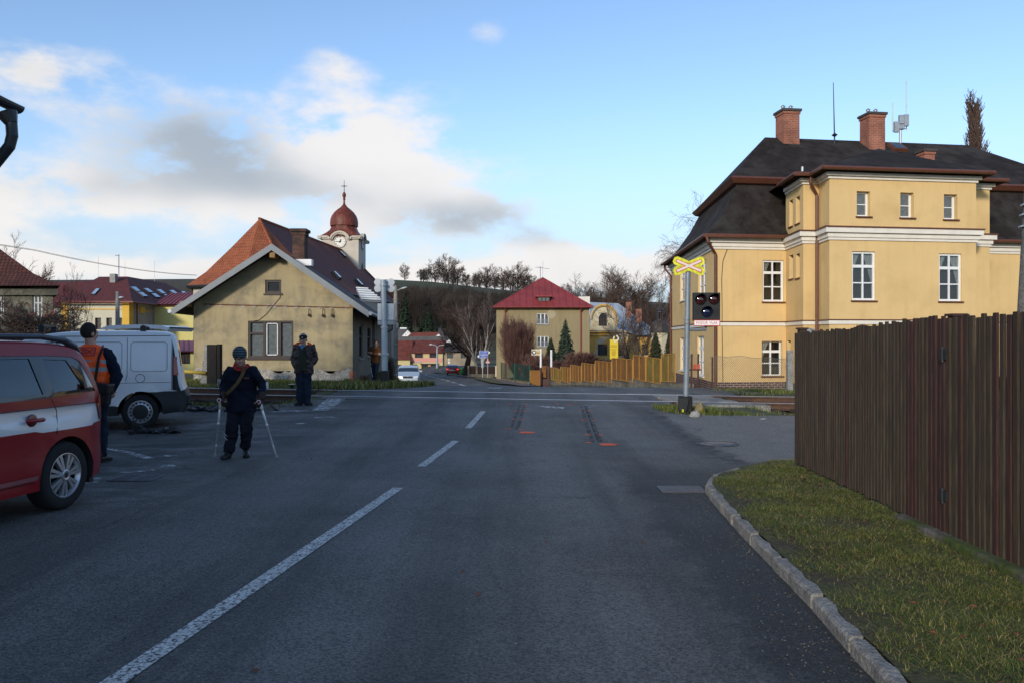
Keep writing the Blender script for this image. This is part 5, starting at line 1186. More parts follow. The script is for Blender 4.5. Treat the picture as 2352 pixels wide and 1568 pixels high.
mb=MB(); mb.poly(E4[0],E4[1],ap_); mb.poly(E4[1],E4[2],ap2,ap_); mb.poly(E4[2],E4[3],ap2); mb.poly(E4[3],E4[0],ap_,ap2); mb.poly(*[v-Vector((0,0,.12)) for v in E4[::-1]])
for i in range(4): mb.poly(E4[i]-Vector((0,0,.12)),E4[(i+1)%4]-Vector((0,0,.12)),E4[(i+1)%4],E4[i])
for i in range(1,15):
    p=E4[0].lerp(E4[1],i/15); t=1-abs(i/15-.5)*2
    top=Vector((p.x,E4[0].y+(ap_.y-E4[0].y)*t,zt+(ap_.z-zt)*t)); mb.bar(p+Vector((0,0,.03)),top+Vector((0,0,.03)),.035,.06)
mb.bar(E4[0],ap_,.09,.09); mb.bar(E4[1],ap_,.09,.09); mb.build('roof',RT,th_)
mb=MB(); mb.tube([E4[0]+Vector((0,-.06,-.06)),E4[1]+Vector((0,-.06,-.06))],.08,6)
for px in (1160.6,1334): x=W(px,0,Yt).x; mb.tube([(x,Yt-o,zt-.1),(x,Yt-.1,zt-.6),(x,Yt-.1,-3)],.08,6)
mb.build('gutter',mat('red_downpipe',(.22,.045,.04),.5,.1),th_)
zr_=CAMZ+(CY-687)/F*90; a,b=W(1231,0,90).x,W(1264,0,90).x; mb=MB(); mb.bx(a+.1,b-.1,88.35,92,zr_-.5,zr_+.15); mb.build('dormer',mat('dormer_wood',(.06,.03,.025),.8,.2),th_); mb=MB(); mb.bx(a-.15,b+.15,88.1,92,zr_+.16,zr_+.26); mb.build('dormer_roof',RT,th_)
mb=MB()
for i in range(3): u=a+.35+i*.42; mb.bx(u-.1,u+.2,88.3,88.35,zr_-.32,zr_+.05)
mb.build('dormer_pane',LACE,th_)
mb=MB(); panel(mb,[(3.7+4.45-2+ .5*math.cos(t)*1.0,3.95+.5*math.sin(t)) for t in np.arange(0,6.2,.5)],[],lambda u,z:f0.P(u,z,-.01)) ; mb.v=[(x+ (W(1266,0,88).x-(f0.P(6.15,0).x)),y,z+ (CAMZ+(CY-722)/F*88-3.95)) for x,y,z in mb.v]; mb.build('plaster_patch',mat('pale_patch',(.36,.31,.21),.9,.1,3),th_)
mb=MB(); q=W(1241,640,95); mb.tube([q-Vector((0,0,.5)),W(1241,612,95)],.05,6); mb.tube([W(1246,637,95),W(1247,600,95)],.02,5); mb.tube([W(1230,614,95),W(1262,618,95)],.025,5); 
for i in range(5): c_=W(1230+i*4,614.5,95); mb.tube([c_-Vector((0,.4,0)),c_+Vector((0,.4,0))],.02,4)
mb.build('tv_antenna',STEEL,th_)
mb=MB(); q0=W(1328,697,100); q1=W(1354,682,100); mb.bx(q0.x,q1.x,99.5,101.5,q0.z-4,q1.z); mb.build('chimney',CREAM,th_)

# ---- derelict manor with rounded gable
mn=empty('rounded_gable_manor',(14,112,-3),'peeling ochre manor with a big rounded gable and blue-grey tin roof','house')
OCH=mat('ochre_peeling',(.46,.27,.055),.95,.15,.8,col2=(.38,.35,.29),thr=(.5,.6),vs2=.45,bump=.3,bs=10); CRM=mat('cream_peeling',(.50,.44,.30),.95,.1,.8,col2=(.42,.30,.14),thr=(.55,.65),vs2=.6)
Ym=112; f0=WF((W(1352,0,Ym).x,Ym),(W(1442,0,Ym).x,Ym)); z=lambda y:CAMZ+(CY-y)/F*Ym; rr=[f0.rect(1373,1395,790,816),f0.rect(1419.5,1436,792,816)]
mb=MB(); wall(mb,f0,[(0,-4),(f0.L,-4),(f0.L,z(761)),(0,z(761))],rr,rev=.25); f2=WF((W(1459,0,118).x,118),(W(1501,0,118).x,118)); 
wall(mb,WF((f0.B.x,Ym),(f2.A.x,118)),[(0,-4),(6.2,-4),(6.2,z(768)),(0,z(768))],[]); rd=f2.rect(1475,1490,790,815); wall(mb,f2,[(0,-4),(f2.L,-4),(f2.L,z(774)),(0,z(774))],[rd],rev=.2); mb.build('wall',OCH,mn)
for r in rr: window(mn,f0,r,.25,BROWNW,GLASS,3,(.5,),.12,.08)
mb=MB(); mb.poly(f2.P(rd[0],rd[2],.2),f2.P(rd[1],rd[2],.2),f2.P(rd[1],rd[3],.2),f2.P(rd[0],rd[3],.2)); mb.build('door',BROWNW,mn)
ucx=f0.u(1386); rad=(1415-1357)/2/F*Ym; zc_=z(740)
arch=[(f0.u(1440),z(759)),(f0.u(1421),z(757)),(f0.u(1416),z(748))]+[(ucx+rad*math.cos(t),z(733)+rad*1.1*math.sin(t)) for t in np.linspace(0,math.pi,15)]+[(f0.u(1355),z(750)),(f0.u(1352),z(759))]
mb=MB(); hole=[(f0.u(1375),z(749)),(f0.u(1394),z(749)),(f0.u(1394),z(728))]+[(ucx+ (f0.u(1394)-f0.u(1375))/2*math.cos(t)-.1*0,z(728)+.55*math.sin(t)) for t in np.linspace(.3,math.pi-.3,7)]+[(f0.u(1375),z(728))]
panel(mb,arch,[hole],lambda u,zz_:f0.P(u,zz_,-.1)); mb.build('gable_wall',CRM,mn)
mb=MB(); panel(mb,hole,[],lambda u,zz_:f0.P(u,zz_,.1)); mb.build('gable_window',GLASS,mn)
mb=MB(); 
for i in (1,2): u=f0.u(1375+6.3*i); mb.bar(f0.P(u,z(749),.0),f0.P(u,z(724),.0),.08,.08)
mb.bar(f0.P(f0.u(1375),z(735),.0),f0.P(f0.u(1394),z(735),.0),.08,.08); mb.build('window_bars',BROWNW,mn)
mb=MB(); pts=[f0.P(u,zz_,-.25) for u,zz_ in arch[2:-2]]; mb.tube(pts,.2,6); mb.bar(f0.P(-.1,z(762),-.2),f0.P(f0.L+.2,z(762),-.2),.5,.2); mb.bar(f0.P(-.1,z(770),-.1),f0.P(f0.L+.1,z(770),-.1),.3,.12); mb.build('cornice',OCH,mn)
MT=mat('blue_grey_tin',(.30,.35,.41),.5,.12,1,metal=.2); mb=MB()
a=Vector((W(1345,0,Ym).x,Ym-.3,z(704))); pk=W(1352,694,120); pk2=W(1400,694,120); e1=W(1501,770,117.5); e2=W(1504,757,119); 
mb.poly(W(1345,758,Ym+.1),W(1443,764,Ym+.1),W(1459,770,117.6),W(1503,770,117.6),W(1503,757,121),W(1420,697,124),W(1345,694,124))
for i in range(9): t=i/9; mb.bar(W(1425+9*i,767,115).lerp(W(1425+9*i,767,115),0),W(1400+6*i,700+i*6,123),.04,.08) if i>1 else 0
mb.build('roof',MT,mn)
for (x,y0,y1,Y) in ((1444,694,715,119),(1467,710,728,119)): q=W(x,y1,Y); mb=MB(); mb.bx(q.x-.4,q.x+.4,Y-.3,Y+.4,q.z-1,W(x,y0,Y).z); mb.build('chimney',BRICK,mn)
# chapel
cp=empty('baroque_chapel',W(1520,820,100),'small chapel with dark bell-shaped copper dome and lantern behind the manor','chapel')
Yc=100; q=W(1520,0,Yc); k=Yc/F; zq_=lambda y:CAMZ+(CY-y)/F*Yc; mb=MB(); mb.lathe([(20*k,-4),(20*k,zq_(762))],(q.x,Yc+1.2,0),8); mb.build('wall',CRM,cp)
mb=MB(); mb.lathe([(25*k,zq_(763)),(23*k,zq_(757)),(22.5*k,zq_(748)),(19*k,zq_(741)),(12*k,zq_(737)),(8*k,zq_(735)),(7.5*k,zq_(733))],(q.x,Yc+1.2,0),8); mb.build('dome',mat('dark_copper',(.04,.034,.034),.6,.3,2),cp)
mb=MB()
for i in range(8): t=i*math.pi/4; mb.tube([(q.x+6.8*k*math.cos(t),Yc+1.2+6.8*k*math.sin(t),zq_(735)),(q.x+6.8*k*math.cos(t),Yc+1.2+6.8*k*math.sin(t),zq_(716))],.08,5)
mb.lathe([(9*k,zq_(717)),(8*k,zq_(714)),(9.5*k,zq_(712)),(7*k,zq_(708)),(3*k,zq_(703)),(1*k,zq_(698)),(.4*k,zq_(683))],(q.x,Yc+1.2,0),8); mb.build('lantern',mat('dark_copper_b',(.03,.026,.026),.6,.3,2),cp)
# ================= hill and vegetation =================
RG=[(-900,31),(-300,33),(-72,33.7),(-45,32.6),(-22,30),(0,27.6),(40,24.5),(75,21.5),(140,19),(400,18),(900,14)]
def HH(x,y):
    r=interp(RG,x*420/max(y,200)); s=min(1,max(0,(y-165)/255)); return -4.3+(r+4.3)*(s*s*(3-2*s))+1.2*math.sin(x*.03)*math.sin(y*.023)*s*(1-s)*4
HILL=mat('hill_meadow_and_leaf_litter',(.05,.062,.02),.95,.25,.03,col2=(.05,.036,.024),thr=(.42,.52),vs2=.012,fine=.6)
mb=MB(); xs=list(range(-700,701,20)); ys=list(range(160,421,10))+[460,520]
grid_mesh('hill',xs,ys,lambda x,y:HH(x,y) if y<=420 else HH(x,420)-(y-420)*.12,HILL)
BARK=mat('grey_brown_bark',(.075,.058,.045),.95,.3,6); BARKD=mat('dark_bark',(.035,.028,.022),.95,.3,6); TWIG=mat('brown_twigs',(.085,.055,.042),.95,.3,3); TWIGR=mat('reddish_twigs',(.11,.055,.045),.95,.3,3); BIRCH=mat('white_birch_bark',(.48,.46,.43),.9,.15,5,col2=(.05,.05,.05),thr=(.62,.66),vs2=4,stretch=(1,1,3)); NEED=mat('dark_needles',(.018,.034,.016),.9,.5,1.2); IVY=mat('ivy_leaves',(.032,.04,.017),.85,.4,1.2)
def tree_mb(seed,h,r0,levels=4,nb=(9,6,5,4),ang=(.9,.7,.65,.6),lenf=(.62,.5,.45,.42),trunkf=.9,start=.25,up=.12,twr=.012,wig=.12,multi=1,droop=0,sides=(7,5,3,3),spread=1.0):
    rnd=random.Random(seed); tm=MB(); cm=MB()
    def rv(): return Vector((rnd.uniform(-1,1),rnd.uniform(-1,1),rnd.uniform(-1,1)))
    def branch(p,d,L,r,lev):
        n=5 if lev<2 else (3 if lev==2 else 2); pts=[p]; rad=[r]; dd=d.copy()
        for i in range(n):
            dd=(dd+rv()*wig+Vector((0,0,(up if lev>0 else .1)-droop*(i/n)*(lev>0)))).normalized(); pts.append(pts[-1]+dd*L/n); rad.append(max(twr*.6,r*(1-(i+1)/n*(.72 if lev<levels else .9))))
        (tm if lev<=1 else cm).tube(pts,rad,sides[min(lev,3)],cap=False)
        if lev>=levels: return
        k=nb[lev]; st=start if lev==0 else .2
        for j in range(k):
            t=st+(1-st)*(j+rnd.random()*.8)/k; f=t*n; i=min(n-1,int(f)); q=pts[i].lerp(pts[i+1],f-i); dl=(pts[i+1]-pts[i]).normalized()
            az_=rnd.uniform(0,6.283) if lev>0 else (j*2.4+rnd.uniform(-.5,.5)); a=Vector((0,0,1)) if abs(dl.z)<.9 else Vector((1,0,0)); u=dl.cross(a).normalized(); v=dl.cross(u); an=ang[lev]*rnd.uniform(.7,1.25)
            nd_=(dl*math.cos(an)+(u*math.cos(az_)+v*math.sin(az_))*math.sin(an)*spread).normalized()
            branch(q,nd_,L*lenf[lev]*rnd.uniform(.75,1.2)*(1-.35*(t if lev==0 else 0)),max(twr,rad[min(i+1,n)]*.72+(rad[i]*.0)),lev+1)
    for k in range(multi):
        d=Vector((0,0,1)) if multi==1 else Vector((math.cos(k*6.283/multi+.4)*.35,math.sin(k*6.283/multi+.4)*.35,1)).normalized()
        branch(Vector((0.12*(k>0)*math.cos(k*2.),.12*(k>0)*math.sin(k*2.),-.1)),d,h*trunkf*(1 if multi==1 else .8),r0 if multi==1 else r0*.65,0)
    return tm,cm
def plant(name,loc,label,cat,mbs,m1,m2,group=None,rz=0,crown='crown',scale=1):
    e=empty(name,loc,label,cat,group,rz); e.scale=(scale,)*3; mbs[0].build('trunk',m1,e,local=True,smooth=True); mbs[1].build(crown,m2,e,local=True); return e
def regroup(e,loc,label,rz,sc):
    c=copy_tree(e); c.location=loc; c['label']=label; c.rotation_euler=(0,0,rz); c.scale=sc if hasattr(sc,'__len__') else (sc*1.15,sc*1.15,sc); return c
# ridge trees on the skyline
ridge=tree_mb(1,11,.35,4,(14,9,7,5),(1.0,.75,.7,.7),(.6,.5,.45,.42),up=.12,twr=.03,start=.08,trunkf=.8); ridge2=tree_mb(2,10,.3,4,(14,9,7,5),(1.1,.75,.7,.7),(.65,.5,.45,.42),up=.08,twr=.03,start=.05,spread=1.2,trunkf=.8)
def top_at(px,Y=418): x=(px-CX)/F*Y; return (x,Y,HH(x,Y)-.3)
gA='bare trees on the skyline of the hill'
t1=plant('bare_tree',top_at(930,416),'thin small bare tree on the skyline, nearest the clock tower','tree',ridge,BARKD,TWIG,gA); t1.scale=(.6,.6,.75)
hA=plant('bare_tree',top_at(1050,416),'wide bare tree on the skyline just right of the ivy-clad tree','tree',ridge2,BARKD,TWIG,gA); hA.scale=(1.1,1,1.05)
L_=[(1030,'bare tree crown touching the ivy-clad tree on the skyline',1.25,t1),(1072,'low bare tree at the right tail of the ivy-clad clump',.75,hA),(1100,'round bare tree left of the gap on the skyline',.8,hA),(1118,'dense round bare tree standing on the skyline above the birch',1.0,t1),(1136,'small bare tree filling the right side of the round skyline clump',.75,hA),(1156,'bare tree on the skyline in the middle between clump and antenna',.95,t1),(1172,'bare tree just left of the tallest skyline tree by the red roof',1.0,hA),(1190,'tall bare tree behind the left slope of the red tin roof',1.25,t1),(1208,'bare tree on the skyline nearest the antenna of the tan house',1.1,hA),(1228,'low bare tree on the skyline directly behind the roof antenna',.7,t1)]
for i,(px,lab,s,src) in enumerate(L_): regroup(src,top_at(px,414+3*(i%3)),lab,i*1.7,s)
rnd=random.Random(7)
def leafclumps(seed,n,rx,ry,rz,cz,s,per=16,flat=.6):
    rr=random.Random(seed); mb=MB()
    for i in range(n):
        while True:
            a=Vector((rr.uniform(-1,1),rr.uniform(-1,1),rr.uniform(-1,1)))
            if .35<a.length<1: break
        c=Vector((a.x*rx,a.y*ry,a.z*rz+cz)); k=rr.uniform(.5,1.1)
        for j in range(per):
            q=c+Vector((rr.gauss(0,s*k),rr.gauss(0,s*k),rr.gauss(0,s*k*flat))); u=Vector((rr.uniform(-1,1),rr.uniform(-1,1),rr.uniform(-1,1))).normalized(); v=u.cross(Vector((rr.uniform(-1,1),rr.uniform(-1,1),1))).normalized(); w_=s*.42
            mb.poly(q-u*w_,q+v*w_*.6,q+u*w_,q-v*w_*.6)
    return mb
tm,cm=tree_mb(3,12,.4,4,(9,7,6,4),up=.1,twr=.035,start=.1,spread=1.1)
iv=leafclumps(4,110,5.5,4,4.6,7.8,.42,24); e=plant('ivy_clad_tree',top_at(1000,412),'dark leafy ivy-clad tree, tallest on the hill skyline','tree',(tm,cm),BARKD,TWIG); iv.build('foliage',IVY,e,local=True); e.scale=(.95,1,.85)
iv=leafclumps(5,60,4,3,3,4,.42,24); e2=empty('ivy_clad_tree',top_at(973,414),'lower dark leafy ivy-clad tree left of the tallest skyline tree','tree'); t_=tree_mb(33,8,.3,3,(8,6,5),up=.1,twr=.035); t_[0].build('trunk',BARKD,e2,local=True); iv.build('crown',IVY,e2,local=True)
# woodland
rg=np.random.default_rng(11)
def woodland(name,N,reg,hr,label,m,seed,per=150,wtw=.07):
    rg=np.random.default_rng(seed); V=[];n=0
    for i in range(N):
        x,y=reg(rg); z=HH(x,y)-.3; h=rg.uniform(*hr); cr=h*rg.uniform(.28,.4)
        k=per; th=rg.uniform(0,6.283,k); u=rg.uniform(.2,1,k)**.8; rr=cr*np.sqrt(np.maximum(0.02,1-((u-.55)/.5)**2))*rg.uniform(.3,1,k)
        bx=np.stack([x+rr*np.cos(th)*.35,y+rr*np.sin(th)*.35,z+h*(u-.16)],1); tp=np.stack([x+rr*np.cos(th),y+rr*np.sin(th),z+h*u+.4],1)
        a=rg.uniform(0,6.283,k); w_=wtw*rg.uniform(.5,1.3,k); off=np.stack([np.cos(a)*w_,np.sin(a)*w_*.3,0*w_],1)
        V.append(np.stack([bx-off,bx+off,tp],1).reshape(-1,3))
        V.append(np.array([[x-.15,y,z],[x+.15,y,z],[x,y,z+h*.85]]))
    v=np.concatenate(V); nt=len(v)//3; me=D.meshes.new(name); me.vertices.add(len(v)); me.vertices.foreach_set('co',v.ravel()); me.loops.add(len(v)); me.loops.foreach_set('vertex_index',np.arange(len(v),dtype=np.int32)); me.polygons.add(nt); me.polygons.foreach_set('loop_start',(np.arange(nt)*3).astype(np.int32)); me.update(calc_edges=True); me.materials.append(m)
    o=D.objects.new(name,me); COL.objects.link(o); tag(o,label,'woodland',kind='stuff')
def reg1(rg):
    while True:
        y=rg.uniform(250,412); px=rg.uniform(820,1560); x=(px-CX)/F*y
        pyt=CY-(HH(x,y)+10-CAMZ)/y*F
        lim=interp([(820,660),(950,656),(1010,656),(1085,663),(1180,670),(1400,697),(1560,703)],px)
        if pyt>lim-3*rg.random(): return x,y
WDM=mat('woodland_twigs',(.034,.026,.022),.95,.4,.06); WDM2=mat('woodland_dark_twigs',(.022,.020,.017),.95,.4,.05)
woodland('woodland',640,reg1,(8,12),'brown leafless woodland covering the hillside',WDM,1)
def reg4(rg):
    y=rg.uniform(400,417); px=rg.choice([rg.uniform(965,1075),rg.uniform(1085,1240)]); return (px-CX)/F*y,y
woodland('woodland',60,reg4,(5,8.5),'tangle of bare undergrowth along the wooded skyline',WDM,9,110,.06)
def reg2(rg):
    while True:
        y=rg.uniform(215,330); px=rg.uniform(1030,1560); x=(px-CX)/F*y
        return x,y
woodland('woodland',130,reg2,(7,11),'darker leafless thicket at the foot of the hill behind the tan house',WDM2,2)
def reg3(rg):
    y=rg.uniform(330,420); px=rg.uniform(0,460); return (px-CX)/F*y,y
#woodland('woodland',26,reg3,(5,9),'distant bare trees beyond the red-roofed block',WDM,3)
# conifers
def conifer(seed,h,r,col=NEED,n=70,gap=.1,sway=.0):
    rr=random.Random(seed); mb=MB(); tm=MB(); tm.tube([(0,0,-.2),(0,0,h*.97)],[h*.02,.02],6)
    for i in range(n):
        t=(i+rr.random())/n; z=h*(gap+(1-gap)*t); R_=r*(1-t)**.8*rr.uniform(.75,1.15)+.08
        for j in range(10):
            a=rr.uniform(0,6.283); d=Vector((math.cos(a),math.sin(a),0)); tip=d*R_+Vector((0,0,z-R_*.18)); b=d*R_*.15+Vector((0,0,z+.05)); s=Vector((-d.y,d.x,0))*R_*.30
            mb.poly(b,tip-s+(b-tip)*.3,tip,tip+s+(b-tip)*.3); 
            for k in range(3):
                q=b.lerp(tip,rr.uniform(.4,1))+Vector((0,0,rr.uniform(-.12,.06)*R_)); mb.poly(q-s*.5,q+d*R_*.12-Vector((0,0,R_*.12)),q+s*.5,q+Vector((0,0,R_*.08)))
    return tm,mb
def gz(px,Y): x=(px-CX)/F*Y; return Vector((x,Y,H(x,Y)-.05))
def hz_(py,Y): return CAMZ+(CY-py)/F*Y
gC='conifers on the slope behind the cottages'
c1_=conifer(1,14,2.6); x=(930-CX)/F*235; e=plant('spruce',(x,235,HH(x,235)-.5),'tall dark spruce on the slope, right of the far signal','tree',c1_,BARKD,NEED,gC)
for px,Y,lab,s in ((985,232,'dark conifer behind the left end of the grey-roofed barn',.75),(971,236,'shorter dark conifer between white cottage and barn',.55),(1001,222,'dark rounded conifer in front of the barn roof',.5),(1018,262,'small dark conifer on the meadow above the barn',.4)): x=(px-CX)/F*Y; regroup(e,(x,Y,HH(x,Y)-.3),lab,px,s)
# garden conifers by tan house
Y=74; p=gz(1265,Y); h=hz_(775,Y)-p.z; e=plant('thuja',p,'stout dark green thuja in front of the lower window of the tan house','tree',conifer(5,h,.95,n=90,gap=0),BARKD,NEED)
p=gz(1299,Y); h=hz_(733,Y)-p.z; e=plant('spruce',p,'slender tall blue-green spruce in front of the tan wall','tree',conifer(6,h,1.15,mat('blue_green_needles',(.028,.048,.03),.9,.4,2),n=90,gap=.05),BARKD,mat('blue_green_needles',(.028,.048,.03),.9,.4,2))
Y=48
OLV=mat('olive_needles',(.035,.04,.018),.9,.4,2)
p=gz(1506,Y); h=hz_(765,Y)-p.z; e=plant('columnar_juniper',p,'tall brownish green columnar juniper left of the chapel','tree',conifer(7,h,.75,n=110,gap=0),BARKD,OLV)
p=gz(1538,Y); e3=regroup(e,p,'columnar juniper beside the corner of the yellow office building',2,(.8,.8,1.02))
# bare trees
def bt(name,px,Y,ytop,label,seed,m1=BARK,m2=TWIG,cat='tree',w=1.0,zoff=0,**k):
    p=gz(px,Y) if Y<160 else Vector(((px-CX)/F*Y,Y,-4)); p.z+=zoff; h=(hz_(ytop,Y)-p.z); t=tree_mb(seed,h,**k)
    zs=max(v[2] for v in t[1].v); s=h/zs; e=plant(name,p,label,cat,t,m1,m2); e.scale=(s*w,s*w,s); return e
bt('bare_tree',1410,140,608,'broad bare tree crown rising behind the rounded gable manor',21,r0=.45,levels=4,nb=(13,9,8,6),ang=(.8,.7,.65,.6),lenf=(.62,.52,.48,.45),up=.15,twr=.024,start=.1,spread=1.3,w=1.25,multi=4)
bt('bare_tree',1452,62,668,'bare multi-stemmed tree in front of the manor and yellow banner',22,BARK,TWIG,r0=.2,levels=4,nb=(7,6,4,3),up=.14,twr=.014,start=.15,multi=4,spread=1.2,w=.95)
bt('birch_tree',1100,105,664,'white-barked birch left of the tan house',23,BIRCH,mat('birch_twigs',(.10,.075,.065),.9,.3,3),r0=.3,levels=4,nb=(11,7,6,5),ang=(.45,.5,.6,.6),up=.1,twr=.02,start=.12,multi=2,w=.8)
bt('bare_tree',1071,108,688,'dense brown tree with a dark double trunk behind the bins',24,BARKD,mat('dense_brown_twigs',(.06,.038,.03),.95,.3,2),r0=.5,levels=4,nb=(15,9,8,6),ang=(.85,.7,.7,.7),up=.1,twr=.025,start=.3,w=1.35)
bt('bare_shrub',1188,76,712,'tall reddish bare shrub in front of the left part of the tan wall',25,TWIGR,TWIGR,cat='shrub',r0=.1,levels=3,nb=(18,11,8),ang=(.45,.45,.5),up=.16,twr=.013,start=.02,multi=9,w=.95)
sh_=bt('bare_shrub',1330,60,803,'low purplish bare shrub right of the slender spruce',26,TWIGR,TWIGR,cat='shrub',r0=.05,levels=3,nb=(16,10,7),ang=(.7,.6,.6),up=.15,twr=.012,start=.02,multi=7,w=1.6)
regroup(sh_,gz(1296,62),'low reddish bare hedge bush at the foot of the slender spruce',1,(sh_.scale[0]*1.1,sh_.scale[1],sh_.scale[2]*.8)); regroup(sh_,gz(1232,68),'dark bare hedge bush under the small brand board',2.2,(sh_.scale[0]*1.3,sh_.scale[1],sh_.scale[2]*1.3)); regroup(sh_,gz(1372,60),'low bare hedge behind the middle of the orange fence',2.9,(sh_.scale[0]*1.1,sh_.scale[1],sh_.scale[2]*.6))
bt('bare_tree',176,48,604,'slim young bare tree in front of the cream block',27,BARK,TWIG,r0=.13,levels=4,nb=(9,6,5,4),ang=(.7,.6,.6,.6),up=.2,twr=.010,start=.3,w=.8)
e=bt('bare_tree',80,38,668,'wide dark tree with red berries in front of the old house',28,BARKD,mat('dark_twigs_berry',(.05,.034,.028),.95,.3,2),r0=.22,levels=4,nb=(12,9,7,5),ang=(1.1,.8,.7,.7),up=.03,twr=.010,start=.15,multi=3,spread=1.3,w=1.35)
bm=leafclumps(8,55,2.4,1.6,1.0,2.6,.10,5); bm.build('berries',mat('red_berries',(.22,.02,.012),.6,.2),e,local=True)
bt('bare_tree',45,90,530,'round bare tree crown behind the old dark roof at the left edge',29,BARK,TWIG,r0=.4,levels=4,nb=(13,9,7,5),ang=(.8,.7,.7,.7),up=.15,twr=.028,start=.2,w=1.1)
bt('bare_tree',430,110,640,'small distant bare tree left of the church eave',30,BARK,TWIG,r0=.2,levels=3,nb=(9,7,6),up=.15,twr=.03,start=.1,w=.9)
POP=dict(r0=.4,levels=3,nb=(80,12,8),ang=(.26,.38,.5),lenf=(.155,.45,.5),up=.5,twr=.022,start=.03,wig=.05,w=1.5)
a=bt('poplar_tree',2222,62,196,'tall slender bare poplar above the roof, left one of the pair','x',BARKD,TWIG,**POP); a['group']='poplars behind the office roof'
c=regroup(a,Vector(((2246-CX)/F*64,64,a.location.z)),'lower right poplar of the pair above the roof',1.9,(a.scale[0]*.8,a.scale[1]*.8,a.scale[2]*.86))
bt('weeping_birch',1640,55,425,'thin weeping birch whose crown shows left of the mansard roof',31,BIRCH,mat('weeping_twigs',(.14,.12,.11),.9,.3,3),r0=.22,levels=4,nb=(10,7,6,5),ang=(.8,.8,.7,.6),up=-.02,droop=.35,twr=.014,start=.45,w=.75)
bt('weeping_birch',1600,58,505,'lower weeping birch just left of the mansard eave',32,BIRCH,mat('weeping_twigs',(.14,.12,.11),.9,.3,3),r0=.2,levels=4,nb=(8,6,5,5),ang=(.8,.8,.7,.6),up=-.02,droop=.35,twr=.014,start=.45,w=.6)
# brambles by the keeper house side wall
t_=tree_mb(40,1.2,.02,3,(10,7,5),(.8,.7,.7),up=.1,twr=.006,multi=8,start=.05)
e=plant('dry_bramble',(-5.25,28.2,.15),'dry leafless brambles at the corner of the gabled house','shrub',t_,TWIG,TWIG,'dry brambles'); e.scale=(.32,.32,.3)
for x,y,lab,s in ((-5.2,34,'dry tall brambles between far signal and utility pole',(.4,.4,1.1)),(-4.85,28.6,'dry brambles at the feet of the leaning man',(.2,.2,.22))): regroup(e,(x,y,H(x,y)),lab,x,s)
# ================= vehicles =================
def paint(name,c,rough=.3,coat=.8,metal=.0): return mat(name,c,rough,.04,3,metal=metal,coat=coat,spec=.5)
CGL=glassmat('car_glass',(.32,.36,.38),.03); CGD=mat('dark_car_glass',(.02,.025,.03),.03,.1,1,spec=1.0,coat=1); SILV=mat('silver_alloy',(.42,.44,.47),.32,.06,5,metal=.7); LAMP=mat('headlamp_lens',(.62,.64,.66),.15,.1,8,coat=.8); REDL=mat('red_lamp_lens',(.32,.02,.015),.2,.15,20,coat=.8); PLATE=mat('number_plate',(.72,.72,.70),.5,.03); INTR=mat('car_interior',(.03,.032,.036),.8,.2,5)
def dens(P,step):
    o=[]
    for a,b in zip(P[:-1],P[1:]):
        L_=math.dist(a,b); k=max(1,int(L_/step)); o+=[(a[0]+(b[0]-a[0])*i/k,a[1]+(b[1]-a[1])*i/k) for i in range(k)]
    return o+[P[-1]]
def smooth2(P,it=2):
    for _ in range(it):
        Q=[P[0]]
        for a,b in zip(P[:-1],P[1:]): Q+=[(a[0]*.75+b[0]*.25,a[1]*.75+b[1]*.25),(a[0]*.25+b[0]*.75,a[1]*.25+b[1]*.75)]
        P=Q+[P[-1]]
    return P
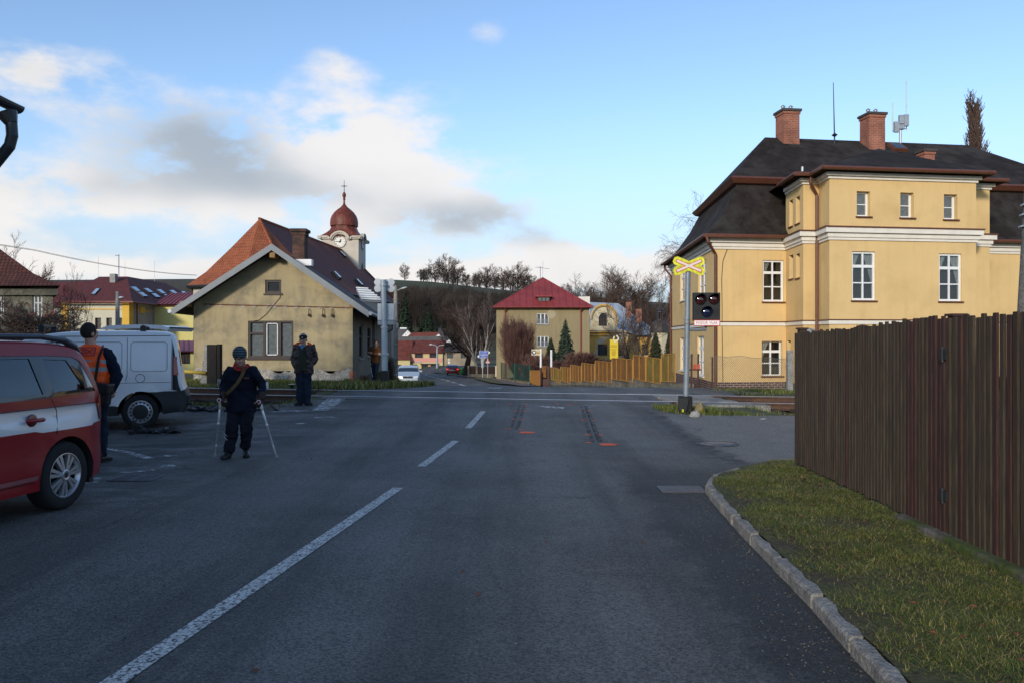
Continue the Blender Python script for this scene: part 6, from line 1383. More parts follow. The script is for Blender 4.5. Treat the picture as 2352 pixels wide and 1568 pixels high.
class Car:
    def __init__(s,name,label,cat,loc,rz,up,W2,wheels,wr,zb=.24,belt=1.05,tum=.17,arch=.06,rr=.06,front=.6,rear=.45,fr=.2,re=.16,group=None):
        s.e=empty(name,loc,label,cat,group,rz); s.X=Matrix.Translation(loc)@Matrix.Rotation(rz,4,'Z'); s.up=dens(smooth2(up,2),.09); s.W2=W2; s.wh=wheels; s.wr=wr; s.zb=zb; s.belt=belt; s.tum=tum; s.L=max(p[0] for p in up); s.zt=max(p[1] for p in up); s.edge=0; s.ar=wr+arch; s.p=(front,rear,fr,re); s.rr=rr
    def hw(s,x,z):
        f,r,a,b=s.p; h=s.W2
        if z>s.belt: h-=s.tum*((z-s.belt)/(s.zt-s.belt))**1.25
        if z<.45: h-=.05*((.45-z)/.25)**2*.6
        if x<f: h-=a*((f-x)/f)**2
        if x>s.L-r: h-=b*((x-s.L+r)/r)**2
        for w_ in s.wh:
            d=math.hypot(x-w_,z-s.wr); 
            if z>s.wr*.5: h+=.022*math.exp(-((d-s.ar-.02)/.07)**2)
        h-=.012*math.exp(-((z-.62)/.12)**2)
        return h
    def inset(s):
        P=s.up; n=len(P); O=[]
        for i in range(n):
            a=P[max(i-1,0)];b=P[min(i+1,n-1)]; t=Vector((b[0]-a[0],b[1]-a[1])).normalized(); nn=Vector((t.y,-t.x)) # inward for front->over->rear traversal
            O.append((P[i][0]+nn.x*s.rr,P[i][1]+nn.y*s.rr))
        return O
    def side_outline(s):
        O=s.inset(); bot=[]; x=s.L-.12
        O=[(max(.03,a),b) for a,b in O]
        for w_ in sorted(s.wh,reverse=True):
            a0=math.asin(max(-1,min(1,(s.zb-s.wr)/s.ar)))
            bot+=[(w_+s.ar*math.cos(t),s.wr+s.ar*math.sin(t)) for t in np.linspace(a0,math.pi-a0,17)]
        return O+[(O[-1][0],s.zb)][:0]+bot
    def body(s,mats,mfn,holes=(),lines=(),tops=None,step=.12,name='body',glassmfn=None):
        mb=MB(); out=s.side_outline()
        for sg in (-1,1):
            panel(mb,out,list(holes),lambda x,z:s.X@Vector((x,sg*s.hw(x,z),z)),step,lines,mfn=mfn,flip=(sg>0))
            for w_ in s.wh: # arch lips and liners
                a0=math.asin(max(-1,min(1,(s.zb-s.wr)/s.ar))); T=np.linspace(a0,math.pi-a0,17); R2=[(w_+s.ar*math.cos(t),s.wr+s.ar*math.sin(t)) for t in T]
                b=len(mb.v)
                for (x,z) in R2: h=s.hw(x,z); mb.v+=[tuple(s.X@Vector((x,sg*h,z))),tuple(s.X@Vector((x,sg*(h-.35),z)))]
                for i in range(16): mb.f.append((b+2*i,b+2*i+1,b+2*i+3,b+2*i+2)); mb.m.append(len(mats)-1)
        O=s.inset(); n=len(O); K=7; T=[]
        for j in range(-K,K+1):
            T.append(j)
        row=[]
        for i in range(n):
            P=s.up[i]; Q=O[i]; h=s.hw(*Q); r_=[]
            for k in range(4): # left rounding
                a=k/4*math.pi/2; f=1-math.sin(a); r_.append((P[0]+(Q[0]-P[0])*f,-h+s.rr*(1-math.cos(a)),P[1]+(Q[1]-P[1])*f))
            m=8
            for k in range(m+1):
                t=-1+2*k/m; yy=t*(h-s.rr); cr=.0; 
                bow=.05*(1-t*t) if (P[0]<.3 or P[0]>s.L-.35) and P[1]<s.belt+.1 else (.02*(1-t*t)); nn=((P[0]-Q[0])/s.rr,(P[1]-Q[1])/s.rr); r_.append((P[0]+nn[0]*bow,yy,P[1]+nn[1]*bow))
            for k in range(3,-1,-1):
                a=k/4*math.pi/2; f=1-math.sin(a); r_.append((P[0]+(Q[0]-P[0])*f,h-s.rr*(1-math.cos(a)),P[1]+(Q[1]-P[1])*f))
            row.append(r_)
        M_=len(row[0]); b=len(mb.v)
        for r_ in row: mb.v+=[tuple(s.X@Vector(q)) for q in r_]
        s.gl={}
        for i in range(n-1):
            cx=(s.up[i][0]+s.up[i+1][0])/2; cz=(s.up[i][1]+s.up[i+1][1])/2
            for k in range(M_-1):
                g=glassmfn(cx,cz,k,M_) if glassmfn else None
                if g: s.gl.setdefault(g,[]).append([row[i][k],row[i+1][k],row[i+1][k+1],row[i][k+1]]); continue
                mb.f.append((b+i*M_+k,b+i*M_+k+1,b+(i+1)*M_+k+1,b+(i+1)*M_+k)); mb.m.append((tops or mfn)(cx,cz) if not (tops and s.edge and (k<4 or k>=M_-5)) else s.edge-1)
        # floor
        mb.add([s.X@Vector((x,y,s.zb+.02)) for x,y in ((.15,-s.W2+.25),(s.L-.15,-s.W2+.25),(s.L-.15,s.W2-.25),(.15,s.W2-.25))],[(0,1,2,3)],len(mats)-1)
        o=mb.build(name,mats,s.e,smooth=True,angle=38)
        for g,fs in s.gl.items():
            m2=MB(); 
            for q in fs: m2.poly(*[s.X@Vector(v) for v in q])
            m2.build(g,s.glm,s.e,smooth=True)
        return o
    def side(s,name,poly,m,off=.0,sides=(-1,1),step=.15,holes=(),parent=None,th=0):
        for sg in sides:
            mb=MB(); panel(mb,poly,list(holes),lambda x,z:s.X@Vector((x,sg*(s.hw(x,z)+off),z)),step,flip=(sg>0)); mb.build(name,m,s.e,smooth=True)
    def box(s,name,x0,x1,y0,y1,z0,z1,m,bevel=0.012,parent=None):
        mb=MB(); mb.bx(x0,x1,y0,y1,z0,z1,X=s.X); return mb.build(name,m,s.e,bevel=bevel)
    def wheels(s,rimf,wd=.21,inset=.015):
        for w_ in s.wh:
            for sg in (-1,1):
                yo=s.W2-inset; 
                X=s.X@Matrix.Translation((w_,sg*(yo-wd/2),s.wr))@Matrix.Rotation(R(90)*(1 if sg<0 else -1),4,'X')
                r=s.wr; mb=MB(); h=wd/2
                mb.lathe([(r*.64,-h*.9),(r*.80,-h),(r*.93,-h*.95),(r*.985,-h*.75),(r,-h*.4),(r,h*.4),(r*.985,h*.75),(r*.93,h*.95),(r*.80,h),(r*.66,h*.93),(r*.64,h*.8)],n=40,X=X,cap=False)
                for k in (-.45,-.15,.15,.45): pass
                wo=mb.build('wheel',RUBBER,s.e,smooth=True,angle=50)
                mb=rimf(X,r,h); o=mb.build('rim',[SILV,BLACKP],None,smooth=True,angle=30); o.data.transform(pmat(s.e).inverted()); o.parent=wo
def rim_alloy(X,r,h):
    mb=MB(); mb.lathe([(r*.655,h*.96),(r*.63,h*.97),(r*.60,h*.80),(r*.56,h*.55)],n=40,X=X,cap=False)
    mb.lathe([(.001,h*.2),(r*.64,h*.2)],n=40,X=X,cap=False,mi=1)
    for i in range(7):
        for d in (-.15,.15):
            a=i*2*math.pi/7+.2; p0=(r*.12*math.cos(a+d*1.2),r*.12*math.sin(a+d*1.2)); p1=(r*.62*math.cos(a+d),r*.62*math.sin(a+d)); t=Vector((p1[0]-p0[0],p1[1]-p0[1])).normalized(); nn=Vector((-t.y,t.x))
            q=[]
            for p,w_,z in ((p0,.011,h*.94),(p1,.019,h*.86)):
                for sgn in (-1,1):
                    q.append(X@Vector((p[0]+nn.x*w_*sgn,p[1]+nn.y*w_*sgn,z))); q.append(X@Vector((p[0]+nn.x*w_*sgn,p[1]+nn.y*w_*sgn,z-.04)))
            mb.add(q,[(0,2,6,4),(0,4,5,1),(2,3,7,6),(4,6,7,5),(0,1,3,2)])
    mb.lathe([(r*.17,h*.7),(r*.17,h*.98),(r*.13,h*1.03),(r*.10,h*1.0),(.001,h*1.01)],n=24,X=X,cap=False)
    mb.lathe([(r*.075,h*1.02),(.001,h*1.03)],n=16,X=X,cap=False,mi=1)
    return mb
def rim_steel(X,r,h):
    mb=MB(); mb.lathe([(r*.655,h*.96),(r*.62,h*.97),(r*.585,h*.6)],n=36,X=X,cap=False); mb.lathe([(r*.585,h*.55),(r*.44,h*.75),(r*.42,h*.78)],n=36,X=X,cap=False)
    for i in range(16):
        a=i*math.pi/8; c=X@Vector((r*.52*math.cos(a),r*.52*math.sin(a),h*.69)); 
        mb.lathe([(.001,0),(.018,0)],(r*.52*math.cos(a),r*.52*math.sin(a),h*.70),8,X=X,cap=False,mi=1)
    mb.lathe([(r*.42,h*.74),(r*.40,h*.93),(r*.30,h*.99),(.001,h*1.0)],n=30,X=X,cap=False,mi=1); return mb
def rim_simple(X,r,h):
    mb=MB(); mb.lathe([(r*.655,h*.96),(r*.60,h*.9),(r*.5,h*.8),(.001,h*.95)],n=20,X=X,cap=False); return mb
# --- red and white SUV
RED=mat('car_red',(.25,.006,.012),.35,.04,3,coat=.15,spec=.35); WHT=paint('car_white',(.70,.71,.72),.3,.4); BLKG=mat('black_gloss_trim',(.010,.011,.013),.2,.1,3,coat=.6)
dx,dy=.148,.989; o_=(-4.4-3.45*dx-.88*dy,7.84-3.45*dy+.88*dx,0)
up=[(.06,.24),(.0,.45),(.03,.74),(.15,.90),(.6,1.03),(1.05,1.09),(1.75,1.58),(2.05,1.645),(2.6,1.66),(3.3,1.65),(3.72,1.605),(3.88,1.51),(4.05,1.15),(4.12,1.0),(4.17,.90),(4.215,.72),(4.22,.5),(4.14,.24)]
c=Car('parked_suv','red and white SUV with roof rails parked at the left edge, rear end in view','car',o_,math.atan2(dy,dx),up,.895,(.87,3.45),.335,.25,1.08,.17,.05,.05,rear=.55,re=.20)
dlo=[(1.28,1.13),(1.80,1.47),(2.05,1.515),(2.6,1.52),(3.3,1.515),(3.66,1.495),(3.76,1.45),(3.95,1.14),(3.2,1.11),(2.2,1.11)]
l1=[(-.2,.81),(4.4,.81)]; 
def clipl(z,x0,x1): return [(x0,z),(x1,z)]
fn=lambda x,z:(1 if .81<z<1.01 and x>.9 else 0)
def topf(x,z): return 1 if (z>1.56) else (2 if x>4.1 and z<.45 else 0)
def gf(x,z,k,M_):
    if 5<=k<=M_-7 or True:
        if 4<=k<=M_-6:
            if 1.12<x<1.72 and z>1.1: return 'windscreen'
            if 3.9<x<4.06 and 1.12<z<1.5: return 'rear_window'
    return None
c.edge=1; c.glm=CGL
SUVM=[RED,WHT,BLACKP,DARK]
c.body(SUVM,fn,[dlo],[clipl(.81,.16,3.02),clipl(.81,3.88,4.11),clipl(1.01,.9,3.97)],tops=topf,glassmfn=gf)
W_=[[(1.45,1.18),(1.83,1.46),(2.22,1.50),(2.22,1.15)],[(2.32,1.15),(2.32,1.49),(3.08,1.49),(3.15,1.15)],[(3.29,1.16),(3.25,1.48),(3.57,1.465),(3.74,1.17)]]
c.side('window_surround',dlo,BLKG,-.006,holes=W_)
for w_ in W_: c.side('side_window',w_,CGL,-.014)
c.side('tail_lamp',[(3.93,1.005),(4.05,1.10),(4.12,1.0),(4.15,.90),(4.155,.83),(4.06,.83),(3.99,.92)],REDL,.012)
def seam(c_,pts,r=.004,name='panel_seam',sides=(-1,1),m=DARK,off=.0):
    for sg in sides:
        mb=MB(); P=dens(pts,.08); mb.tube([c_.X@Vector((x,sg*(c_.hw(x,z)+off),z)) for x,z in P],r,5); mb.build(name,m,c_.e)
seam(c,[(3.24,1.10),(3.30,.98),(3.31,.84),(3.29,.76)]); seam(c,[(2.28,1.10),(2.27,.45),(2.3,.3)]); seam(c,[(1.33,1.08),(1.22,.8),(1.25,.3)]); seam(c,[(1.2,.34),(3.0,.34)])
c.side('rocker_trim',[(1.35,.36),(3.02,.36),(3.04,.40),(1.35,.40)],mat('chrome_strip',(.30,.10,.10),.2,.1,4,coat=1),.008)
for sg in (-1,1):
    mb=MB(); mb.ell(tuple(c.X@Vector((2.96,sg*(c.hw(2.96,.93)-.015),.93))),.07,.05,.075,X=c.X.to_3x3().to_4x4()); mb.build('handle_cup',DARK,c.e,smooth=True) if 0 else None
    mb=MB(); P=c.X@Vector((2.98,sg*(c.hw(2.98,.92)+.0),.92)); X3=Matrix.Translation(P)@c.X.to_3x3().to_4x4(); mb.ell((0,0,0),.07,.014,.06); mb.v=[tuple(X3@Vector(v)) for v in mb.v]; o=mb.build('door_handle',mat('handle_red',(.10,.004,.008),.35,.05,coat=.5),c.e,smooth=True)
    mb=MB(); mb.tube([(-.11,-.03*1,0),(-.09,-.045,0),(.09,-.045,0),(.12,-.03,0)],[.014,.018,.02,.014],8); mb.v=[tuple(X3@Vector((v[0],v[1]*(-sg if sg>0 else 1)*(1),v[2]))) for v in mb.v]; o2=mb.build('grip',RED,None,smooth=True); o2.data.transform(pmat(c.e).inverted()); o2.parent=o
    mb=MB(); hr=lambda x,z:c.hw(x,min(z,1.6))-.03
    mb.tube([c.X@Vector((x,sg*(c.hw(x,1.58)-.03),z)) for x,z in ((1.75,1.56),(1.95,1.65),(2.3,1.695),(3.3,1.695),(3.62,1.66),(3.76,1.60),(3.86,1.53))],[.02,.024,.024,.026,.034,.045,.03],8); mb.build('roof_rail',mat('dark_rail',(.03,.036,.05),.4,.1),c.e,smooth=True)
    mb=MB(); mb.bx(1.42,1.56,sg*.9 if sg>0 else -1.08,1.08 if sg>0 else -.9,1.1,1.26,X=c.X); mb.build('mirror',RED,c.e,bevel=.03)
    mb=MB(); mb.bx(3.42,3.47,sg*.86-.01,sg*.86+.01,.1,.12,X=c.X)
c.box('bumper_lower',4.02,4.16,-.6,.6,.3,.44,BLACKP,.02)
mb=MB(); 
for y in (-.42,.42,0): mb.bx(3.05,3.15,y-.19,y+.19,.8,1.22,X=c.X); mb.bx(3.07,3.14,y-.11,y+.11,1.24,1.40,X=c.X)
for y in (-.42,.42): mb.bx(1.95,2.1,y-.22,y+.22,.7,1.25,X=c.X); mb.bx(1.98,2.08,y-.12,y+.12,1.27,1.42,X=c.X)
mb.bx(1.0,3.9,-.7,.7,.3,.72,X=c.X); mb.build('interior',INTR,c.e,bevel=.03)
c.wheels(rim_alloy,.215,.012)
mb=MB(); P=c.X@Vector((3.86,-.80,.42)); mb.bx(3.82,3.88,-.86,-.70,.2,.48,X=c.X); mb.build('mud_flap',BLACKP,c.e)
# --- white van
VW=paint('van_white',(.72,.74,.76),.35,.4)
up=[(.04,.28),(0,.45),(.02,.68),(.10,.88),(.5,1.02),(.95,1.13),(1.5,1.56),(1.8,1.72),(2.3,1.80),(3.0,1.825),(3.9,1.82),(4.12,1.79),(4.2,1.70),(4.27,1.2),(4.30,.85),(4.34,.74),(4.39,.62),(4.39,.42),(4.33,.28)]
v=Car('parked_van','white panel van with black rear corner and roof bars parked by the track','van',(-10.58,14.29,H(-8,15.0)),R(22),up,.905,(.9,3.58),.325,.27,1.05,.13,.06,.07,rear=.35,re=.14)
v.glm=CGD
dl=[(1.18,1.16),(1.72,1.58),(2.25,1.64),(2.27,1.12),(1.5,1.10)]
vm=lambda x,z:(2 if (z<.70 and x>3.6) or (z<.45) or (x>4.13 and z<1.68) else 0)
v.body([VW,VW,BLACKP,DARK],vm,[dl],[[(3.98,.70),(4.22,.70)],[(4.13,.72),(4.13,1.66)]],tops=lambda x,z:(2 if (z<.72) else 0),glassmfn=lambda x,z,k,M_:('windscreen' if 4<=k<=M_-6 and 1.0<x<1.68 and z>1.17 else ('rear_window' if 4<=k<=M_-6 and x>4.1 and 1.15<z<1.6 else None)))
v.side('side_window',dl,CGD,-.01)
def rrect(x0,x1,z0,z1,r):
    o=[]
    for cx,cz,a in ((x1-r,z1-r,0),(x0+r,z1-r,90),(x0+r,z0+r,180),(x1-r,z0+r,270)): o+=[(cx+r*math.cos(R(a+t)),cz+r*math.sin(R(a+t))) for t in (0,22,45,67,90)]
    return o+[o[0]]
GROV=mat('van_groove',(.22,.235,.25),.5,.05)
for q in ((2.45,3.27,1.08,1.62,.06),(3.42,4.04,1.08,1.62,.06)): seam(v,rrect(*q),.006,'pressed_panel',m=GROV)
seam(v,[(2.34,1.72),(2.34,.42)],.005); seam(v,[(1.2,1.74),(2.2,1.72),(4.1,1.74)],.008,'roof_gutter',m=mat('van_gutter_grey',(.12,.13,.14),.5,.05)); seam(v,[(3.36,1.70),(3.36,1.0),(3.33,.9)],.005)
seam(v,[(2.4,.86),(3.2,.87),(4.1,.87)],.006,'crease',m=GROV); seam(v,[(4.12,.72),(4.12,1.67)],.004); seam(v,[(3.58+.077*math.cos(t),.95+.077*math.sin(t)) for t in np.linspace(0,6.283,20)],.005,'fuel_flap')
seam(v,[(1.18,1.1),(1.2,.5)],.004)
for sg in (-1,1):
    for x in (1.95,3.62):
        X=v.X; mb=MB(); mb.bx(x-.05,x+.05,sg*.70-.04,sg*.70+.04,1.80,1.92,X=X); mb.build('roof_bar_foot',BLACKP,v.e,bevel=.01)
for x in (1.95,3.62): v.box('roof_bar',x-.02,x+.02,-.74,.74,1.905,1.935,BLACKP,.006)
v.side('tail_lamp',[(4.15,1.0),(4.24,1.0),(4.21,1.35),(4.15,1.35)],REDL,.006); v.box('rear_bumper',4.30,4.44,-.80,.80,.42,.62,BLACKP,.03)
v.side('rub_strip',[(1.35,.47),(3.1,.47),(3.1,.55),(1.35,.55)],VW,.012)
v.side('headlamp',[(.06,.72),(.35,.78),(.55,.95),(.15,.86)],LAMP,.004)
v.wheels(rim_steel,.19,.02)
# --- estate with raised tailgate behind the van
up=[(.04,.25),(0,.45),(.05,.66),(.5,.84),(1.0,.92),(1.7,1.36),(2.2,1.42),(3.2,1.40),(3.9,1.32),(4.2,.95),(4.25,.6),(4.22,.3)]
b=Car('parked_estate','white estate car with raised tailgate, all but the tailgate hidden behind the van','car',(-12.9,16.7,H(-8,17.6)),R(12),up,.83,(.85,3.4),.31,.24,.92,.16,.05,.05)
b.glm=CGD; dl=[(1.25,.97),(1.75,1.30),(3.7,1.28),(3.95,.97)]; b.body([WHT,WHT,BLACKP,DARK],lambda x,z:0,[dl],(),glassmfn=lambda x,z,k,M_:('windscreen' if 4<=k<=M_-6 and 1.05<x<1.65 and z>.95 else None)); b.side('side_window',dl,CGD,-.01); b.wheels(rim_simple)
mb=MB(); Zt=lambda y:CAMZ+(CY-y)/F*17.2
xx=lambda x:(x-CX)/F*17.2
pts=[(244,754.5),(262,748.5),(300,746.5),(345,746),(383,748),(396,752.5),(401,751.5)]
P2=[(xx(a),Zt(b)) for a,b in pts]; n=len(P2); vs=[]
for yy in (16.95,18.25):
    for (a,z) in P2: vs.append((a,yy,z))
for yy in (16.95,18.25):
    for i,(a,z) in enumerate(P2): vs.append((a,yy,z-.03-(.05 if 0<i<n-1 else 0)))
fs=[(i,i+1,n+i+1,n+i) for i in range(n-1)]+[(2*n+i+1,2*n+i,3*n+i,3*n+i+1) for i in range(n-1)]+[(i,2*n+i,2*n+i+1,i+1) for i in range(n-1)]+[(n+i+1,3*n+i+1,3*n+i,n+i) for i in range(n-1)]
mb.add(vs,fs); mb.build('tailgate',WHT,b.e,smooth=False)
mb=MB(); mb.tube([(xx(252),17.0,Zt(754)),(xx(300),17.0,1.42)],.012,6); mb.build('gas_strut',BLACKP,b.e)
# --- white hatchback coming
HB=paint('hatch_silver_white',(.38,.43,.48),.3,.4)
up=[(.03,.22),(0,.42),(.04,.62),(.15,.74),(.6,.88),(.98,.95),(1.65,1.36),(2.1,1.44),(3.0,1.43),(3.55,1.34),(3.85,1.0),(3.94,.7),(3.95,.45),(3.90,.25)]
Yc=57; px=(936.5-CX)/F*Yc
h=Car('oncoming_hatchback','pale silver hatchback facing us on the road beyond the grass hump','car',(px,Yc,H(px,Yc+2)+.05),R(96),up,.83,(.82,3.28),.31,.2,.92,.16,.05,.05,fr=.14,front=.45)
h.glm=CGD; dl=[(1.15,.98),(1.65,1.30),(3.1,1.31),(3.55,1.0)]
h.body([HB,HB,BLACKP,DARK],lambda x,z:0,[dl],(),glassmfn=lambda x,z,k,M_:('windscreen' if 4<=k<=M_-6 and 1.02<x<1.62 and z>.96 else ('rear_window' if 4<=k<=M_-6 and x>3.55 and 1.0<z<1.3 else None)))
h.side('side_window',dl,CGD,-.01); h.wheels(rim_simple)
h.box('grille',-.035,.05,-.33,.33,.60,.74,BLACKP,.02); h.box('lower_grille',-.03,.05,-.45,.45,.28,.37,BLACKP,.01); h.box('number_plate',-.045,-.02,-.26,.26,.42,.52,PLATE,.004)
for sg in (-1,1): 
    mb=MB(); panel(mb,[(.36,.60),(.74,.63),(.72,.76),(.40,.74)],[],lambda u,z:h.X@Vector((.02+.28*max(0,(u-.45))**1.0+(z-.6)*.25-.03,sg*u,z))); mb.build('headlamp',LAMP,h.e)
    h.box('mirror',1.22,1.36,sg*.83 if sg>0 else -1.02,1.02 if sg>0 else -.83,.98,1.12,HB,.03)
text_h=text_mb('5T8 4216',.1,lambda x,y,z:h.X@Vector((-.05-z,-x,.47+y))); text_h.build('plate_lettering',BLACKP,h.e)
mb=MB(); mb.lathe([(.03,-.02),(.03,.02)],n=12,X=h.X@Matrix.Translation((-.03,0,.72))@Matrix.Rotation(R(90),4,'Y')); mb.build('badge',SILV,h.e)
# --- red car driving away
RC_=paint('car_red_b',(.30,.012,.014),.3)
up=[(.03,.22),(0,.42),(.04,.62),(.15,.74),(.9,.88),(1.2,.95),(1.9,1.36),(2.4,1.44),(3.3,1.43),(3.9,1.32),(4.3,1.0),(4.45,.85),(4.5,.6),(4.47,.25)]
Yr=113; px=(1034.5-CX)/F*Yr
r_=Car('departing_red_car','small red car seen from behind with glowing tail lamps on the far road','car',(px,Yr+4.4,H(px,Yr)+.06),R(-86),up,.86,(.9,3.5),.32,.2,.95,.16,.05,.05)
r_.glm=CGD; dl=[(1.35,.99),(1.9,1.30),(3.4,1.31),(3.95,1.0)]
r_.body([RC_,RC_,BLACKP,DARK],lambda x,z:0,[dl],(),glassmfn=lambda x,z,k,M_:('rear_window' if 4<=k<=M_-6 and x>3.8 and .98<z<1.32 else ('windscreen' if 4<=k<=M_-6 and 1.25<x<1.8 and z>.98 else None)))
r_.side('side_window',dl,CGD,-.01); r_.wheels(rim_simple)
GLW=D.materials.new('lit_tail_lamp'); GLW.use_nodes=True; GLW.node_tree.nodes['Principled BSDF'].inputs['Base Color'].default_value=(.5,.02,.01,1); GLW.node_tree.nodes['Principled BSDF'].inputs['Emission Color'].default_value=(1,.05,.02,1); GLW.node_tree.nodes['Principled BSDF'].inputs['Emission Strength'].default_value=.7
for sg in (-1,1): r_.box('tail_lamp',4.36,4.52,sg*.72-.12,sg*.72+.12,.72,.90,GLW,.01)
r_.box('number_plate',4.50,4.56,-.28,.28,.62,.74,PLATE,.004)
# ================= people =================
def loft_limb(mb,pts,rs,n=12,ry=None):
    # rounded-end tapered limb
    P=[Vector(p) for p in pts]; d0=(P[0]-P[1]).normalized(); d1=(P[-1]-P[-2]).normalized()
    ry=ry or rs
    PP=[P[0]+d0*rs[0]*.9,P[0]+d0*rs[0]*.55]+P+[P[-1]+d1*rs[-1]*.55,P[-1]+d1*rs[-1]*.9]
    RR=[rs[0]*.3,rs[0]*.8]+list(rs)+[rs[-1]*.8,rs[-1]*.3]; RY=[ry[0]*.3,ry[0]*.8]+list(ry)+[ry[-1]*.8,ry[-1]*.3]
    mb.tube(PP,RR,n,ry=RY)
def torso(mb,rings,n=20):
    mb.rings(rings,n)
def remesh(o,vox,sm=3,fac=.6):
    r=o.modifiers.new('r','REMESH'); r.mode='VOXEL'; r.voxel_size=vox; r.use_smooth_shade=True
    if vox>=.0135:
        t=D.textures.get('folds') or D.textures.new('folds','CLOUDS'); t.noise_scale=.11; t.noise_depth=1
        dm=o.modifiers.new('d','DISPLACE'); dm.texture=t; dm.strength=.055; dm.mid_level=.5; dm.texture_coords='LOCAL'; sm=1
    if sm: s=o.modifiers.new('s','SMOOTH'); s.iterations=sm; s.factor=fac
    dg=bpy.context.evaluated_depsgraph_get(); me=D.meshes.new_from_object(o.evaluated_get(dg)); o.modifiers.clear(); old=o.data; o.data=me; me.name=o.name
    for p in me.polygons: p.use_smooth=True
    if not me.uv_layers: auto_uv(me)
    return o
SKIN=mat('skin',(.42,.24,.17),.6,.08,6,spec=.35)
def head_mb(mb,X,s=1.0,beard=False):
    def E(c,a,b,c2): 
        t=MB(); t.ell(c,a*s,b*s,c2*s,16,12); return [tuple(X@Vector(v)) for v in t.v],t.f
    def add(c,a,b,c2): v,f=E(tuple(k*s for k in c),a,b,c2); mb.add(v,f)
    add((0,.01,.125),.077,.095,.112)   # cranium
    add((0,-.025,.065),.06,.068,.075)    # face
    add((0,-.045,.012),.038,.042,.035) # chin
    add((0,-.10,.075),.013,.022,.018); add((0,-.095,.092),.009,.014,.03) # nose
    add((0,-.085,.125),.05,.015,.012)    # brow
    add((-.035,-.075,.07),.02,.018,.018); add((.035,-.075,.07),.02,.018,.018) # cheeks
    for sg in (-1,1): add((sg*.082,.01,.085),.012,.024,.034)
    add((0,-.092,.043),.024,.012,.008) # lips
def face_parts(e,X,s=1.0,hair=None,haircol=(.12,.11,.10)):
    mb=MB()
    for sg in (-1,1):
        t=MB(); t.ell((sg*.031*s,-.088*s,.103*s),.012*s,.008*s,.007*s,8,6); mb.add([tuple(X@Vector(v)) for v in t.v],t.f)
    mb.build('eyes',mat('eye_dark',(.03,.025,.022),.2,.1),e,smooth=True)
    mb=MB(); t=MB(); t.ell((0,-.103*s,.043*s),.022*s,.004*s,.005*s,10,6); mb.add([tuple(X@Vector(v)) for v in t.v],t.f); mb.build('mouth',mat('lip',(.25,.09,.07),.5,.1),e,smooth=True)
    if hair:
        mb=MB(); t=MB(); t.ell((0,.022*s,.135*s),.083*s,.098*s,.112*s,18,12); 
        vs=[(x,y,z if not (y<-.045*s and z<.19*s) else z) for x,y,z in t.v]; keep=[f for f in t.f if not all((vs[i][1]<-.035*s and vs[i][2]<.185*s) or vs[i][2]<hair*s for i in f)]
        mb.add([tuple(X@Vector(v)) for v in vs],keep); mb.build('hair',mat('hair',haircol,.9,.3,30,bump=.5,bs=80),e,smooth=True)
def hand_mb(mb,wrist,direction,palmn,curl=.5,s=1.0,thumb=1,grip=None):
    d=Vector(direction).normalized(); n=Vector(palmn); n=(n-d*n.dot(d)).normalized(); u=d.cross(n); w_=Vector(wrist)
    loft_limb(mb,[w_,w_+d*.045*s,w_+d*.085*s],[.022*s,.036*s,.038*s],10,ry=[.02*s,.016*s,.014*s]) if False else None
    t=MB(); t.ell((0,0,0),.042*s,.018*s,.05*s,12,8); M3=Matrix(((u.x,n.x,d.x,0),(u.y,n.y,d.y,0),(u.z,n.z,d.z,0),(0,0,0,1))); mb.add([tuple(M3@Vector(v)+w_+d*.05*s) for v in t.v],t.f)
    for i,(o,l) in enumerate(((-.03,.072),(-.01,.08),(.011,.075),(.031,.06))):
        b=w_+d*.088*s+u*o*s; a1=curl*1.1; p=[b]; dd=d
        for k in range(3):
            a=a1*(k+1)*.75; dd=(d*math.cos(a)+n*math.sin(a)); p.append(p[-1]+dd*l*s/ (2.2+ .5*k))
        loft_limb(mb,p,[.0095*s,.009*s,.0085*s,.0075*s],8)
    b=w_+d*.03*s-u*.035*s*thumb; t_=(d*.6-u*.7*thumb+n*.5).normalized(); loft_limb(mb,[b,b+t_*.035*s,b+t_*.06*s+d*.01*s],[.013*s,.011*s,.009*s],8)
NAVY=mat('navy_fabric',(.008,.012,.024),.9,.35,7,bump=.8,bs=9,spec=.15); JEANS=mat('navy_trousers',(.013,.021,.037),.9,.3,6,bump=.7,bs=8,spec=.15); SHOE=mat('black_leather_shoe',(.016,.015,.015),.5,.2,8); BRLTH=mat('brown_leather_jacket',(.028,.017,.015),.5,.35,6,bump=.8,bs=10)
def shoe(e,pts_list,m=SHOE,name='shoe'):
    for (heel,yaw_,L_) in pts_list:
        mb=MB(); c,s_=math.cos(yaw_),math.sin(yaw_); f=Vector((c,s_,0)); h=Vector(heel)
        loft_limb(mb,[h+Vector((0,0,.045)),h+f*.1+Vector((0,0,.05)),h+f*(L_-.06)+Vector((0,0,.035))],[.042,.046,.045],12,ry=[.045,.05,.032])
        loft_limb(mb,[h+Vector((0,0,.06)),h+Vector((0,0,.13))],[.046,.05],12)
        mb.add(*(lambda t:([tuple(v) for v in t.v],t.f))(MB().bx(0,0,0,0,0,0)))
        o=mb.build(name,m,e); remesh(o,.012,2)
        mb=MB(); n=14; 
        vs=[h+f*(L_*.42)+f*math.cos(6.283*i/n)*(L_*.5)+Vector((-s_,c,0))*math.sin(6.283*i/n)*.05 for i in range(n)]
        mb.add([v+Vector((0,0,.0)) for v in vs]+[v+Vector((0,0,.022)) for v in vs],[tuple(range(n-1,-1,-1)),tuple(range(n,2*n))]+[(i,(i+1)%n,(i+1)%n+n,i+n) for i in range(n)]); child_build(mb,'sole',RUBBER,o,e)
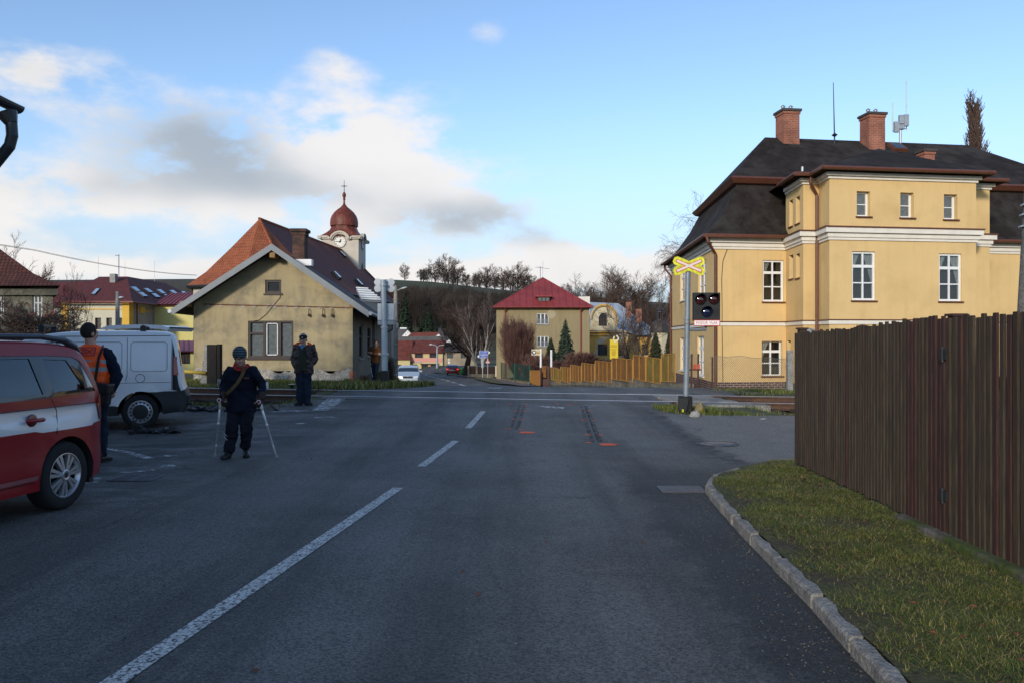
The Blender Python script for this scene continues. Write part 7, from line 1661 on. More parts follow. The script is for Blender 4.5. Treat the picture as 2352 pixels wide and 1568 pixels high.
def XF(p,yaw_=0,pitch=0,roll=0): return Matrix.Translation(p)@Matrix.Rotation(yaw_,4,'Z')@Matrix.Rotation(pitch,4,'X')@Matrix.Rotation(roll,4,'Y')

# --- man with crutches  (works in a vertical plane grid:  q(px,py,dy) -> world)
Yc=11.4
def q(px,py,dy=0): return W(px,py,Yc+dy) if dy==0 else Vector(((px-CX)/F*(Yc+dy),Yc+dy,CAMZ+(CY-py)/F*(Yc+dy)))
base=q(546,1047); base.z=H(base.x,Yc)
def pq(x,y,dy=0): # same but positions expressed at plane Yc, dy only moves depth
    v=q(x,y); return Vector((v.x,Yc+dy,v.z))
e=empty('person',base,'old man in navy clothes and striped knit cap bending over two elbow crutches','person')
# skeleton
hipL,hipR=pq(538,945,.05),pq(568,945,.05); knL,knR=pq(537,988,-.08),pq(569,986,-.05); anL,anR=pq(531,1034,-.1),pq(560,1028,.05)
shL,shR=pq(534,852,-.06),pq(582,851,-.06); elL,elR=pq(514,881,.03),pq(602,882,.03); wrL,wrR=pq(521,909,-.16),pq(608,911,-.16)
chest=pq(557,868,-.02); waist=pq(552,925,.06); neck=pq(562,838,-.14); hd=pq(566,832,-.22)
HX=XF(hd-Vector((0,0,.01)),R(-6),R(22))
mb=MB(); head_mb(mb,HX,1.0); loft_limb(mb,[chest+Vector((0,0,.12)),neck,HX@Vector((0,.01,.03))],[.10,.062,.058])
loft_limb(mb,[waist,chest],[.11,.12])
for a,b,c,d in ((shL,elL,wrL,-1),(shR,elR,wrR,1)): loft_limb(mb,[chest.lerp(a,.6),a,b,c],[.07,.055,.04,.028])
for a,b,c in ((hipL,knL,anL),(hipR,knR,anR)): loft_limb(mb,[waist.lerp(a,.7),a,b,c],[.09,.08,.05,.038])
hand_mb(mb,wrL,(0.15,-.5,-.6),(.6,.2,-.2),1.2,1.05,1); hand_mb(mb,wrR,(-.05,-.5,-.6),(-.6,.2,-.2),1.2,1.05,-1)
remesh(mb.build('body',SKIN,e),.0085,2,.4); face_parts(e,HX,1.0,.10,(.3,.3,.3))
mb=MB(); torso(mb,[(pq(552,946,.05),.205,.15),(pq(552,930,.05),.215,.16),(pq(553,905,.04),.21,.16),(pq(555,880,.0),.205,.15),(pq(557,862,-.04),.20,.14),(pq(557,849,-.07),.165,.12),(pq(560,840,-.1),.09,.08)])
loft_limb(mb,[pq(545,852,-.04),shL,elL.lerp(shL,.5),elL,wrL.lerp(elL,.4),wrL],[.085,.09,.078,.07,.06,.052]); loft_limb(mb,[pq(570,852,-.04),shR,elR.lerp(shR,.5),elR,wrR.lerp(elR,.4),wrR],[.085,.09,.078,.07,.06,.052])
remesh(mb.build('fleece_jacket',NAVY,e),.016,3)
mb=MB(); loft_limb(mb,[pq(546,935,.05),hipL,knL+Vector((0,0,.09)),knL,knL.lerp(anL,.35)+Vector((0,.02,0)),knL.lerp(anL,.8),anL+Vector((0,0,.02))],[.12,.105,.092,.086,.080,.076,.072]); loft_limb(mb,[pq(560,935,.05),hipR,knR+Vector((0,0,.09)),knR,knR.lerp(anR,.35)+Vector((0,.02,0)),knR.lerp(anR,.8),anR+Vector((0,0,.03))],[.12,.105,.092,.086,.080,.074,.07])
for k,(a,b) in enumerate(((knL,anL),(knR,anR))):
    for t in (.25,.8,.95): p=a.lerp(b,t); mb.ell(p,.092,.095,.03)
remesh(mb.build('trousers',mat('dark_trousers',(.010,.012,.02),.9,.35,7,bump=.9,bs=9,spec=.15),e),.015,2)
shoe(e,[((anL.x,anL.y+.03,base.z),R(-92),.29),((anR.x,anR.y+.05,base.z),R(-70),.29)])
# hat
KN=D.materials.new('striped_knit'); KN.use_nodes=True; n_=KN.node_tree.nodes; l_=KN.node_tree.links; w_=n_.new('ShaderNodeTexWave'); w_.bands_direction='Z'; w_.inputs['Scale'].default_value=9; w_.inputs['Distortion'].default_value=.6; tcc=n_.new('ShaderNodeTexCoord'); l_.new(tcc.outputs['Object'],w_.inputs[0]); rp=n_.new('ShaderNodeValToRGB'); rp.color_ramp.interpolation='CONSTANT'
for pos,colr in ((0,(.012,.018,.03,1)),(.45,(.02,.06,.08,1)),(.7,(.20,.24,.27,1)),(.85,(.03,.05,.07,1))):
    el_=rp.color_ramp.elements.new(pos) if pos>0 else rp.color_ramp.elements[0]; el_.color=colr
rp.color_ramp.elements[-1].color=(.02,.03,.045,1); l_.new(w_.outputs[0],rp.inputs[0]); l_.new(rp.outputs[0],n_['Principled BSDF'].inputs['Base Color']); n_['Principled BSDF'].inputs['Roughness'].default_value=.95
mb=MB(); t=MB(); t.ell((0,.01,.15),.095,.112,.105,20,14); t.v=[(x,y,max(z,.10 if y<0 else .07)) for x,y,z in t.v]; mb.add([tuple(HX@Vector(v)) for v in t.v],t.f); mb.build('knit_cap',KN,e,smooth=True)
REDC=mat('red_collar',(.35,.02,.025),.85,.15,8)
mb=MB(); loft_limb(mb,[pq(549,833,-.10),pq(549,841,-.16),pq(556,847,-.20)],[.035,.034,.022]); loft_limb(mb,[pq(575,838,-.12),pq(570,847,-.19)],[.03,.02]); loft_limb(mb,[pq(556,847,-.19),pq(568,848,-.20)],[.02,.02]); mb.build('red_collar',REDC,e,smooth=True)
mb=MB(); pts=[pq(574,842,-.21),pq(568,860,-.225),pq(558,877,-.235),pq(546,890,-.235),pq(533,901,-.20),pq(526,906,-.1)]
for a,b in zip(pts[:-1],pts[1:]): mb.bar(a,b,.05,.008,up=(0,1,0)) if 0 else mb.bar(a,b,.045,.012,up=(0,1,.2))
mb.build('strap',mat('tan_strap',(.10,.065,.025),.9,.2,6),e)
for px,py in ((577,866),(583,867)): pass
mb=MB(); p=pq(577,866,-.205); mb.bx(p.x-.035,p.x+.035,p.y,p.y+.006,p.z-.012,p.z+.012); mb.build('chest_emblem',mat('faded_emblem',(.12,.03,.03),.8,.3,20),e)
mb=MB()
for dz in (0,.05): a=pq(523.5,990,-.17); mb.bar(a+Vector((0,0,-dz)),a+Vector((.05,0,-.05-dz)),.012,.006)
mb.build('reflective_tab',mat('reflective_grey',(.4,.42,.45),.4,.1),e)
GLV=mat('brown_glove',(.035,.02,.016),.85,.3,9)
for wr,dr_,pn,th,nm in ((wrL,(0.15,-.5,-.6),(.6,.2,-.2),1,0),(wrR,(-.05,-.5,-.6),(-.6,.2,-.2),-1,1)):
    mb=MB(); hand_mb(mb,Vector(wr)+Vector((0,.0,.0)),dr_,pn,1.2,1.25,th); loft_limb(mb,[Vector(wr)+Vector((0,.03,.04)),Vector(wr)],[.052,.045]); remesh(mb.build('glove',GLV,e),.007,1,.4)
ALU=mat('crutch_aluminium',(.82,.85,.88),.35,.08,8,metal=.2); CRG=mat('crutch_grey_plastic',(.55,.56,.55),.5,.1,6)
RED2=mat('crutch_red_end',(.30,.015,.02),.4,.1,5)
for (cuffp,top,tip,lab,lk) in ((pq(511,878,.0),pq(518,917,-.19),pq(503.5,1051,-.16),'grey elbow crutch planted left of the old man',0),(pq(604,884,.02),pq(607,921,-.19),pq(647,1046,-.24),'grey elbow crutch slanting out to the right of the old man',1)):
    tip.z=H(tip.x,tip.y)+.02; ce=empty('crutch',tip,lab,'crutch','elbow crutches of the old man')
    d=(tip-top).normalized(); k1=top.lerp(tip,.40); 
    mb=MB(); mb.tube([top,k1,k1,tip-d*.05],[.016,.016,.013,.013],10); mb.tube([k1-d*.01,k1+d*.015],[.018,.018],10); c2=top.lerp(tip,.78); mb.tube([c2,c2+d*.02],[.014,.014],8); mb.build('shaft',ALU,ce,smooth=True)
    mb=MB(); mb.tube([top-d*.02,top+d*.12],[.024,.019],10); up_=cuffp; mb.tube([top,top.lerp(up_,.5),up_],[.02,.018,.016],8); mb.build('handle_housing',CRG,ce,smooth=True)
    mb=MB(); mb.tube([top+Vector((0,.08,.0)),top+Vector((0,-.06,.01))],[.02,.022],12); mb.build('grip',CRG,ce,smooth=True)
    mb=MB(); g=top+Vector((0,-.0,.012)); mb.tube([g+Vector((0,-.06,0)),g+Vector((0,-.068,0))],[.030,.030],16); o=mb.build('grip_end',CRG,ce); mb=MB(); mb.tube([g+Vector((0,-.068,0)),g+Vector((0,-.073,0))],[.019,.018],16); child_build(mb,'red_disc',RED2,o,ce)
    mb=MB(); A_=12
    for i in range(A_+1):
        t=R(-40+260*i/A_); 
        for zz_ in (-.045,.045):
            for r_ in (.062,.070): mb.v.append((up_.x+r_*math.cos(t),up_.y+r_*math.sin(t),up_.z+zz_))
    for i in range(A_):
        b_=i*4
        for (u0,u1) in ((0,1),(1,3),(3,2),(2,0)): mb.f.append((b_+u0,b_+u1,b_+4+u1,b_+4+u0)); mb.m.append(0)
    mb.build('cuff',CRG,ce,smooth=True,angle=40)
    mb=MB(); mb.tube([tip-d*.06,tip-d*.01,tip],[.016,.022,.026],12); mb.build('rubber_tip',mat('grey_rubber',(.25,.25,.24),.8,.1),ce,smooth=True)

# --- standing man in brown jacket
Yc=18.8; base=q(698,929); base.z=H(base.x,Yc)
e=empty('person',base,'standing man with black cap, open brown leather jacket, hands in pockets, near the rails','person')
hipL,hipR=pq(689,845,.0),pq(706,845,.0); knL,knR=pq(689,886),pq(706,886); anL,anR=pq(689,922),pq(706,922)
shL,shR=pq(681,797),pq(716,797); elL,elR=pq(672,822,.08),pq(722,822,.08); wrL,wrR=pq(681,840,-.05),pq(715,840,-.05)
hd=pq(697,790,-.02); HX=XF(hd,R(4),R(4))
mb=MB(); head_mb(mb,HX,1.04); loft_limb(mb,[pq(698,812),pq(697.5,792),HX@Vector((0,.01,.04))],[.1,.062,.06]); loft_limb(mb,[pq(698,843),pq(698,808)],[.12,.13])
for a,b,c in ((shL,elL,wrL),(shR,elR,wrR)): loft_limb(mb,[pq(698,805).lerp(a,.6),a,b,c],[.07,.055,.04,.03])
for a,b,c in ((hipL,knL,anL),(hipR,knR,anR)): loft_limb(mb,[a+Vector((0,0,.05)),a,b,c],[.08,.08,.05,.04])
hand_mb(mb,wrL,(.3,-.2,-.8),(.3,.3,0),.3,1,-1); hand_mb(mb,wrR,(-.3,-.2,-.8),(-.3,.3,0),.3,1,1)
remesh(mb.build('body',SKIN,e),.0095,2,.4); face_parts(e,HX,1.04,.09,(.25,.24,.23))
mb=MB(); torso(mb,[(pq(698,846,.0),.17,.12),(pq(698,830,-.0),.185,.135),(pq(698,812,0),.19,.13),(pq(698,800,0),.17,.11),(pq(698,795,0),.09,.08)]); remesh(mb.build('dark_green_sweater',mat('dark_green_knit',(.018,.022,.014),.95,.3,9),e),.016,2)
mb=MB()
# open jacket : two halves + back + sleeves
for sg,sh_,el_,wr_ in ((-1,shL,elL,wrL),(1,shR,elR,wrR)):
    cx_=698+sg*10.5
    mb.rings([(pq(cx_,857,.01),.115,.145),(pq(cx_,845,.01),.12,.15),(pq(cx_,825,.01),.118,.155),(pq(cx_,808,.0),.115,.15),(pq(cx_+sg*.5,799,.0),.09,.115),(pq(698+sg*6,792,.02),.05,.07)],16)
    loft_limb(mb,[pq(698+sg*12,801,.0),sh_,sh_.lerp(el_,.5),el_,el_.lerp(wr_,.5),wr_],[.09,.098,.087,.082,.078,.07])
remesh(mb.build('leather_jacket',BRLTH,e),.015,2)
mb=MB()
panel(mb,[(-.085,-.60),(.10,-.62),(.085,-.25),(.05,-.10),(-.05,-.10),(-.075,-.28)],[],lambda u,z:pq(698,790).__add__(Vector((u,-.165+.10*max(0,z+.35),z)))); o=mb.build('sweater_front',mat('dark_green_knit_b',(.018,.024,.015),.95,.3,9),e)
mb=MB(); c0=pq(697,793,-.125)
mb.poly(c0+Vector((-.055,.01,.02)),c0+Vector((0,-.028,-.105)),c0+Vector((.055,.01,.02))); mb.poly(c0+Vector((-.06,.0,.03)),c0+Vector((-.012,-.02,-.02)),c0+Vector((-.03,-.022,-.07))); mb.poly(c0+Vector((.06,.0,.03)),c0+Vector((.012,-.02,-.02)),c0+Vector((.03,-.022,-.07))); mb.build('blue_plaid_shirt',mat('blue_plaid',(.09,.16,.30),.8,.5,60),e)
mb=MB(); loft_limb(mb,[pq(677,793,.02),pq(682,789,.06),pq(688,787,.09)],[.035,.035,.025]); loft_limb(mb,[pq(707,788,.05),pq(713,792,.04),pq(719,801,.03)],[.03,.035,.028]); mb.build('orange_vest_collar',mat('hivis_orange_b',(.80,.10,.02),.7,.1,5),e,smooth=True)
mb=MB(); loft_limb(mb,[hipL+Vector((0,0,.05)),hipL,knL,anL+Vector((0,0,-.01))],[.12,.115,.092,.085]); loft_limb(mb,[hipR+Vector((0,0,.05)),hipR,knR,anR+Vector((0,0,-.01))],[.12,.115,.092,.085]); remesh(mb.build('trousers',JEANS,e),.015,2)
shoe(e,[((anL.x,anL.y+.05,H(anL.x,anL.y)),R(-105),.28),((anR.x,anR.y+.05,H(anR.x,anR.y)),R(-55),.28)])
mb=MB(); t=MB(); t.ell((0,.005,.165),.098,.115,.06,18,10); t.v=[(x,y,max(z,.135)) for x,y,z in t.v]; mb.add([tuple(HX@Vector(v)) for v in t.v],t.f); t=MB(); t.ell((0,-.09,.135),.07,.05,.012,14,6); mb.add([tuple(HX@Vector(v)) for v in t.v],t.f); o=mb.build('black_cap',mat('black_cloth',(.008,.008,.009),.9,.2),e,smooth=True)
mb=MB(); t=MB(); t.ell((0,-.118,.158),.014,.004,.014,8,6); mb.add([tuple(HX@Vector(v)) for v in t.v],t.f); child_build(mb,'cap_badge',mat('cap_badge_silver',(.5,.5,.48),.4,.1,metal=.5),o,e)

# --- man in orange vest seen from behind
Yc=10.9; base=q(214,1056); base.z=H(base.x,Yc)
e=empty('person',base,'man seen from behind in an orange reflective vest between red SUV and white van','person')
hipL,hipR=pq(203,918),pq(226,918); knL,knR=pq(205,985),pq(229,985,.02); anL,anR=pq(207,1042),pq(232,1042)
shL,shR=pq(184,812),pq(247,813); elL,elR=pq(180,860,.03),pq(270,862,.0); wrL,wrR=pq(186,903,-.05+.2),pq(266,893,-.10)
hd=pq(206,783,.0); HX=XF(hd,R(180-28),R(0))
mb=MB(); head_mb(mb,HX,1.05); loft_limb(mb,[pq(213,830),pq(209,792),HX@Vector((0,.01,.03))],[.1,.065,.06]); loft_limb(mb,[pq(214,915),pq(213,825)],[.12,.13])
for a,b,c in ((shL,elL,wrL),(shR,elR,wrR)): loft_limb(mb,[pq(213,822).lerp(a,.6),a,b,c],[.07,.055,.042,.03])
for a,b,c in ((hipL,knL,anL),(hipR,knR,anR)): loft_limb(mb,[a+Vector((0,0,.05)),a,b,c],[.085,.08,.05,.04])
hand_mb(mb,wrL,(.1,.2,-.8),(.5,.3,0),.5,1,1); hand_mb(mb,wrR,(-.1,.3,-.9),(-.5,.3,0),.5,1,-1)
remesh(mb.build('body',SKIN,e),.0095,2,.4); 
face_parts(e,HX,1.05)
mb=MB(); t=MB(); t.ell((0,.018,.128),.088,.105,.115,20,14); t2=[]; 
for (x,y,z) in t.v: t2.append((x,y,z))
keep=[f for f in t.f if not all((t2[i][1]<-.03 and t2[i][2]<.195) or t2[i][2]<.045+.3*max(0,-t2[i][1]) for i in f)]
mb.add([tuple(HX@(Vector(v)*1.05)) for v in t2],keep); mb.build('hair',mat('dark_brown_hair',(.016,.012,.010),.85,.4,30,bump=.8,bs=60),e,smooth=True)
mb=MB(); torso(mb,[(pq(214,918),.20,.13),(pq(214,890),.21,.14),(pq(213,850),.215,.14),(pq(212,820),.20,.125),(pq(211,800),.12,.09),(pq(210,793),.07,.07)])
loft_limb(mb,[pq(200,812),shL,shL.lerp(elL,.5),elL,wrL],[.10,.10,.085,.078,.06]); loft_limb(mb,[pq(226,812),shR,shR.lerp(elR,.5),elR,wrR],[.10,.10,.085,.078,.06]); remesh(mb.build('navy_jacket',NAVY,e),.016,3)
HV=mat('hivis_orange',(1.0,.105,.012),.65,.06,5,bump=.4,bs=8); 
mb=MB(); torso(mb,[(pq(213,891),.235,.165),(pq(213,870),.240,.170),(pq(213,845),.245,.172),(pq(213,822),.255,.162),(pq(213,806),.245,.145),(pq(212,797),.17,.115),(pq(210,790),.085,.085)],28)
remesh(mb.build('orange_vest',HV,e),.014,2)
def vy(x,z0=None): return pq(x,840).y-.165
mb=MB(); GREYR=mat('reflective_band',(.24,.27,.30),.5,.08)
for y0,y1 in ((825,834.5),(842,851.5)):
    n=28; c=pq(213,(y0+y1)/2); h=(y1-y0)/2/F*Yc; vs=[]
    for i in range(n):
        t=6.283*i/n
        for zz_ in (-h,h): vs.append((c.x+.248*math.cos(t),c.y+.172*math.sin(t),c.z+zz_))
    mb.add(vs,[(2*i,2*((i+1)%n),2*((i+1)%n)+1,2*i+1) for i in range(n)])
mb.build('reflective_stripes',GREYR,e,smooth=True)
c=pq(211,807); c.y=Yc-.155
def onback(x,y,z): 
    X_=c.x+x; Z_2=c.z+y; return Vector((X_,Yc-.150*math.sqrt(max(.05,1-((X_-pq(213,0).x)/.262)**2))-.012-z,Z_2))
tm=text_mb('SŽDC',.085,lambda x,y,z:onback(x*.95+y*.12,y,z),.003); LOGO=mat('navy_print',(.05,.02,.12),.7,.1)
for pts in ([(-.125,-.05),(.11,-.05),(.13,.055),(-.105,.055),(-.125,-.05)],):
    for a,b in zip(pts[:-1],pts[1:]):
        for k in range(6): p0=(a[0]+(b[0]-a[0])*k/6,a[1]+(b[1]-a[1])*k/6); p1=(a[0]+(b[0]-a[0])*(k+1)/6,a[1]+(b[1]-a[1])*(k+1)/6); tm.bar(onback(p0[0],p0[1],0),onback(p1[0],p1[1],0),.008,.008,up=(0,1,0))
tm.build('railway_logo',LOGO,e)
mb=MB(); loft_limb(mb,[hipL+Vector((0,0,.05)),hipL,knL,anL],[.12,.115,.09,.08]); loft_limb(mb,[hipR+Vector((0,0,.05)),hipR,knR,anR],[.12,.115,.09,.08]); remesh(mb.build('trousers',JEANS,e),.015,2)
shoe(e,[((anL.x,anL.y-.05,H(anL.x,anL.y)),R(95),.28),((anR.x,anR.y-.05,H(anR.x,anR.y)),R(80),.28)])
# briefcase bag on his hip
bc=pq(248,898); be=empty('shoulder_bag',Vector((bc.x,Yc-.22,bc.z)),'black leather shoulder bag hanging at the vest man\'s right hip','bag'); BL=mat('black_leather',(.014,.014,.016),.35,.3,6,bump=.4,bs=14,coat=.2)
Xb=Matrix.Translation((bc.x,Yc-.24,bc.z))@Matrix.Rotation(R(7),4,'Y')@Matrix.Rotation(R(-8),4,'Z'); mb=MB(); mb.bx(-.165,.165,-.06,.06,-.16,.125,X=Xb); mb.build('bag_body',BL,be,bevel=.025)
mb=MB(); mb.bx(-.155,.175,-.078,.07,-.01,.14,X=Xb); o=mb.build('flap',BL,be,bevel=.02)
mb=MB(); mb.bx(.0,.04,-.085,-.07,-.03,.0,X=Xb); child_build(mb,'buckle',SILV,o,be)
mb=MB(); pts=[pq(239,872),pq(240,850),pq(243,820),pq(247,800),pq(243,793)]; pts=[Vector((p.x-.02,Yc-.19+(.02*i if i<3 else .06*(i-1.5)),p.z)) for i,p in enumerate(pts)]
for a,b in zip(pts[:-1],pts[1:]): mb.bar(a,b,.035,.008,up=(0,1,0))
a=pts[0]; mb.bar(a,Xb@Vector((-.12,-.02,.13)),.02,.01,up=(0,1,0)); mb.build('strap',BL,be)

# --- leaning man at the side wall
Yc=29.4; base=q(861,880); base.z=H(base.x,Yc)
e=empty('person',base,'man in a rust sweater with crossed arms between gabled house and far signal','person')
hipL,hipR=pq(858,832),pq(865,832); knL,knR=pq(859,855,-.03),pq(864,856,-.1); anL,anR=pq(865,874,-.1),pq(858,876,-.1)
shL,shR=pq(855,800),pq(871,800); elL,elR=pq(853,812,-.04),pq(873,812,-.04); wrL,wrR=pq(867,813,-.2),pq(858,811,-.2)
HX=XF(pq(865,796,-.03),R(8),R(4)); mb=MB(); head_mb(mb,HX,1.0); loft_limb(mb,[pq(863,805),pq(864.5,797),HX@Vector((0,.01,.03))],[.09,.06,.055]); loft_limb(mb,[pq(862,830),pq(863,804)],[.11,.12])
for a,b,c in ((shL,elL,wrL),(shR,elR,wrR)): loft_limb(mb,[a,b,c],[.055,.042,.032])
for a,b,c in ((hipL,knL,anL),(hipR,knR,anR)): loft_limb(mb,[a,b,c],[.08,.05,.04])
hand_mb(mb,wrL,(.9,-.1,.2),(0,1,0),.3,1,1); hand_mb(mb,wrR,(-.9,-.1,.2),(0,1,0),.3,1,-1)
remesh(mb.build('body',SKIN,e),.0095,2,.4); face_parts(e,HX,1.0,.10,(.03,.022,.018))
SW=mat('rust_sweater',(.115,.042,.012),.95,.25,8,bump=.6,bs=12)
mb=MB(); torso(mb,[(pq(862,833),.165,.12),(pq(862,825),.175,.13),(pq(862.5,812),.19,.135),(pq(863,803),.185,.12),(pq(864,798.5),.09,.08)]); loft_limb(mb,[shL,elL,wrL],[.085,.075,.06]); loft_limb(mb,[shR,elR,wrR+Vector((.05,0,0))],[.085,.075,.06]); remesh(mb.build('sweater',SW,e),.016,2)
mb=MB(); loft_limb(mb,[hipL+Vector((0,0,.05)),hipL,knL,anL],[.11,.105,.08,.07]); loft_limb(mb,[hipR+Vector((0,0,.05)),hipR,knR,anR],[.11,.105,.08,.07]); remesh(mb.build('track_trousers',JEANS,e),.015,2)
mb=MB(); mb.tube([hipL+Vector((-.10,-.02,0)),knL+Vector((-.08,-.02,0)),anL+Vector((-.07,-.02,0))],.012,6); mb.build('side_stripe',WHITE,e)
shoe(e,[((anL.x,anL.y,H(anL.x,anL.y)),R(-70),.27),((anR.x,anR.y,H(anR.x,anR.y)),R(-110),.27)])
# ================= signals, signs, fences, small things =================
NEONY=mat('retroreflective_yellow',(.60,.60,.03),.5,.06,6,fine=12); REDS=mat('sign_red',(.50,.035,.02),.5,.1,6); REDB=mat('orange_red_band',(.55,.13,.06),.5,.1,6); WHS=mat('sign_white',(.70,.62,.56),.5,.06,6); SGREY=mat('sign_back_grey',(.40,.44,.47),.5,.08,4,metal=.3); DARKP=mat('signal_dark_plastic',(.020,.021,.022),.75,.2,6); PGR=mat('grey_steel_post',(.20,.235,.26),.5,.2,4,metal=.3,col2=(.15,.17,.19))
def crossbuck(parent,c,Lx,Lz,w_,fr,front=True,yel=True,th=.008):
    # two arms with pointed ends, in the XZ plane at c, facing -Y
    def arm(sgn,wd,shr,y0,t_,m,name,par=None):
        a=Vector((-Lx/2,0,-sgn*Lz/2)); b=-a; d=(b-a).normalized(); n=Vector((-d.z,0,d.x)); L_=(b-a).length/2-shr; P=[(-L_,-wd*.28),(-L_+wd*.30,-wd/2),(L_-wd*.30,-wd/2),(L_,-wd*.28),(L_,wd*.28),(L_-wd*.30,wd/2),(-L_+wd*.30,wd/2),(-L_,wd*.28)]
        mb=MB(); mb.extr(P,lambda u,v,k:c+d*u+n*v+Vector((0,y0+k,0)),t_); 
        return child_build(mb,name,m,par,parent) if par else mb.build(name,m,parent)
    for i,sg in enumerate((1,-1)):
        o=arm(sg,w_,0,-.004-.003*i,.006,NEONY if yel else SGREY,'sign_arm')
        if yel:
            arm(sg,w_*.42,w_*.28,-.010-.003*i,.004,REDB,'red_band',o); arm(sg,w_*.24,w_*.38,-.016-.003*i,.004,WHS,'white_band',o)
Yc=17.2
P=lambda x,y,Y=17.2:W(x,y,Y)
b=P(1575,948); b.z=H(b.x,Yc); sg_=empty('crossing_signal',b,'near level crossing signal with yellow crossbuck, dark lamps and a POZOR VLAK plate','railway signal','level crossing signals')
mb=MB(); mb.tube([(P(1575,0).x,Yc,b.z+.25),(P(1577,0).x,Yc,P(0,840).z)],.052*1.15,16); mb.tube([(P(1577,0).x,Yc,P(0,840).z),(P(1580.5,0).x,Yc,P(0,602).z)],.058,16); mb.build('post',PGR,sg_,smooth=True,angle=40)
mb=MB()
for y in (735,737+6,821): x=P(1577.5,y).x; mb.tube([(x,Yc,P(0,y).z),(x,Yc,P(0,y).z+.03)],.075,16)
mb.tube([(P(1580,0).x,Yc-.0,P(0,757).z),(P(1621,0).x,Yc,P(0,757).z),(P(1621,0).x,Yc,P(0,748).z)],.035,8); mb.build('bracket',PGR,sg_)
bx0,bx1=P(1572,0).x,P(1590,0).x
mb=MB(); xL,xR=P(1555,0).x,P(1578,0).x; z0=b.z; zt=P(0,912).z
prof=[(xL+.03,z0+.05),(xL-.0,z0+.22),(xL+.0,zt-.03),(xL+.02,zt),(xR+.0,zt),(xR+.01,zt-.03),(xR+.0,z0+.22),(xR-.04,z0+.05)]
mb.extr(prof,lambda u,v,k:Vector((u,Yc-.13+k,v)),.05); mb.build('base_cover',DARKP,sg_,bevel=.01)
mb=MB(); mb.bx(P(1561,0).x,P(1589,0).x,Yc-.08,Yc+.16,z0-.05,P(0,909).z); mb.build('foot',mat('black_signal_foot',(.010,.011,.011),.85,.2,6),sg_,bevel=.015)
mb=MB(); c=P(1565.5,940); c.y=Yc-.135; text_mb('a',.13,lambda x,y,z:c+Vector((x,-z-.0,y)),.006).build('letter',NEONY,sg_)
crossbuck(sg_,P(1580.5,612)+Vector((0,-.075,0)),.66,.28,.19,None)
# lamp box
x0,x1=P(1591,0).x,P(1652,0).x; z0,z1=P(0,737).z,P(0,673).z; yb_=Yc-.06
mb=MB(); mb.bx(x0,x1,yb_-.03,yb_+.10,z0,z1); mb.build('lamp_board',DARKP,sg_,bevel=.008)
def lamp(x,y,col,nm):
    c=P(x,y); c.y=yb_-.03; r=.118; mb=MB(); X=Matrix.Translation(c)@Matrix.Rotation(R(90),4,'X')
    mb.lathe([(r,-.01),(r,.02),(r*.93,.024),(r*.9,.0)],n=28,X=X,cap=False)
    n=18; vs=[]
    for i in range(n+1):
        t=R(-15+210*i/n); vs+=[X@Vector((r*math.cos(t),r*math.sin(t),0)),X@Vector((r*.99*math.cos(t),r*.99*math.sin(t),.05+.12*max(0,math.sin(t))))]
    mb.add(vs,[(2*i,2*i+2,2*i+3,2*i+1) for i in range(n)]); o=mb.build('lamp_hood',mat('lamp_hood_black',(.012,.012,.013),.5,.1),sg_,smooth=True,angle=40)
    mb=MB(); mb.lathe([(r*.9,.0),(r*.7,.018),(r*.4,.03),(.001,.034)],n=28,X=X,cap=False); child_build(mb,nm,mat(nm,col,.08,.1,5,spec=.9,coat=1),o,sg_,smooth=True)
lamp(1606,689,(.03,.002,.002),'red_lens'); lamp(1637,688,(.03,.002,.002),'red_lens'); lamp(1620.5,717,(.002,.006,.035),'blue_lens')
mb=MB()
for sx in (1600,1643):
    for k in range(4): z=P(0,712+3.2*k).z; x=P(sx,0).x; mb.bx(x-.05,x+.05,yb_-.04,yb_-.03,z-.006,z+.006)
mb.build('louvres',DARKP,sg_)
mb=MB(); z0,z1=P(0,749).z,P(0,735.5).z; mb.bx(x0-.005,x1-.01,yb_-.055,yb_-.045,z0,z1); o=mb.build('text_plate',REDS,sg_)
mb=MB(); mb.bx(x0+.012,x1-.027,yb_-.059,yb_-.055,z0+.015,z1-.015); child_build(mb,'plate_face',mat('plate_white',(.80,.78,.76),.5,.05),o,sg_)
c=Vector(((x0+x1)/2-.008,yb_-.060,(z0+z1)/2)); tm=text_mb('POZOR  VLAK',.078,lambda x,y,z:c+Vector((x*.93,-z,y*1.0)),.004); child_build(tm,'lettering',REDS,o,sg_)
# far signal, seen from behind
Yc=27.0; P2=lambda x,y:W(x,y,27.0); b=P2(883,878); b.z=H(b.x,Yc)
s2=empty('crossing_signal',b,'far level crossing signal seen from its grey back beside the gabled house','railway signal','level crossing signals')
mb=MB(); mb.tube([(P2(883.5,0).x,Yc,b.z+.1),(P2(883,0).x,Yc,P2(0,755).z)],.105,14); mb.tube([(P2(883,0).x,Yc,P2(0,755).z),(P2(880,0).x,Yc,P2(0,643).z)],.092,14); mb.build('post',mat('pale_grey_post',(.36,.41,.44),.5,.12,3,metal=.3),s2,smooth=True,angle=40)
mb=MB()
for y in (655,752,812): mb.tube([(P2(881+(y-655)*.02,0).x,Yc,P2(0,y).z-.03),(P2(881+(y-655)*.02,0).x,Yc,P2(0,y).z+.03)],.125,14)
mb.bx(P2(872,0).x,P2(895,0).x,Yc-.13,Yc-.11,P2(0,815).z,P2(0,813).z) ; mb.build('clamp',SGREY,s2)
mb=MB(); mb.bx(P2(875,0).x,P2(892,0).x,Yc-.12,Yc+.12,b.z-.03,P2(0,850).z); mb.build('foot',mat('black_signal_foot_b',(.012,.013,.014),.6,.2,6),s2,bevel=.02)
crossbuck(s2,P2(881.5,655)+Vector((0,.13,0)),.66,.32,.24,None,yel=False)
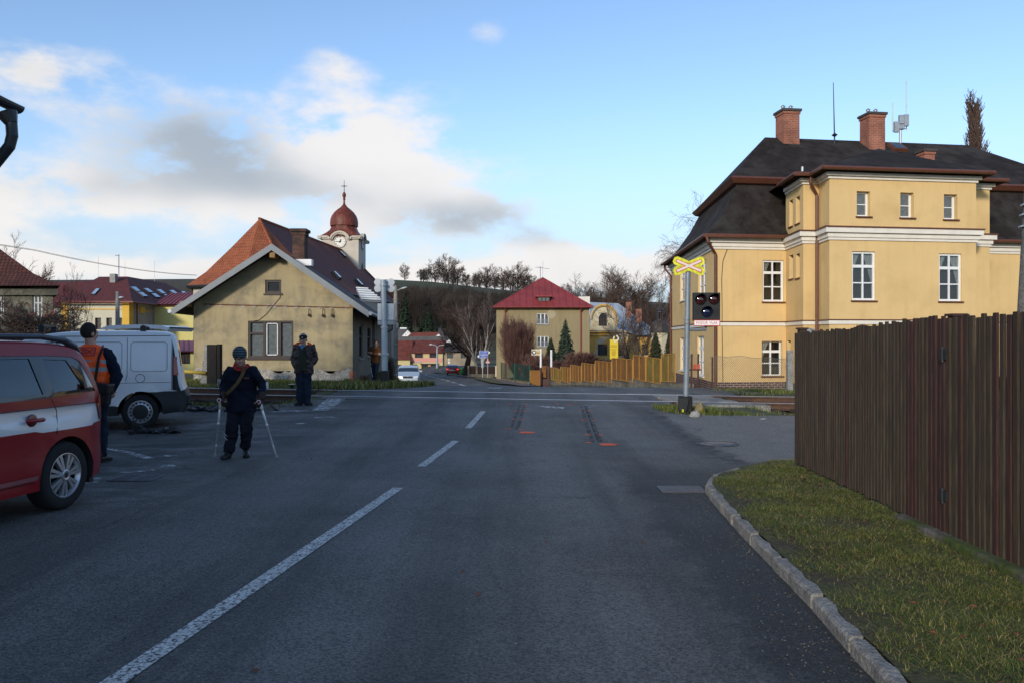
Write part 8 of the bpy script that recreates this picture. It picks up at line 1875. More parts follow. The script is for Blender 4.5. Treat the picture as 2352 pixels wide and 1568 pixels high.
mb=MB(); mb.bx(P2(866,0).x,P2(905,0).x,Yc+.1,Yc+.32,P2(0,736).z,P2(0,697).z); o=mb.build('cabinet',SGREY,s2,bevel=.012)
mb=MB(); mb.bx(P2(867,0).x,P2(905,0).x,Yc+.02,Yc+.3,P2(0,746.5).z,P2(0,737).z); mb.build('lower_cabinet',mat('darker_grey',(.25,.28,.31),.5,.1,metal=.2),s2,bevel=.01)
mb=MB(); mb.bx(P2(888.5,0).x,P2(901.5,0).x,Yc+.09,Yc+.1,P2(0,733.5).z,P2(0,728).z); pl=mb.build('number_plate',WHITE,s2)
c=P2(895,730.8); c.y=Yc+.088; child_build(text_mb('P7296',.075,lambda x,y,z:c+Vector((x*.85,-z,y)),.003),'plate_lettering',BLACKP,pl,s2)
mb=MB(); mb.tube([(P2(900,746).x,Yc+.1,P2(0,746).z),(P2(900,755).x,Yc+.1,P2(0,757).z),(P2(886,765).x,Yc,P2(0,765).z)],.03,6); mb.build('cable',BLACKP,s2)
# poles
Yu=48; P3=lambda x,y:W(x,y,Yu); b=gz(908.5,Yu); ue=empty('utility_pole',b,'weathered concrete utility pole with a lamp arm behind the far signal','utility pole')
mb=MB(); mb.tube([b-Vector((0,0,.3)),P3(909,656)],[.16,.115],10); mb.build('pole',mat('weathered_pole',(.20,.18,.15),.9,.3,3,bump=.5,bs=10,col2=(.3,.28,.24)),ue,smooth=True,angle=40)
mb=MB(); mb.tube([P3(909,672),P3(914,667),P3(922,663)],.035,6); a=P3(921,663.5); c=P3(935,660); o=mb.build('lamp_arm',STEEL,ue)
mb=MB(); mb.tube([a,a.lerp(c,.5),c],[.05,.11,.05],8,ry=[.03,.06,.03]); child_build(mb,'lamp_head',mat('lamp_head_grey',(.5,.52,.52),.5,.05),o,ue,smooth=True)
mb=MB(); 
for y in (687,735,757,790,820): mb.tube([P3(908.7,y),P3(908.7,y+1.6)],.17,10)
mb.bx(P3(911,0).x,P3(916,0).x,Yu-.25,Yu-.1,P3(0,755).z,P3(0,742).z); mb.build('bands_and_box',mat('pole_band',(.3,.28,.25),.8,.2),ue)
Y4=50; b=gz(270,Y4); b.z=-.3; le=empty('street_lamp',b,'slim concrete lamp pole in front of the cream block','street lamp'); P4_=lambda x,y:W(x,y,Y4)
mb=MB(); mb.tube([b,P4_(270,670)],[.16,.11],10); mb.build('pole',CONC,le,smooth=True,angle=40); mb=MB(); a=P4_(272,684); c=P4_(284,683); mb.tube([P4_(270,689),a],.03,6); mb.tube([a,a.lerp(c,.5),c],[.06,.12,.05],8,ry=[.04,.08,.03]); mb.build('lamp_head',mat('lamp_head_grey_b',(.45,.47,.48),.5,.05),le,smooth=True)
Y5=142; b=Vector(((1004-CX)/F*Y5,Y5,-3.8)); le=empty('street_lamp',b,'double-armed street lamp in front of the salmon pink shopfront','street lamp'); P5=lambda x,y:W(x,y,Y5)
mb=MB(); mb.tube([b,P5(1004,800)],[.2,.14],8); mb.build('pole',STEEL,le); mb=MB(); mb.tube([P5(1004,800),P5(1003,795),P5(1000,792.5),P5(993,791.5)],.1,6); mb.tube([P5(1004,800),P5(1006,796),P5(1009,793.5),P5(1014,792)],.1,6); mb.build('arms',STEEL,le)
for x0,y0,x1 in ((986,791,993),(1013,792,1020)): mb=MB(); mb.tube([P5(x0,y0),P5((x0+x1)/2,y0),P5(x1,y0)],[.1,.22,.1],8,ry=[.06,.12,.06]); mb.build('lamp_head',WHITE,le,smooth=True)
# right edge concrete A-pole behind fence
Y6=12.5; P6=lambda x,y:W(x,y,Y6); b=P6(2376,0); b.z=0; pe=empty('concrete_pole',b,'thick leaning concrete pole behind the plank fence at the right edge','utility pole')
mb=MB(); tp=P6(2394,200); bt_=Vector((P6(2346,0).x,Y6,0)); mb.tube([bt_+Vector((.12,0,-.2)),tp],[.28,.17],10); mb.build('pole',mat('rough_pole_concrete',(.15,.145,.13),.95,.3,5,bump=.8,bs=30,fine=40),pe,smooth=True,angle=40)
mb=MB()
for y,k in ((470,.2),(493,.205),(520,.21)): f=(P6(0,y).z)/(tp.z); c=bt_.lerp(tp,f); mb.tube([c+Vector((0.02,0,-.012)),c+Vector((.02,0,.012))],k+.02,12)
mb.build('steel_band',SGREY,pe)
# ---- brown plank fence
WOODS=[mat('brown_plank',(.046,.029,.016),.75,.35,1.2,stretch=(10,10,.7),bump=.5,bs=25,col2=(.055,.044,.03),thr=(.5,.7),vs2=1.2,fine=6),mat('red_brown_plank',(.044,.017,.012),.7,.3,1.2,stretch=(10,10,.7),bump=.5,bs=25,fine=6),mat('grey_brown_plank',(.050,.036,.022),.8,.35,1.2,stretch=(10,10,.7),bump=.5,bs=25,fine=6)]
A_=Vector((3.55,9.9)); B_=Vector((3.36,5.2)); dF=(B_-A_).normalized(); LF=6.9; nF=Vector((dF.y,-dF.x)) # outward? points to road if x negative
if nF.x>0: nF=-nF
fe=empty('plank_fence',(A_.x,A_.y,.1),'tall dark brown vertical plank fence along the verge','fence')
rnd=random.Random(21); s_=0; i=0; gate0=3.72
tops=[(0,19),(360/1,0)]
def ftop(s): return 1.755+.10*sst(1.2,3.7,s)+ (0.0)+.02*math.sin(s*1.1)
def fz(x,y): return vz(x,y) if y<10.7 else H(x,y)
planks=[]
while s_<LF:
    p=A_+dF*s_; wd=.060+rnd.uniform(-.008,.008); gap=rnd.uniform(.005,.013)
    if s_>gate0: wd=.068+rnd.uniform(-.01,.01); gap=rnd.uniform(.010,.026)
    if gate0-.025<s_<gate0: s_=gate0+.01; continue
    c=p+dF*wd/2; z0=fz(c.x,c.y)+rnd.uniform(.02,.05); z1=ftop(s_)+rnd.uniform(-.016,.016)
    if gate0-.75<s_<gate0: m=1 if rnd.random()<.7 else 0
    else: m=rnd.choice([0,0,0,2,2,1]) 
    planks.append((c,wd,z0,z1,m,s_)); s_+=wd+gap
for (c,wd,z0,z1,m,s) in planks[:100]:
    t=.012; l=rnd.uniform(-.004,.004); n=6; vs=[]
    P_=[(-wd/2,0),(-wd*.42,-t),(wd*.42,-t),(wd/2,0)]
    mb=MB(); 
    for z in (z0,z1-.008,z1):
        k=1 if z<z1 else .8
        for a,b_ in ((-wd/2,.0),(-wd*.36,.010),(wd*.36,.010),(wd/2,.0),(wd/2,-.006),(-wd/2,-.006)):
            q_=c+dF*a*k+nF*(b_+.02); vs.append((q_.x+l*(z-z0)*.5,q_.y,z))
    mb.add(vs,[(r*6+k,r*6+(k+1)%6,(r+1)*6+(k+1)%6,(r+1)*6+k) for r in range(2) for k in range(6)]+[tuple(range(5,-1,-1)),tuple(12+k for k in range(6))]); o=mb.build('plank',WOODS[m],fe)
mb=MB()
for (c,wd,z0,z1,m,s) in planks[100:]:
    a=c+dF*(-wd/2); b_=c+dF*(wd/2); vs=[(q.x,q.y,z) for z in (z0,z1) for q in (a+nF*.012,b_+nF*.012,b_+nF*.03,a+nF*.03)]; mb.add(vs,[(3,2,1,0),(4,5,6,7),(0,1,5,4),(1,2,6,5),(2,3,7,6),(3,0,4,7)])
if planks[100:]: tag(mb.build('planks',WOODS[0],fe),kind='stuff')
RAILW=WOODS[0]
for zr_ in (.5,1.35):
    for a,b_ in ((0,gate0-.06),(gate0+.02,LF)):
        mb=MB(); p=A_+dF*a-nF*.025; r_=A_+dF*b_-nF*.025; mb.bar((p.x,p.y,zr_+.0),(r_.x,r_.y,zr_+.06*(b_>gate0)),.05,.09); mb.build('rail',RAILW,fe)
for s,m,zt_ in ((-.02,0,1.80),(gate0-.03,0,1.845),(1.9,0,1.5),(5.6,0,1.6)):
    p=A_+dF*s-nF*.07; mb=MB(); mb.bx(p.x-.045,p.x+.045,p.y-.045,p.y+.045,-.1,zt_); o=mb.build('post',RAILW,fe,bevel=.005)
    if zt_>1.7: mb=MB(); mb.bx(p.x-.06,p.x+.06,p.y-.06,p.y+.06,zt_,zt_+.02); child_build(mb,'post_cap',mat('post_cap',(.05,.02,.015),.5,.2),o,fe)
for z in (.45,1.55):
    p=A_+dF*(gate0-.02)+nF*.03; mb=MB(); mb.bx(p.x-.015,p.x+.015,p.y-.06,p.y+.05,z-.04,z+.04); mb.tube([(p.x-.01,p.y,z-.06),(p.x-.01,p.y,z+.06)],.014,8); mb.build('hinge',BLACKP,fe)
# mossy concrete footing
mb=MB(); MOSS=mat('mossy_footing',(.11,.10,.085),.95,.3,4,bump=.6,bs=25,col2=(.05,.07,.012),thr=(.42,.55),vs2=2.5,fine=20)
p=A_+dF*3.0; r_=A_+dF*LF; mb.bar((p.x-.02,p.y,.09),(r_.x-.02,r_.y,.13),.20,.14); mb.build('footing',MOSS,fe,bevel=.02)
for k,(s,zt_,off) in enumerate(((.35,1.80,.35),(.95,1.80,.5))):
    p=W(1860 if k==0 else 1931,0,10.4+.1*k); 
    de=empty('fence_post',(p.x,p.y,0),['round-topped grey concrete post peeking over the far end of the plank fence','round-topped dark post peeking over the plank fence, right of the grey one'][k],'post','round-topped posts behind the plank fence'); r=.085
    zt2=CAMZ+(CY-(753 if k==0 else 755))/F*(10.4+.1*k); mb=MB(); mb.lathe([(r,0),(r,zt2-r),(r*.92,zt2-r*.55),(r*.7,zt2-r*.25),(r*.35,zt2-.01),(.001,zt2)],(p.x,p.y,0),14); mb.build('post_shaft',CONC if k==0 else BLACKP,de,smooth=True,angle=50)
# garden bits seen through the gaps
# ---- chain link fence by office
CH=mat('chain_wire',(.17,.165,.14),.6,.2,8,metal=.3)
def chain(name,label,A,B,h,zoff,posts,pm,step=.075,sag=.03):
    a=Vector((A[0],A[1]));b=Vector((B[0],B[1])); d=(b-a); L_=d.length; d.normalize(); e=empty(name,(A[0],A[1],H(*A)),label,'fence')
    zb=lambda u:H(*(a+d*u))+zoff; top=lambda u:zb(u)+h+sag*math.sin(u*2.1)+.02*math.sin(u*7)
    mb=MB(); r=.0045; n=int(L_/step)
    for i in range(-int(h/step),n+1):
        for sg in (1,-1):
            u0=i*step if sg>0 else (i*step+h); pts=[]
            for k in range(5):
                u=u0+sg*h*k/4; 
                if 0<=u<=L_: q_=a+d*u; pts.append((q_.x,q_.y,zb(u)+(top(u)-zb(u))*k/4))
            if len(pts)>1: mb.tube(pts,r,3,cap=False)
    tp=[(lambda q_,u:(q_.x,q_.y,top(u)))(a+d*(L_*k/30),L_*k/30) for k in range(31)]; mb.tube(tp,.006,4); mb.build('wire_mesh',CH,e)
    for (u,w_,hh_,m) in posts: q_=a+d*u; mb=MB(); mb.bx(q_.x-w_/2,q_.x+w_/2,q_.y-w_/2,q_.y+w_/2,zb(u)-.1,zb(u)+hh_); mb.build('post',m,e,bevel=w_*.12)
    return e
p0=W(1600,0,27.5); p1=W(1630,0,26.4); p2=W(1802,0,24.3)
RP=mat('rusty_post',(.07,.03,.02),.8,.3,8)
chain('chain_link_fence','sagging chain-link fence with a concrete post in front of the yellow office building',(p1.x,p1.y),(W(1870,0,24.0).x,24.0),1.0,.03,[(.1,.05,1.0,RP),((Vector((p2.x,p2.y))-Vector((p1.x,p1.y))).length,.17,1.22,CONC)],None)
# ---- stepped orange panel fence on low concrete wall
OF=mat('orange_frame_paint',(.36,.18,.035),.6,.15,5); 
def meshmat(name,col,hole):
    m=mat(name,col,.8,.25,3); n=m.node_tree.nodes; l=m.node_tree.links; c=n.new('ShaderNodeTexCoord'); b=n.new('ShaderNodeTexBrick'); b.offset=.5; b.inputs['Scale'].default_value=1; b.inputs['Brick Width'].default_value=.07; b.inputs['Row Height'].default_value=.035; b.inputs['Mortar Size'].default_value=hole; b.inputs['Mortar Smooth'].default_value=0; l.new(c.outputs['UV'],b.inputs[0]); l.new(b.outputs['Fac'],n['Principled BSDF'].inputs['Alpha']); return m
OM=meshmat('orange_brown_expanded_mesh',(.20,.088,.018),.016); OM2=meshmat('olive_expanded_mesh',(.25,.17,.03),.010)
oe=empty('panel_fence',(5,40,-.5),'stepped fence of orange-brown mesh panels on a low concrete wall','fence')
z4=lambda x,y:(1089+.2388*x,578.5+.2388*y)
pan=[((738,1106),(786,1113),1222,1240),((786,1113),(830,1128),1243,1258),((830,1102),(877,1107),1232,1250),((877,1107),(924,1112),1250,1260),((926,1082),(975,1090),1232,1245),((975,1090),(1030,1097),1245,1256),((1033,1065),(1095,1072),1228,1243),((1095,1072),(1158,1079),1243,1256),((1163,1045),(1238,1052),1228,1245),((1238,1052),(1320,1058),1242,1255),((1325,1020),(1412,1025),1218,1232),((1412,1025),(1524,1034),1228,1250),((1530,990),(1648,1008),1215,1240),((1652,1008),(1792,1028),1238,1265),((1800,985),(1935,978),1240,1245)]
def fY(px): # depth of fence line at pixel column
    lo,hi=24,70
    for _ in range(40):
        m=(lo+hi)/2; x=(px-CX)/F*m
        if x<interp(FL_,m)+.1: lo=m
        else: hi=m
    return lo
for k,(a,b,y0,y1) in enumerate(pan):
    w_=.04; ax_,ay=z4(*a); bx_,by=z4(*b); _,c0=z4(0,y0); _,c1_=z4(0,y1); 
    Ya,Yb=fY(ax_),fY(bx_); q4=[W(ax_+.3,c0,Ya),W(bx_-.3,c1_,Yb),W(bx_-.3,by,Yb),W(ax_+.3,ay,Ya)]
    mb=MB(); w_=.036
    for i in range(4): mb.bar(q4[i],q4[(i+1)%4],w_,w_)
    mb.bar((q4[0]+q4[1])/2,(q4[2]+q4[3])/2,w_*.8,w_*.8); o=mb.build('panel_frame',OF,oe)
    mb=MB(); off=Vector((.01,.02,0)); mb.poly(*[v+off for v in q4]); child_build(mb,'mesh_sheet',OM2 if k in (0,1,2,13,14) else OM,o,oe)
LWM=mat('low_wall_concrete',(.17,.155,.12),.95,.3,2,bump=.6,bs=15,col2=(.09,.085,.06),thr=(.45,.65),vs2=1.2,fine=12)
steps=[(730,820,1240,1253),(822,900,1252,1264),(900,1010,1243,1258),(1010,1130,1240,1262),(1132,1280,1232,1256),(1284,1480,1226,1262),(1486,1750,1217,1268),(1752,2030,1252,1266)]
for k,(a,b,t0,t1) in enumerate(steps):
    xa,ta=z4(a,t0); xb,tb=z4(b,t1); Ya,Yb=fY(xa),fY(xb)
    if k==7: Yb=Ya-3.2
    va,vb=W(xa,ta,Ya),W(xb,tb,Yb); bt0=min(H(va.x,va.y),H(vb.x,vb.y))-.5; mb=MB(); th_2=Vector((.35,.1,0))
    vs=[Vector((va.x,va.y,bt0)),Vector((vb.x,vb.y,bt0)),vb,va]; vs=vs+[v+th_2 for v in vs]; mb.add(vs,[(0,1,2,3),(7,6,5,4),(1,0,4,5),(2,1,5,6),(3,2,6,7),(0,3,7,4)]); mb.build('wall_step',LWM,oe)
# kerb-like retaining strip
mb=MB(); pts=[z4(735,1296),z4(900,1300),z4(1100,1288),z4(1300,1285),z4(1420,1283)]
# brown entrance gate with short white posts and brand board
ge=empty('garden_gate',W(1254,887,55),'low brown gate between orange mesh panels at the lower end of the stepped fence','gate'); Yg=56
BR=mat('brown_gate_paint',(.075,.035,.03),.6,.15,4)
Pg=lambda x,y,Y=56.0:W(x,y,Y)
mb=MB(); g=z4(648,1218)+z4(705,1295); mb.bx(Pg(g[0],0).x,Pg(g[2],0).x,56,56.06,Pg(0,g[3]).z,Pg(0,g[1]).z); mb.build('gate_sheet',BR,ge)
for x,t_ in ((641,1085),(713,1097)): a=z4(x,t_); mb=MB(); xx_=Pg(a[0],0).x; mb.bx(xx_-.07,xx_+.07,55.9,56.05,Pg(0,889).z-.3,Pg(0,a[1]).z); mb.build('gate_post',BR,ge)
mb=MB(); a=z4(655,1100);b=z4(702,1215); mb.bx(Pg(a[0],0).x,Pg(b[0],0).x,57.5,57.55,Pg(0,b[1]).z,Pg(0,a[1]).z); mb.build('rear_panel',OM,ge)
e_=empty('panel_fence',Pg(1226,880),'short orange board panel between green fence and brown gate','fence'); mb=MB(); a=z4(540,1140);b=z4(632,1290); 
q4=[W(a[0],877,61),W(b[0],886,57),W(b[0],a[1],57),W(a[0],a[1]-1,61)]; mb.poly(*q4); mb.build('boards',mat('orange_boards',(.36,.15,.025),.8,.2,2,stretch=(6,6,.5)),e_); mb=MB()
for i in range(4): mb.bar(q4[i],q4[(i+1)%4],.05,.05)
mb.build('frame',OF,e_)
for x,t0,t1,lab,k in ((1242,801,843,'white post carrying the small tan board at the brown gate',0),(1266,803,842,'plain white post just right of the brown gate',1)):
    pe=empty('white_post',Pg(x,889),lab,'post','white posts at the brown gate'); mb=MB(); xx_=Pg(x,0).x; mb.tube([(xx_,55.8,Pg(0,889).z),(xx_,55.8,Pg(0,t1).z)],.05,8,mi=1); mb.tube([(xx_,55.8,Pg(0,t1).z),(xx_,55.8,Pg(0,t0).z)],.075,8); mb.build('post_tube',[WHITE,BR],pe)
    if k==0:
        mb=MB(); mb.bx(Pg(1221,0).x,Pg(1241,0).x,55.75,55.8,Pg(0,815).z,Pg(0,802).z); o=mb.build('board',WHITE,pe)
        mb=MB(); mb.bx(Pg(1222,0).x,Pg(1240,0).x,55.735,55.745,Pg(0,814).z,Pg(0,803).z); child_build(mb,'board_face',mat('tan_board',(.55,.42,.2),.6,.1,3),o,pe)
        mb=MB(); c=Pg(1226,808.5); c.y=55.73; mb.tube([c,c+Vector((0,-.01,0))],.15,14); child_build(mb,'dark_emblem',mat('emblem_dark',(.06,.055,.05),.6,.3,20),o,pe)
        mb=MB(); mb.tube([c+Vector((.02,-.01,0)),c+Vector((.02,-.02,0))],.08,12); child_build(mb,'pale_emblem',WHITE,o,pe)
        mb=MB(); mb.bx(Pg(1231,0).x,Pg(1239,0).x,55.72,55.73,c.z-.05,c.z+.0); child_build(mb,'script_line',mat('script_brown',(.25,.15,.06),.6,.2,20),o,pe)
# green mesh fence on stone wall
GF=meshmat('green_mesh',(.012,.055,.04),.009); STN=brickmat('rubble_stone',(.34,.27,.15),(.25,.2,.12),(.14,.12,.09),.45,.22,.035,bump=1,var=.3)
gfe=empty('green_fence',(1.3,62,-1.7),'green privacy fence standing on a low sandstone wall beside the pavement','fence')
fy=[(1151,85),(1184,72),(1217,62)]; tp_=[832,834,838]; md=[(869),(873),(877)]; bm_=[875,881,889]
for i in (0,1):
    mb=MB(); x0,Y0=fy[i]; x1,Y1=fy[i+1]; mb.poly(W(x0,md[i],Y0),W(x1,md[i+1],Y1),W(x1,tp_[i+1],Y1),W(x0,tp_[i],Y0)); mb.build('green_screen',GF,gfe)
    mb=MB(); a=W(x0,md[i]-2,Y0);b=W(x1,md[i+1]-2,Y1); t_=Vector((.35,.1,0)); lo=Vector((0,0,-1.6)); vs=[a+lo,b+lo,b,a]; vs+=[v+t_ for v in vs]; mb.add(vs,[(0,1,2,3),(7,6,5,4),(2,1,5,6),(3,2,6,7),(0,3,7,4)]); mb.build('stone_wall',STN,gfe)
mb=MB()
for (x,Y,t_) in ((1151.5,84.9,831),(1183,72,833),(1217,61.9,837)): mb=MB(); a=W(x,t_,Y); mb.tube([(a.x,a.y-.1,a.z-3),(a.x,a.y-.1,a.z)],.06,6); mb.build('post',mat('green_post',(.012,.07,.045),.5,.1),gfe)
# brown wooden fence with pale piers further along
we=empty('wooden_fence',W(1110,863,97),'brown board fence between pale plastered piers left of the tan house','fence')
Yw=97; mb=MB(); mb.bx(W(1078,0,Yw).x,W(1139,0,Yw).x,Yw,Yw+.08,W(0,858,Yw).z,W(0,841,Yw).z); mb.build('boards',mat('dark_boards',(.03,.016,.016),.9,.2,2),we); mb=MB(); mb.bx(W(1074,0,Yw).x,W(1142,0,Yw).x,Yw-.1,Yw+.2,-4,W(0,858,Yw).z); mb.build('base_wall',LWM,we)
for x0,x1,t in ((1074,1078,839),(1093,1097,839),(1138,1143,839)): mb=MB(); mb.bx(W(x0,0,Yw).x,W(x1,0,Yw).x,Yw-.15,Yw+.15,-4,W(0,t,Yw).z); mb.build('pier',CREAM if x0==1138 else LWM,we)
# small grass island on the pavement for the signs
mb=MB(); rows=[]
GP=[g2(x,y) for x,y in ((1090,871),(1100,867),(1125,870),(1145,877),(1165,884),(1150,884),(1125,880))]
mb.add([(x,y,H(x,y)+.12) for x,y in GP],[tuple(range(len(GP)))]); tag(mb.build('grass_island',mat('island_turf',(.09,.09,.035),.95,.3,2,fine=6)),kind='structure')
# direction signs
Ys=92; Ps=lambda x,y:W(x,y,Ys); BLU=mat('sign_blue',(.02,.08,.42),.5,.05); 
de=empty('direction_sign',Ps(1108.5,869),'blue direction sign boards pointing left and right on a grey post','road sign')
def post(e_,x,y0,y1,Y,r,m=SGREY): a=W(x,y0,Y); b=W(x,y1,Y); a.y=b.y=Y+.05; mb=MB(); mb.tube([b,a],r,8); mb.build('post',m,e_)
post(de,1108.5,806,870,Ys,.05)
def board(e_,poly,Y,m,name,y=0,inset=None):
    mb=MB(); mb.extr([(W(a,b,Y).x,W(a,b,Y).z) for a,b in poly],lambda u,v,k:Vector((u,Y-.02-y+k,v)),.02); return mb.build(name,m,e_)
o1=board(de,[(1101,805),(1121,805),(1126,809.2),(1121,813.5),(1101,813.5)],Ys,WHITE,'upper_board'); mb=MB(); mb.extr([(W(a,b,Ys).x,W(a,b,Ys).z) for a,b in ((1101.5,805.5),(1120.8,805.5),(1122.5,809.2),(1120.8,813),(1101.5,813))],lambda u,v,k:Vector((u,Ys-.035+k,v)),.01); child_build(mb,'blue_face',BLU,o1,de)
o2=board(de,[(1100.5,814),(1120.5,814),(1120.5,821.5),(1100.5,821.5),(1096,818)],Ys,WHITE,'lower_board'); mb=MB(); mb.extr([(W(a,b,Ys).x,W(a,b,Ys).z) for a,b in ((1100.5,814.4),(1120,814.4),(1120,821),(1100.5,821))],lambda u,v,k:Vector((u,Ys-.035+k,v)),.01); child_build(mb,'blue_face',BLU,o2,de)
for (cx_,cy_,tx,o_2) in ((1111,809.2,'35  VAL.MEZIŘÍČÍ 5',o1),(1110.5,816,'1 KUNOVICE 4',o2),(1110.5,819.3,'2 VALAŠSKO 8',o2)):
    c=W(cx_,cy_,Ys); c.y=Ys-.037; child_build(text_mb(tx,.17,lambda x,y,z:c+Vector((x*.6,-z,y)),.003),'lettering',WHITE,o_2,de)
o=board(de,[(1106,822),(1111,822),(1111,844),(1106,844)],Ys+.15,SGREY,'rear_panel')
we_=empty('warning_sign',W(1120,871,91),'red-bordered triangular warning sign beside the blue direction boards','road sign'); post(we_,1120.3,832,872,91,.04)
o=board(we_,[(1114.6,833.5),(1120.2,820),(1126,833.5)],91,REDS,'red_triangle'); mb=MB(); mb.extr([(W(a,b,91).x,W(a,b,91).z) for a,b in ((1116.4,832.5),(1120.2,823),(1124.3,832.5))],lambda u,v,k:Vector((u,90.965+k,v)),.01); f=child_build(mb,'white_field',WHITE,o,we_)
mb=MB(); 
for x in (1119,1121.4): a=W(x,828,91); mb.bx(a.x-.03,a.x+.03,90.95,90.962,a.z-.15,a.z+.08); mb.bx(a.x-.025,a.x+.025,90.95,90.962,a.z+.1,a.z+.15)
child_build(mb,'walking_figures',BLACKP,o,we_)
pr_=empty('priority_sign',W(1031,855,140),'small yellow diamond priority sign with a white plate in front of the beige house','road sign'); post(pr_,1031,822,856,140,.07)
o=board(pr_,[(1031,821.5),(1033.3,825),(1031,828.5),(1028.7,825)],140,WHITE,'diamond'); mb=MB(); mb.extr([(W(a,b,140).x,W(a,b,140).z) for a,b in ((1031,822.5),(1032.6,825),(1031,827.5),(1029.4,825))],lambda u,v,k:Vector((u,139.96+k,v)),.01); child_build(mb,'yellow_face',mat('sign_yellow',(.6,.45,.05),.5,.05),o,pr_); board(pr_,[(1029.5,829.5),(1033,829.5),(1033,834),(1029.5,834)],140,WHITE,'plate')
# yellow information banner
ye=empty('yellow_banner',W(1410,821,58),'tall yellow text banner with a pale ribbon emblem standing before the manor','banner'); YB_=mat('banner_yellow',(.66,.50,.03),.6,.05)
board(ye,[(1400.8,779.5),(1419.5,779.5),(1419.5,824),(1400.8,824)],58,YB_,'banner_sheet')
mb=MB()
for i,(y,w_) in enumerate(((793,15),(796,13),(802,14),(805,9),(808,10),(810.5,10),(813,9),(815.5,8))): a=W(1409.5-w_/2,y,58);b=W(1409.5+w_/2,y,58); mb.bx(a.x,b.x,57.965,57.975,a.z-.018,a.z+.012)
mb.build('printed_lines',mat('banner_print',(.30,.12,.02),.6,.2),ye)
mb=MB(); 
for (a,b) in (((1411,772),(1409,780)),((1409,780),(1414,786)),((1416,770),(1421,777)),((1421,777),(1415,785))): mb.bar(W(*a,57.95),W(*b,57.95),.09,.02,up=(0,1,0))
mb.build('ribbon_emblem',mat('pale_ribbon',(.7,.66,.5),.6,.1),ye)
# recycling bins
for x0,x1,t,m,lab in ((1054,1060,844,mat('bin_yellow',(.55,.42,.03),.5,.05),'yellow recycling container mostly hidden behind the green one'),(1057.5,1069,842,mat('bin_green',(.05,.33,.09),.45,.06),'bright green domed recycling container at the far kerb')):
    Yb=112 if x0>1055 else 113.5; a=W(x0,0,Yb);b_=W(x1,0,Yb); zb=H((a.x+b_.x)/2,Yb)+.1; zt_=CAMZ+(CY-t)/F*Yb; cxm=(a.x+b_.x)/2; r=(b_.x-a.x)/2
    e_=empty('recycling_bin',(cxm,Yb+.5,zb),lab,'recycling bin','recycling containers'); mb=MB(); hh_=zt_-zb; mb.rings([((cxm,Yb+.6,zb),r,.6),((cxm,Yb+.6,zb+hh_*.6),r*.97,.6),((cxm,Yb+.6,zb+hh_*.8),r*.85,.5),((cxm,Yb+.6,zb+hh_*.94),r*.5,.3),((cxm,Yb+.6,zb+hh_),r*.1,.08)],16); mb.build('shell',m,e_,smooth=True)
    mb=MB(); mb.tube([(cxm,Yb,zb+hh_*.66),(cxm,Yb-.08,zb+hh_*.66)],.11,12); mb.build('slot',BLACKP,e_)
# yellow barrier pipe with blocks
Yp=20.0+5.0; pp=lambda x,y:W(x,y,Yp)
e_=empty('barrier_pipe',pp(445,872),'horizontal yellow pipe barrier left of the dark sleeper post','barrier'); mb=MB(); mb.tube([pp(405,851),pp(474,856)],.06,10); mb.build('pipe',mat('barrier_yellow',(.42,.30,.045),.6,.15,3),e_,smooth=True); mb=MB(); a=pp(409,860); mb.bx(a.x-.08,a.x+.08,Yp+.05,Yp+.2,H(a.x,Yp)-.1,a.z+.05); mb.build('support',CONC,e_)
e_=empty('concrete_post',pp(468,872),'leaning grey concrete post behind the dark sleeper post','post'); mb=MB(); a,b_=pp(466,874),pp(478,792); mb.bar(Vector((a.x,Yp+.15,H(a.x,Yp)-.1)),Vector((b_.x-.02,Yp+.15,b_.z)),.24,.2); mb.build('shaft',CONC,e_,bevel=.02)
e_=empty('sleeper_post',pp(491,870),'stout blackened upright sleeper post beside the yellow pipe','post'); mb=MB(); x0,x1=pp(478,0).x,pp(500,0).x; BW=mat('tarred_timber',(.018,.015,.013),.9,.4,4,stretch=(6,6,.6),bump=.9,bs=20)
mb.bx(x0,x1,Yp-.12,Yp+.12,H(x0,Yp)-.1,pp(0,791).z); mb.build('timber',BW,e_,bevel=.015); mb=MB(); mb.bx(x1+.004,x1+.11,Yp-.10,Yp+.12,H(x0,Yp)-.1,pp(0,790).z); mb.build('timber',BW,e_,bevel=.015)
# shunting marker
a=G(670,892); e_=empty('track_marker',a,'small squat track marker with a yellow-white cap beside the rails','marker'); mb=MB(); mb.lathe([(.04,-.05),(.04,.05),(.09,.09),(.1,.12),(.06,.13)],a,12); mb.build('stem',BLACKP,e_); mb=MB(); mb.lathe([(.10,.122),(.10,.145),(.05,.15)],a,12); mb.build('cap',mat('cap_pale',(.45,.4,.25),.7,.2),e_)
# hydrant stub by exposed brick
a=W(1070*.3255+374.3-1-.0,868,27.6)
# debris beside the van wheel and beside the track
rnd=random.Random(6)
def debris(name,label,c,n,rx,ry,smin,smax,m,hmul=1.0):
    mb=MB()
    for i in range(n):
        x=c[0]+rnd.gauss(0,rx); y=c[1]+rnd.gauss(0,ry); s=rnd.uniform(smin,smax); q_=Matrix.Translation((x,y,H(x,y)+s*.3))@Matrix.Rotation(rnd.uniform(0,6),4,'Z')@Matrix.Rotation(rnd.uniform(-.7,.7),4,'X')@Matrix.Rotation(rnd.uniform(-.5,.5),4,'Y'); mb.bx(-s,s,-s*.5,s*.5,-.008,.012+s*.25*hmul,X=q_)
    o=mb.build(name,m); tag(o,label,'debris',kind='stuff')
debris('debris','dark plastic wreckage lying in front of the van wheel',g2(350,993),34,.22,.07,.03,.10,BLACKP)
debris('debris','dark plastic strips and rubble at the edge of the yard by the track',g2(468,942),50,.7,.10,.03,.12,BLACKP)
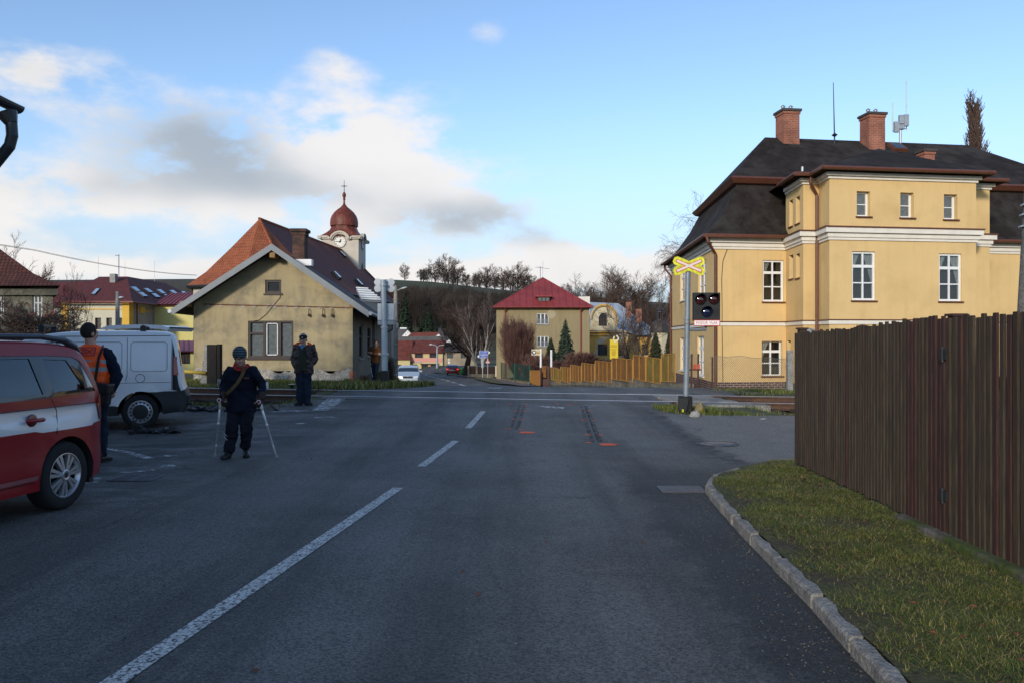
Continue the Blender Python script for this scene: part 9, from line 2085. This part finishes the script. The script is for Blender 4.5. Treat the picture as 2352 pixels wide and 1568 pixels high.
a=g2(316,992); e_=empty('plastic_block',(a[0],a[1],H(*a)),'upright dark plastic block standing among the wreckage by the van wheel','debris block'); mb=MB(); mb.bx(a[0]-.10,a[0]+.08,a[1]-.05,a[1]+.05,H(*a),H(*a)+.14); mb.bx(a[0]-.10,a[0]-.05,a[1]-.05,a[1]+.05,H(*a)+.14,H(*a)+.22); mb.build('block',BLACKP,e_,bevel=.015)
e_=empty('plastic_strip',G(430,925),'long dark plastic strip lying from the van corner towards the rubble','debris strip'); mb=MB(); p=[G(425,916,.2),G(440,928,.05),G(455,937,.03)]; mb.tube(p,.025,5); p=[G(446,931,.03),G(475,940,.03),G(492,943,.02)]; mb.tube(p,.03,5); mb.build('strip',BLACKP,e_)
def rock(name,label,px,py,s,m,seed,sc=(1,1,1)):
    a=G(px,py); e_=empty(name,a,label,'stone'); rr=random.Random(seed); mb=MB(); mb.ell((0,0,0),1,1,1,10,7); mb.v=[(a.x+x*s*sc[0]*rr.uniform(.75,1.15),a.y+y*s*sc[1]*rr.uniform(.75,1.15),a.z+s*sc[2]*.45+z*s*sc[2]*rr.uniform(.75,1.15)) for x,y,z in mb.v]; mb.build('rock',m,e_,smooth=True,angle=35)
rock('stone','lichen-yellowed boulder beside the near signal foot',1607,948,.13,mat('lichen_stone',(.22,.18,.11),.95,.3,8,bump=.8,bs=20,col2=(.17,.14,.025),thr=(.45,.55),vs2=5),1,(1,1,1.25)); rock('stone','pale flat stone lying in the grass in front of the boulder',1597,956,.10,CONC,2,(1.2,.7,.9)); rock('stone','small white stone at the grass edge near the plank fence',1752,962,.035,CONC,3,(2.2,1,.5))
# overhead wires left
for k in (0,1):
    a=W(80,574+2*k,44); b_=W(452,632+1.0*k,66); pts=[a.lerp(b_,t)-Vector((0,0,.25*4*t*(1-t))) for t in np.linspace(0,1,14)]; a2=W(-400,500+2*k,28); mb=MB(); mb.tube([a2]+pts,.010+.002*k,4); o=mb.build('overhead_wire',BLACKP); tag(o,['upper of two thin wires crossing the sky left of the church','lower of two thin wires crossing the sky left of the church'][k],'wire','overhead wires')
# red/white barrier things by the near post
a=W(1590,822,28.5); e_=empty('handrail',(a.x,28.5,H(a.x,28.5)),'low red and white railing behind the near signal post','railing')
Yh=28.5; ph=lambda x,y:W(x,y,Yh); mb=MB()
for x in (1587.5,1603): mb.tube([(ph(x,0).x,Yh,H(ph(x,0).x,Yh)-.1),(ph(x,0).x+.02,Yh,ph(0,812).z)],.035,8)
mb.bx(ph(1582,0).x,ph(1610,0).x,Yh-.05,Yh,ph(0,850).z,ph(0,847).z); mb.build('frame',RP,e_); 
for x0,x1 in ((1591,1597),(1599,1606)): mb=MB(); mb.bx(ph(x0,0).x,ph(x1,0).x,Yh-.12,Yh-.06,ph(0,847).z,ph(0,835).z); mb.build('red_block',mat('faded_red',(.45,.08,.04),.7,.2),e_,bevel=.01)
# guard rail near the oncoming car
a=W(905,866,40); e_=empty('guard_rail',(a.x,40,H(a.x,40)),'thin white guard rail between far signal and oncoming car','railing'); pr2=lambda x,y:W(x,y,40); mb=MB(); mb.tube([pr2(893,862),pr2(912,859)],.035,6); 
for x in (896,911): mb.tube([(pr2(x,0).x,40,-1.2),pr2(x,860)],.03,6)
mb.build('rail_tube',SGREY,e_)
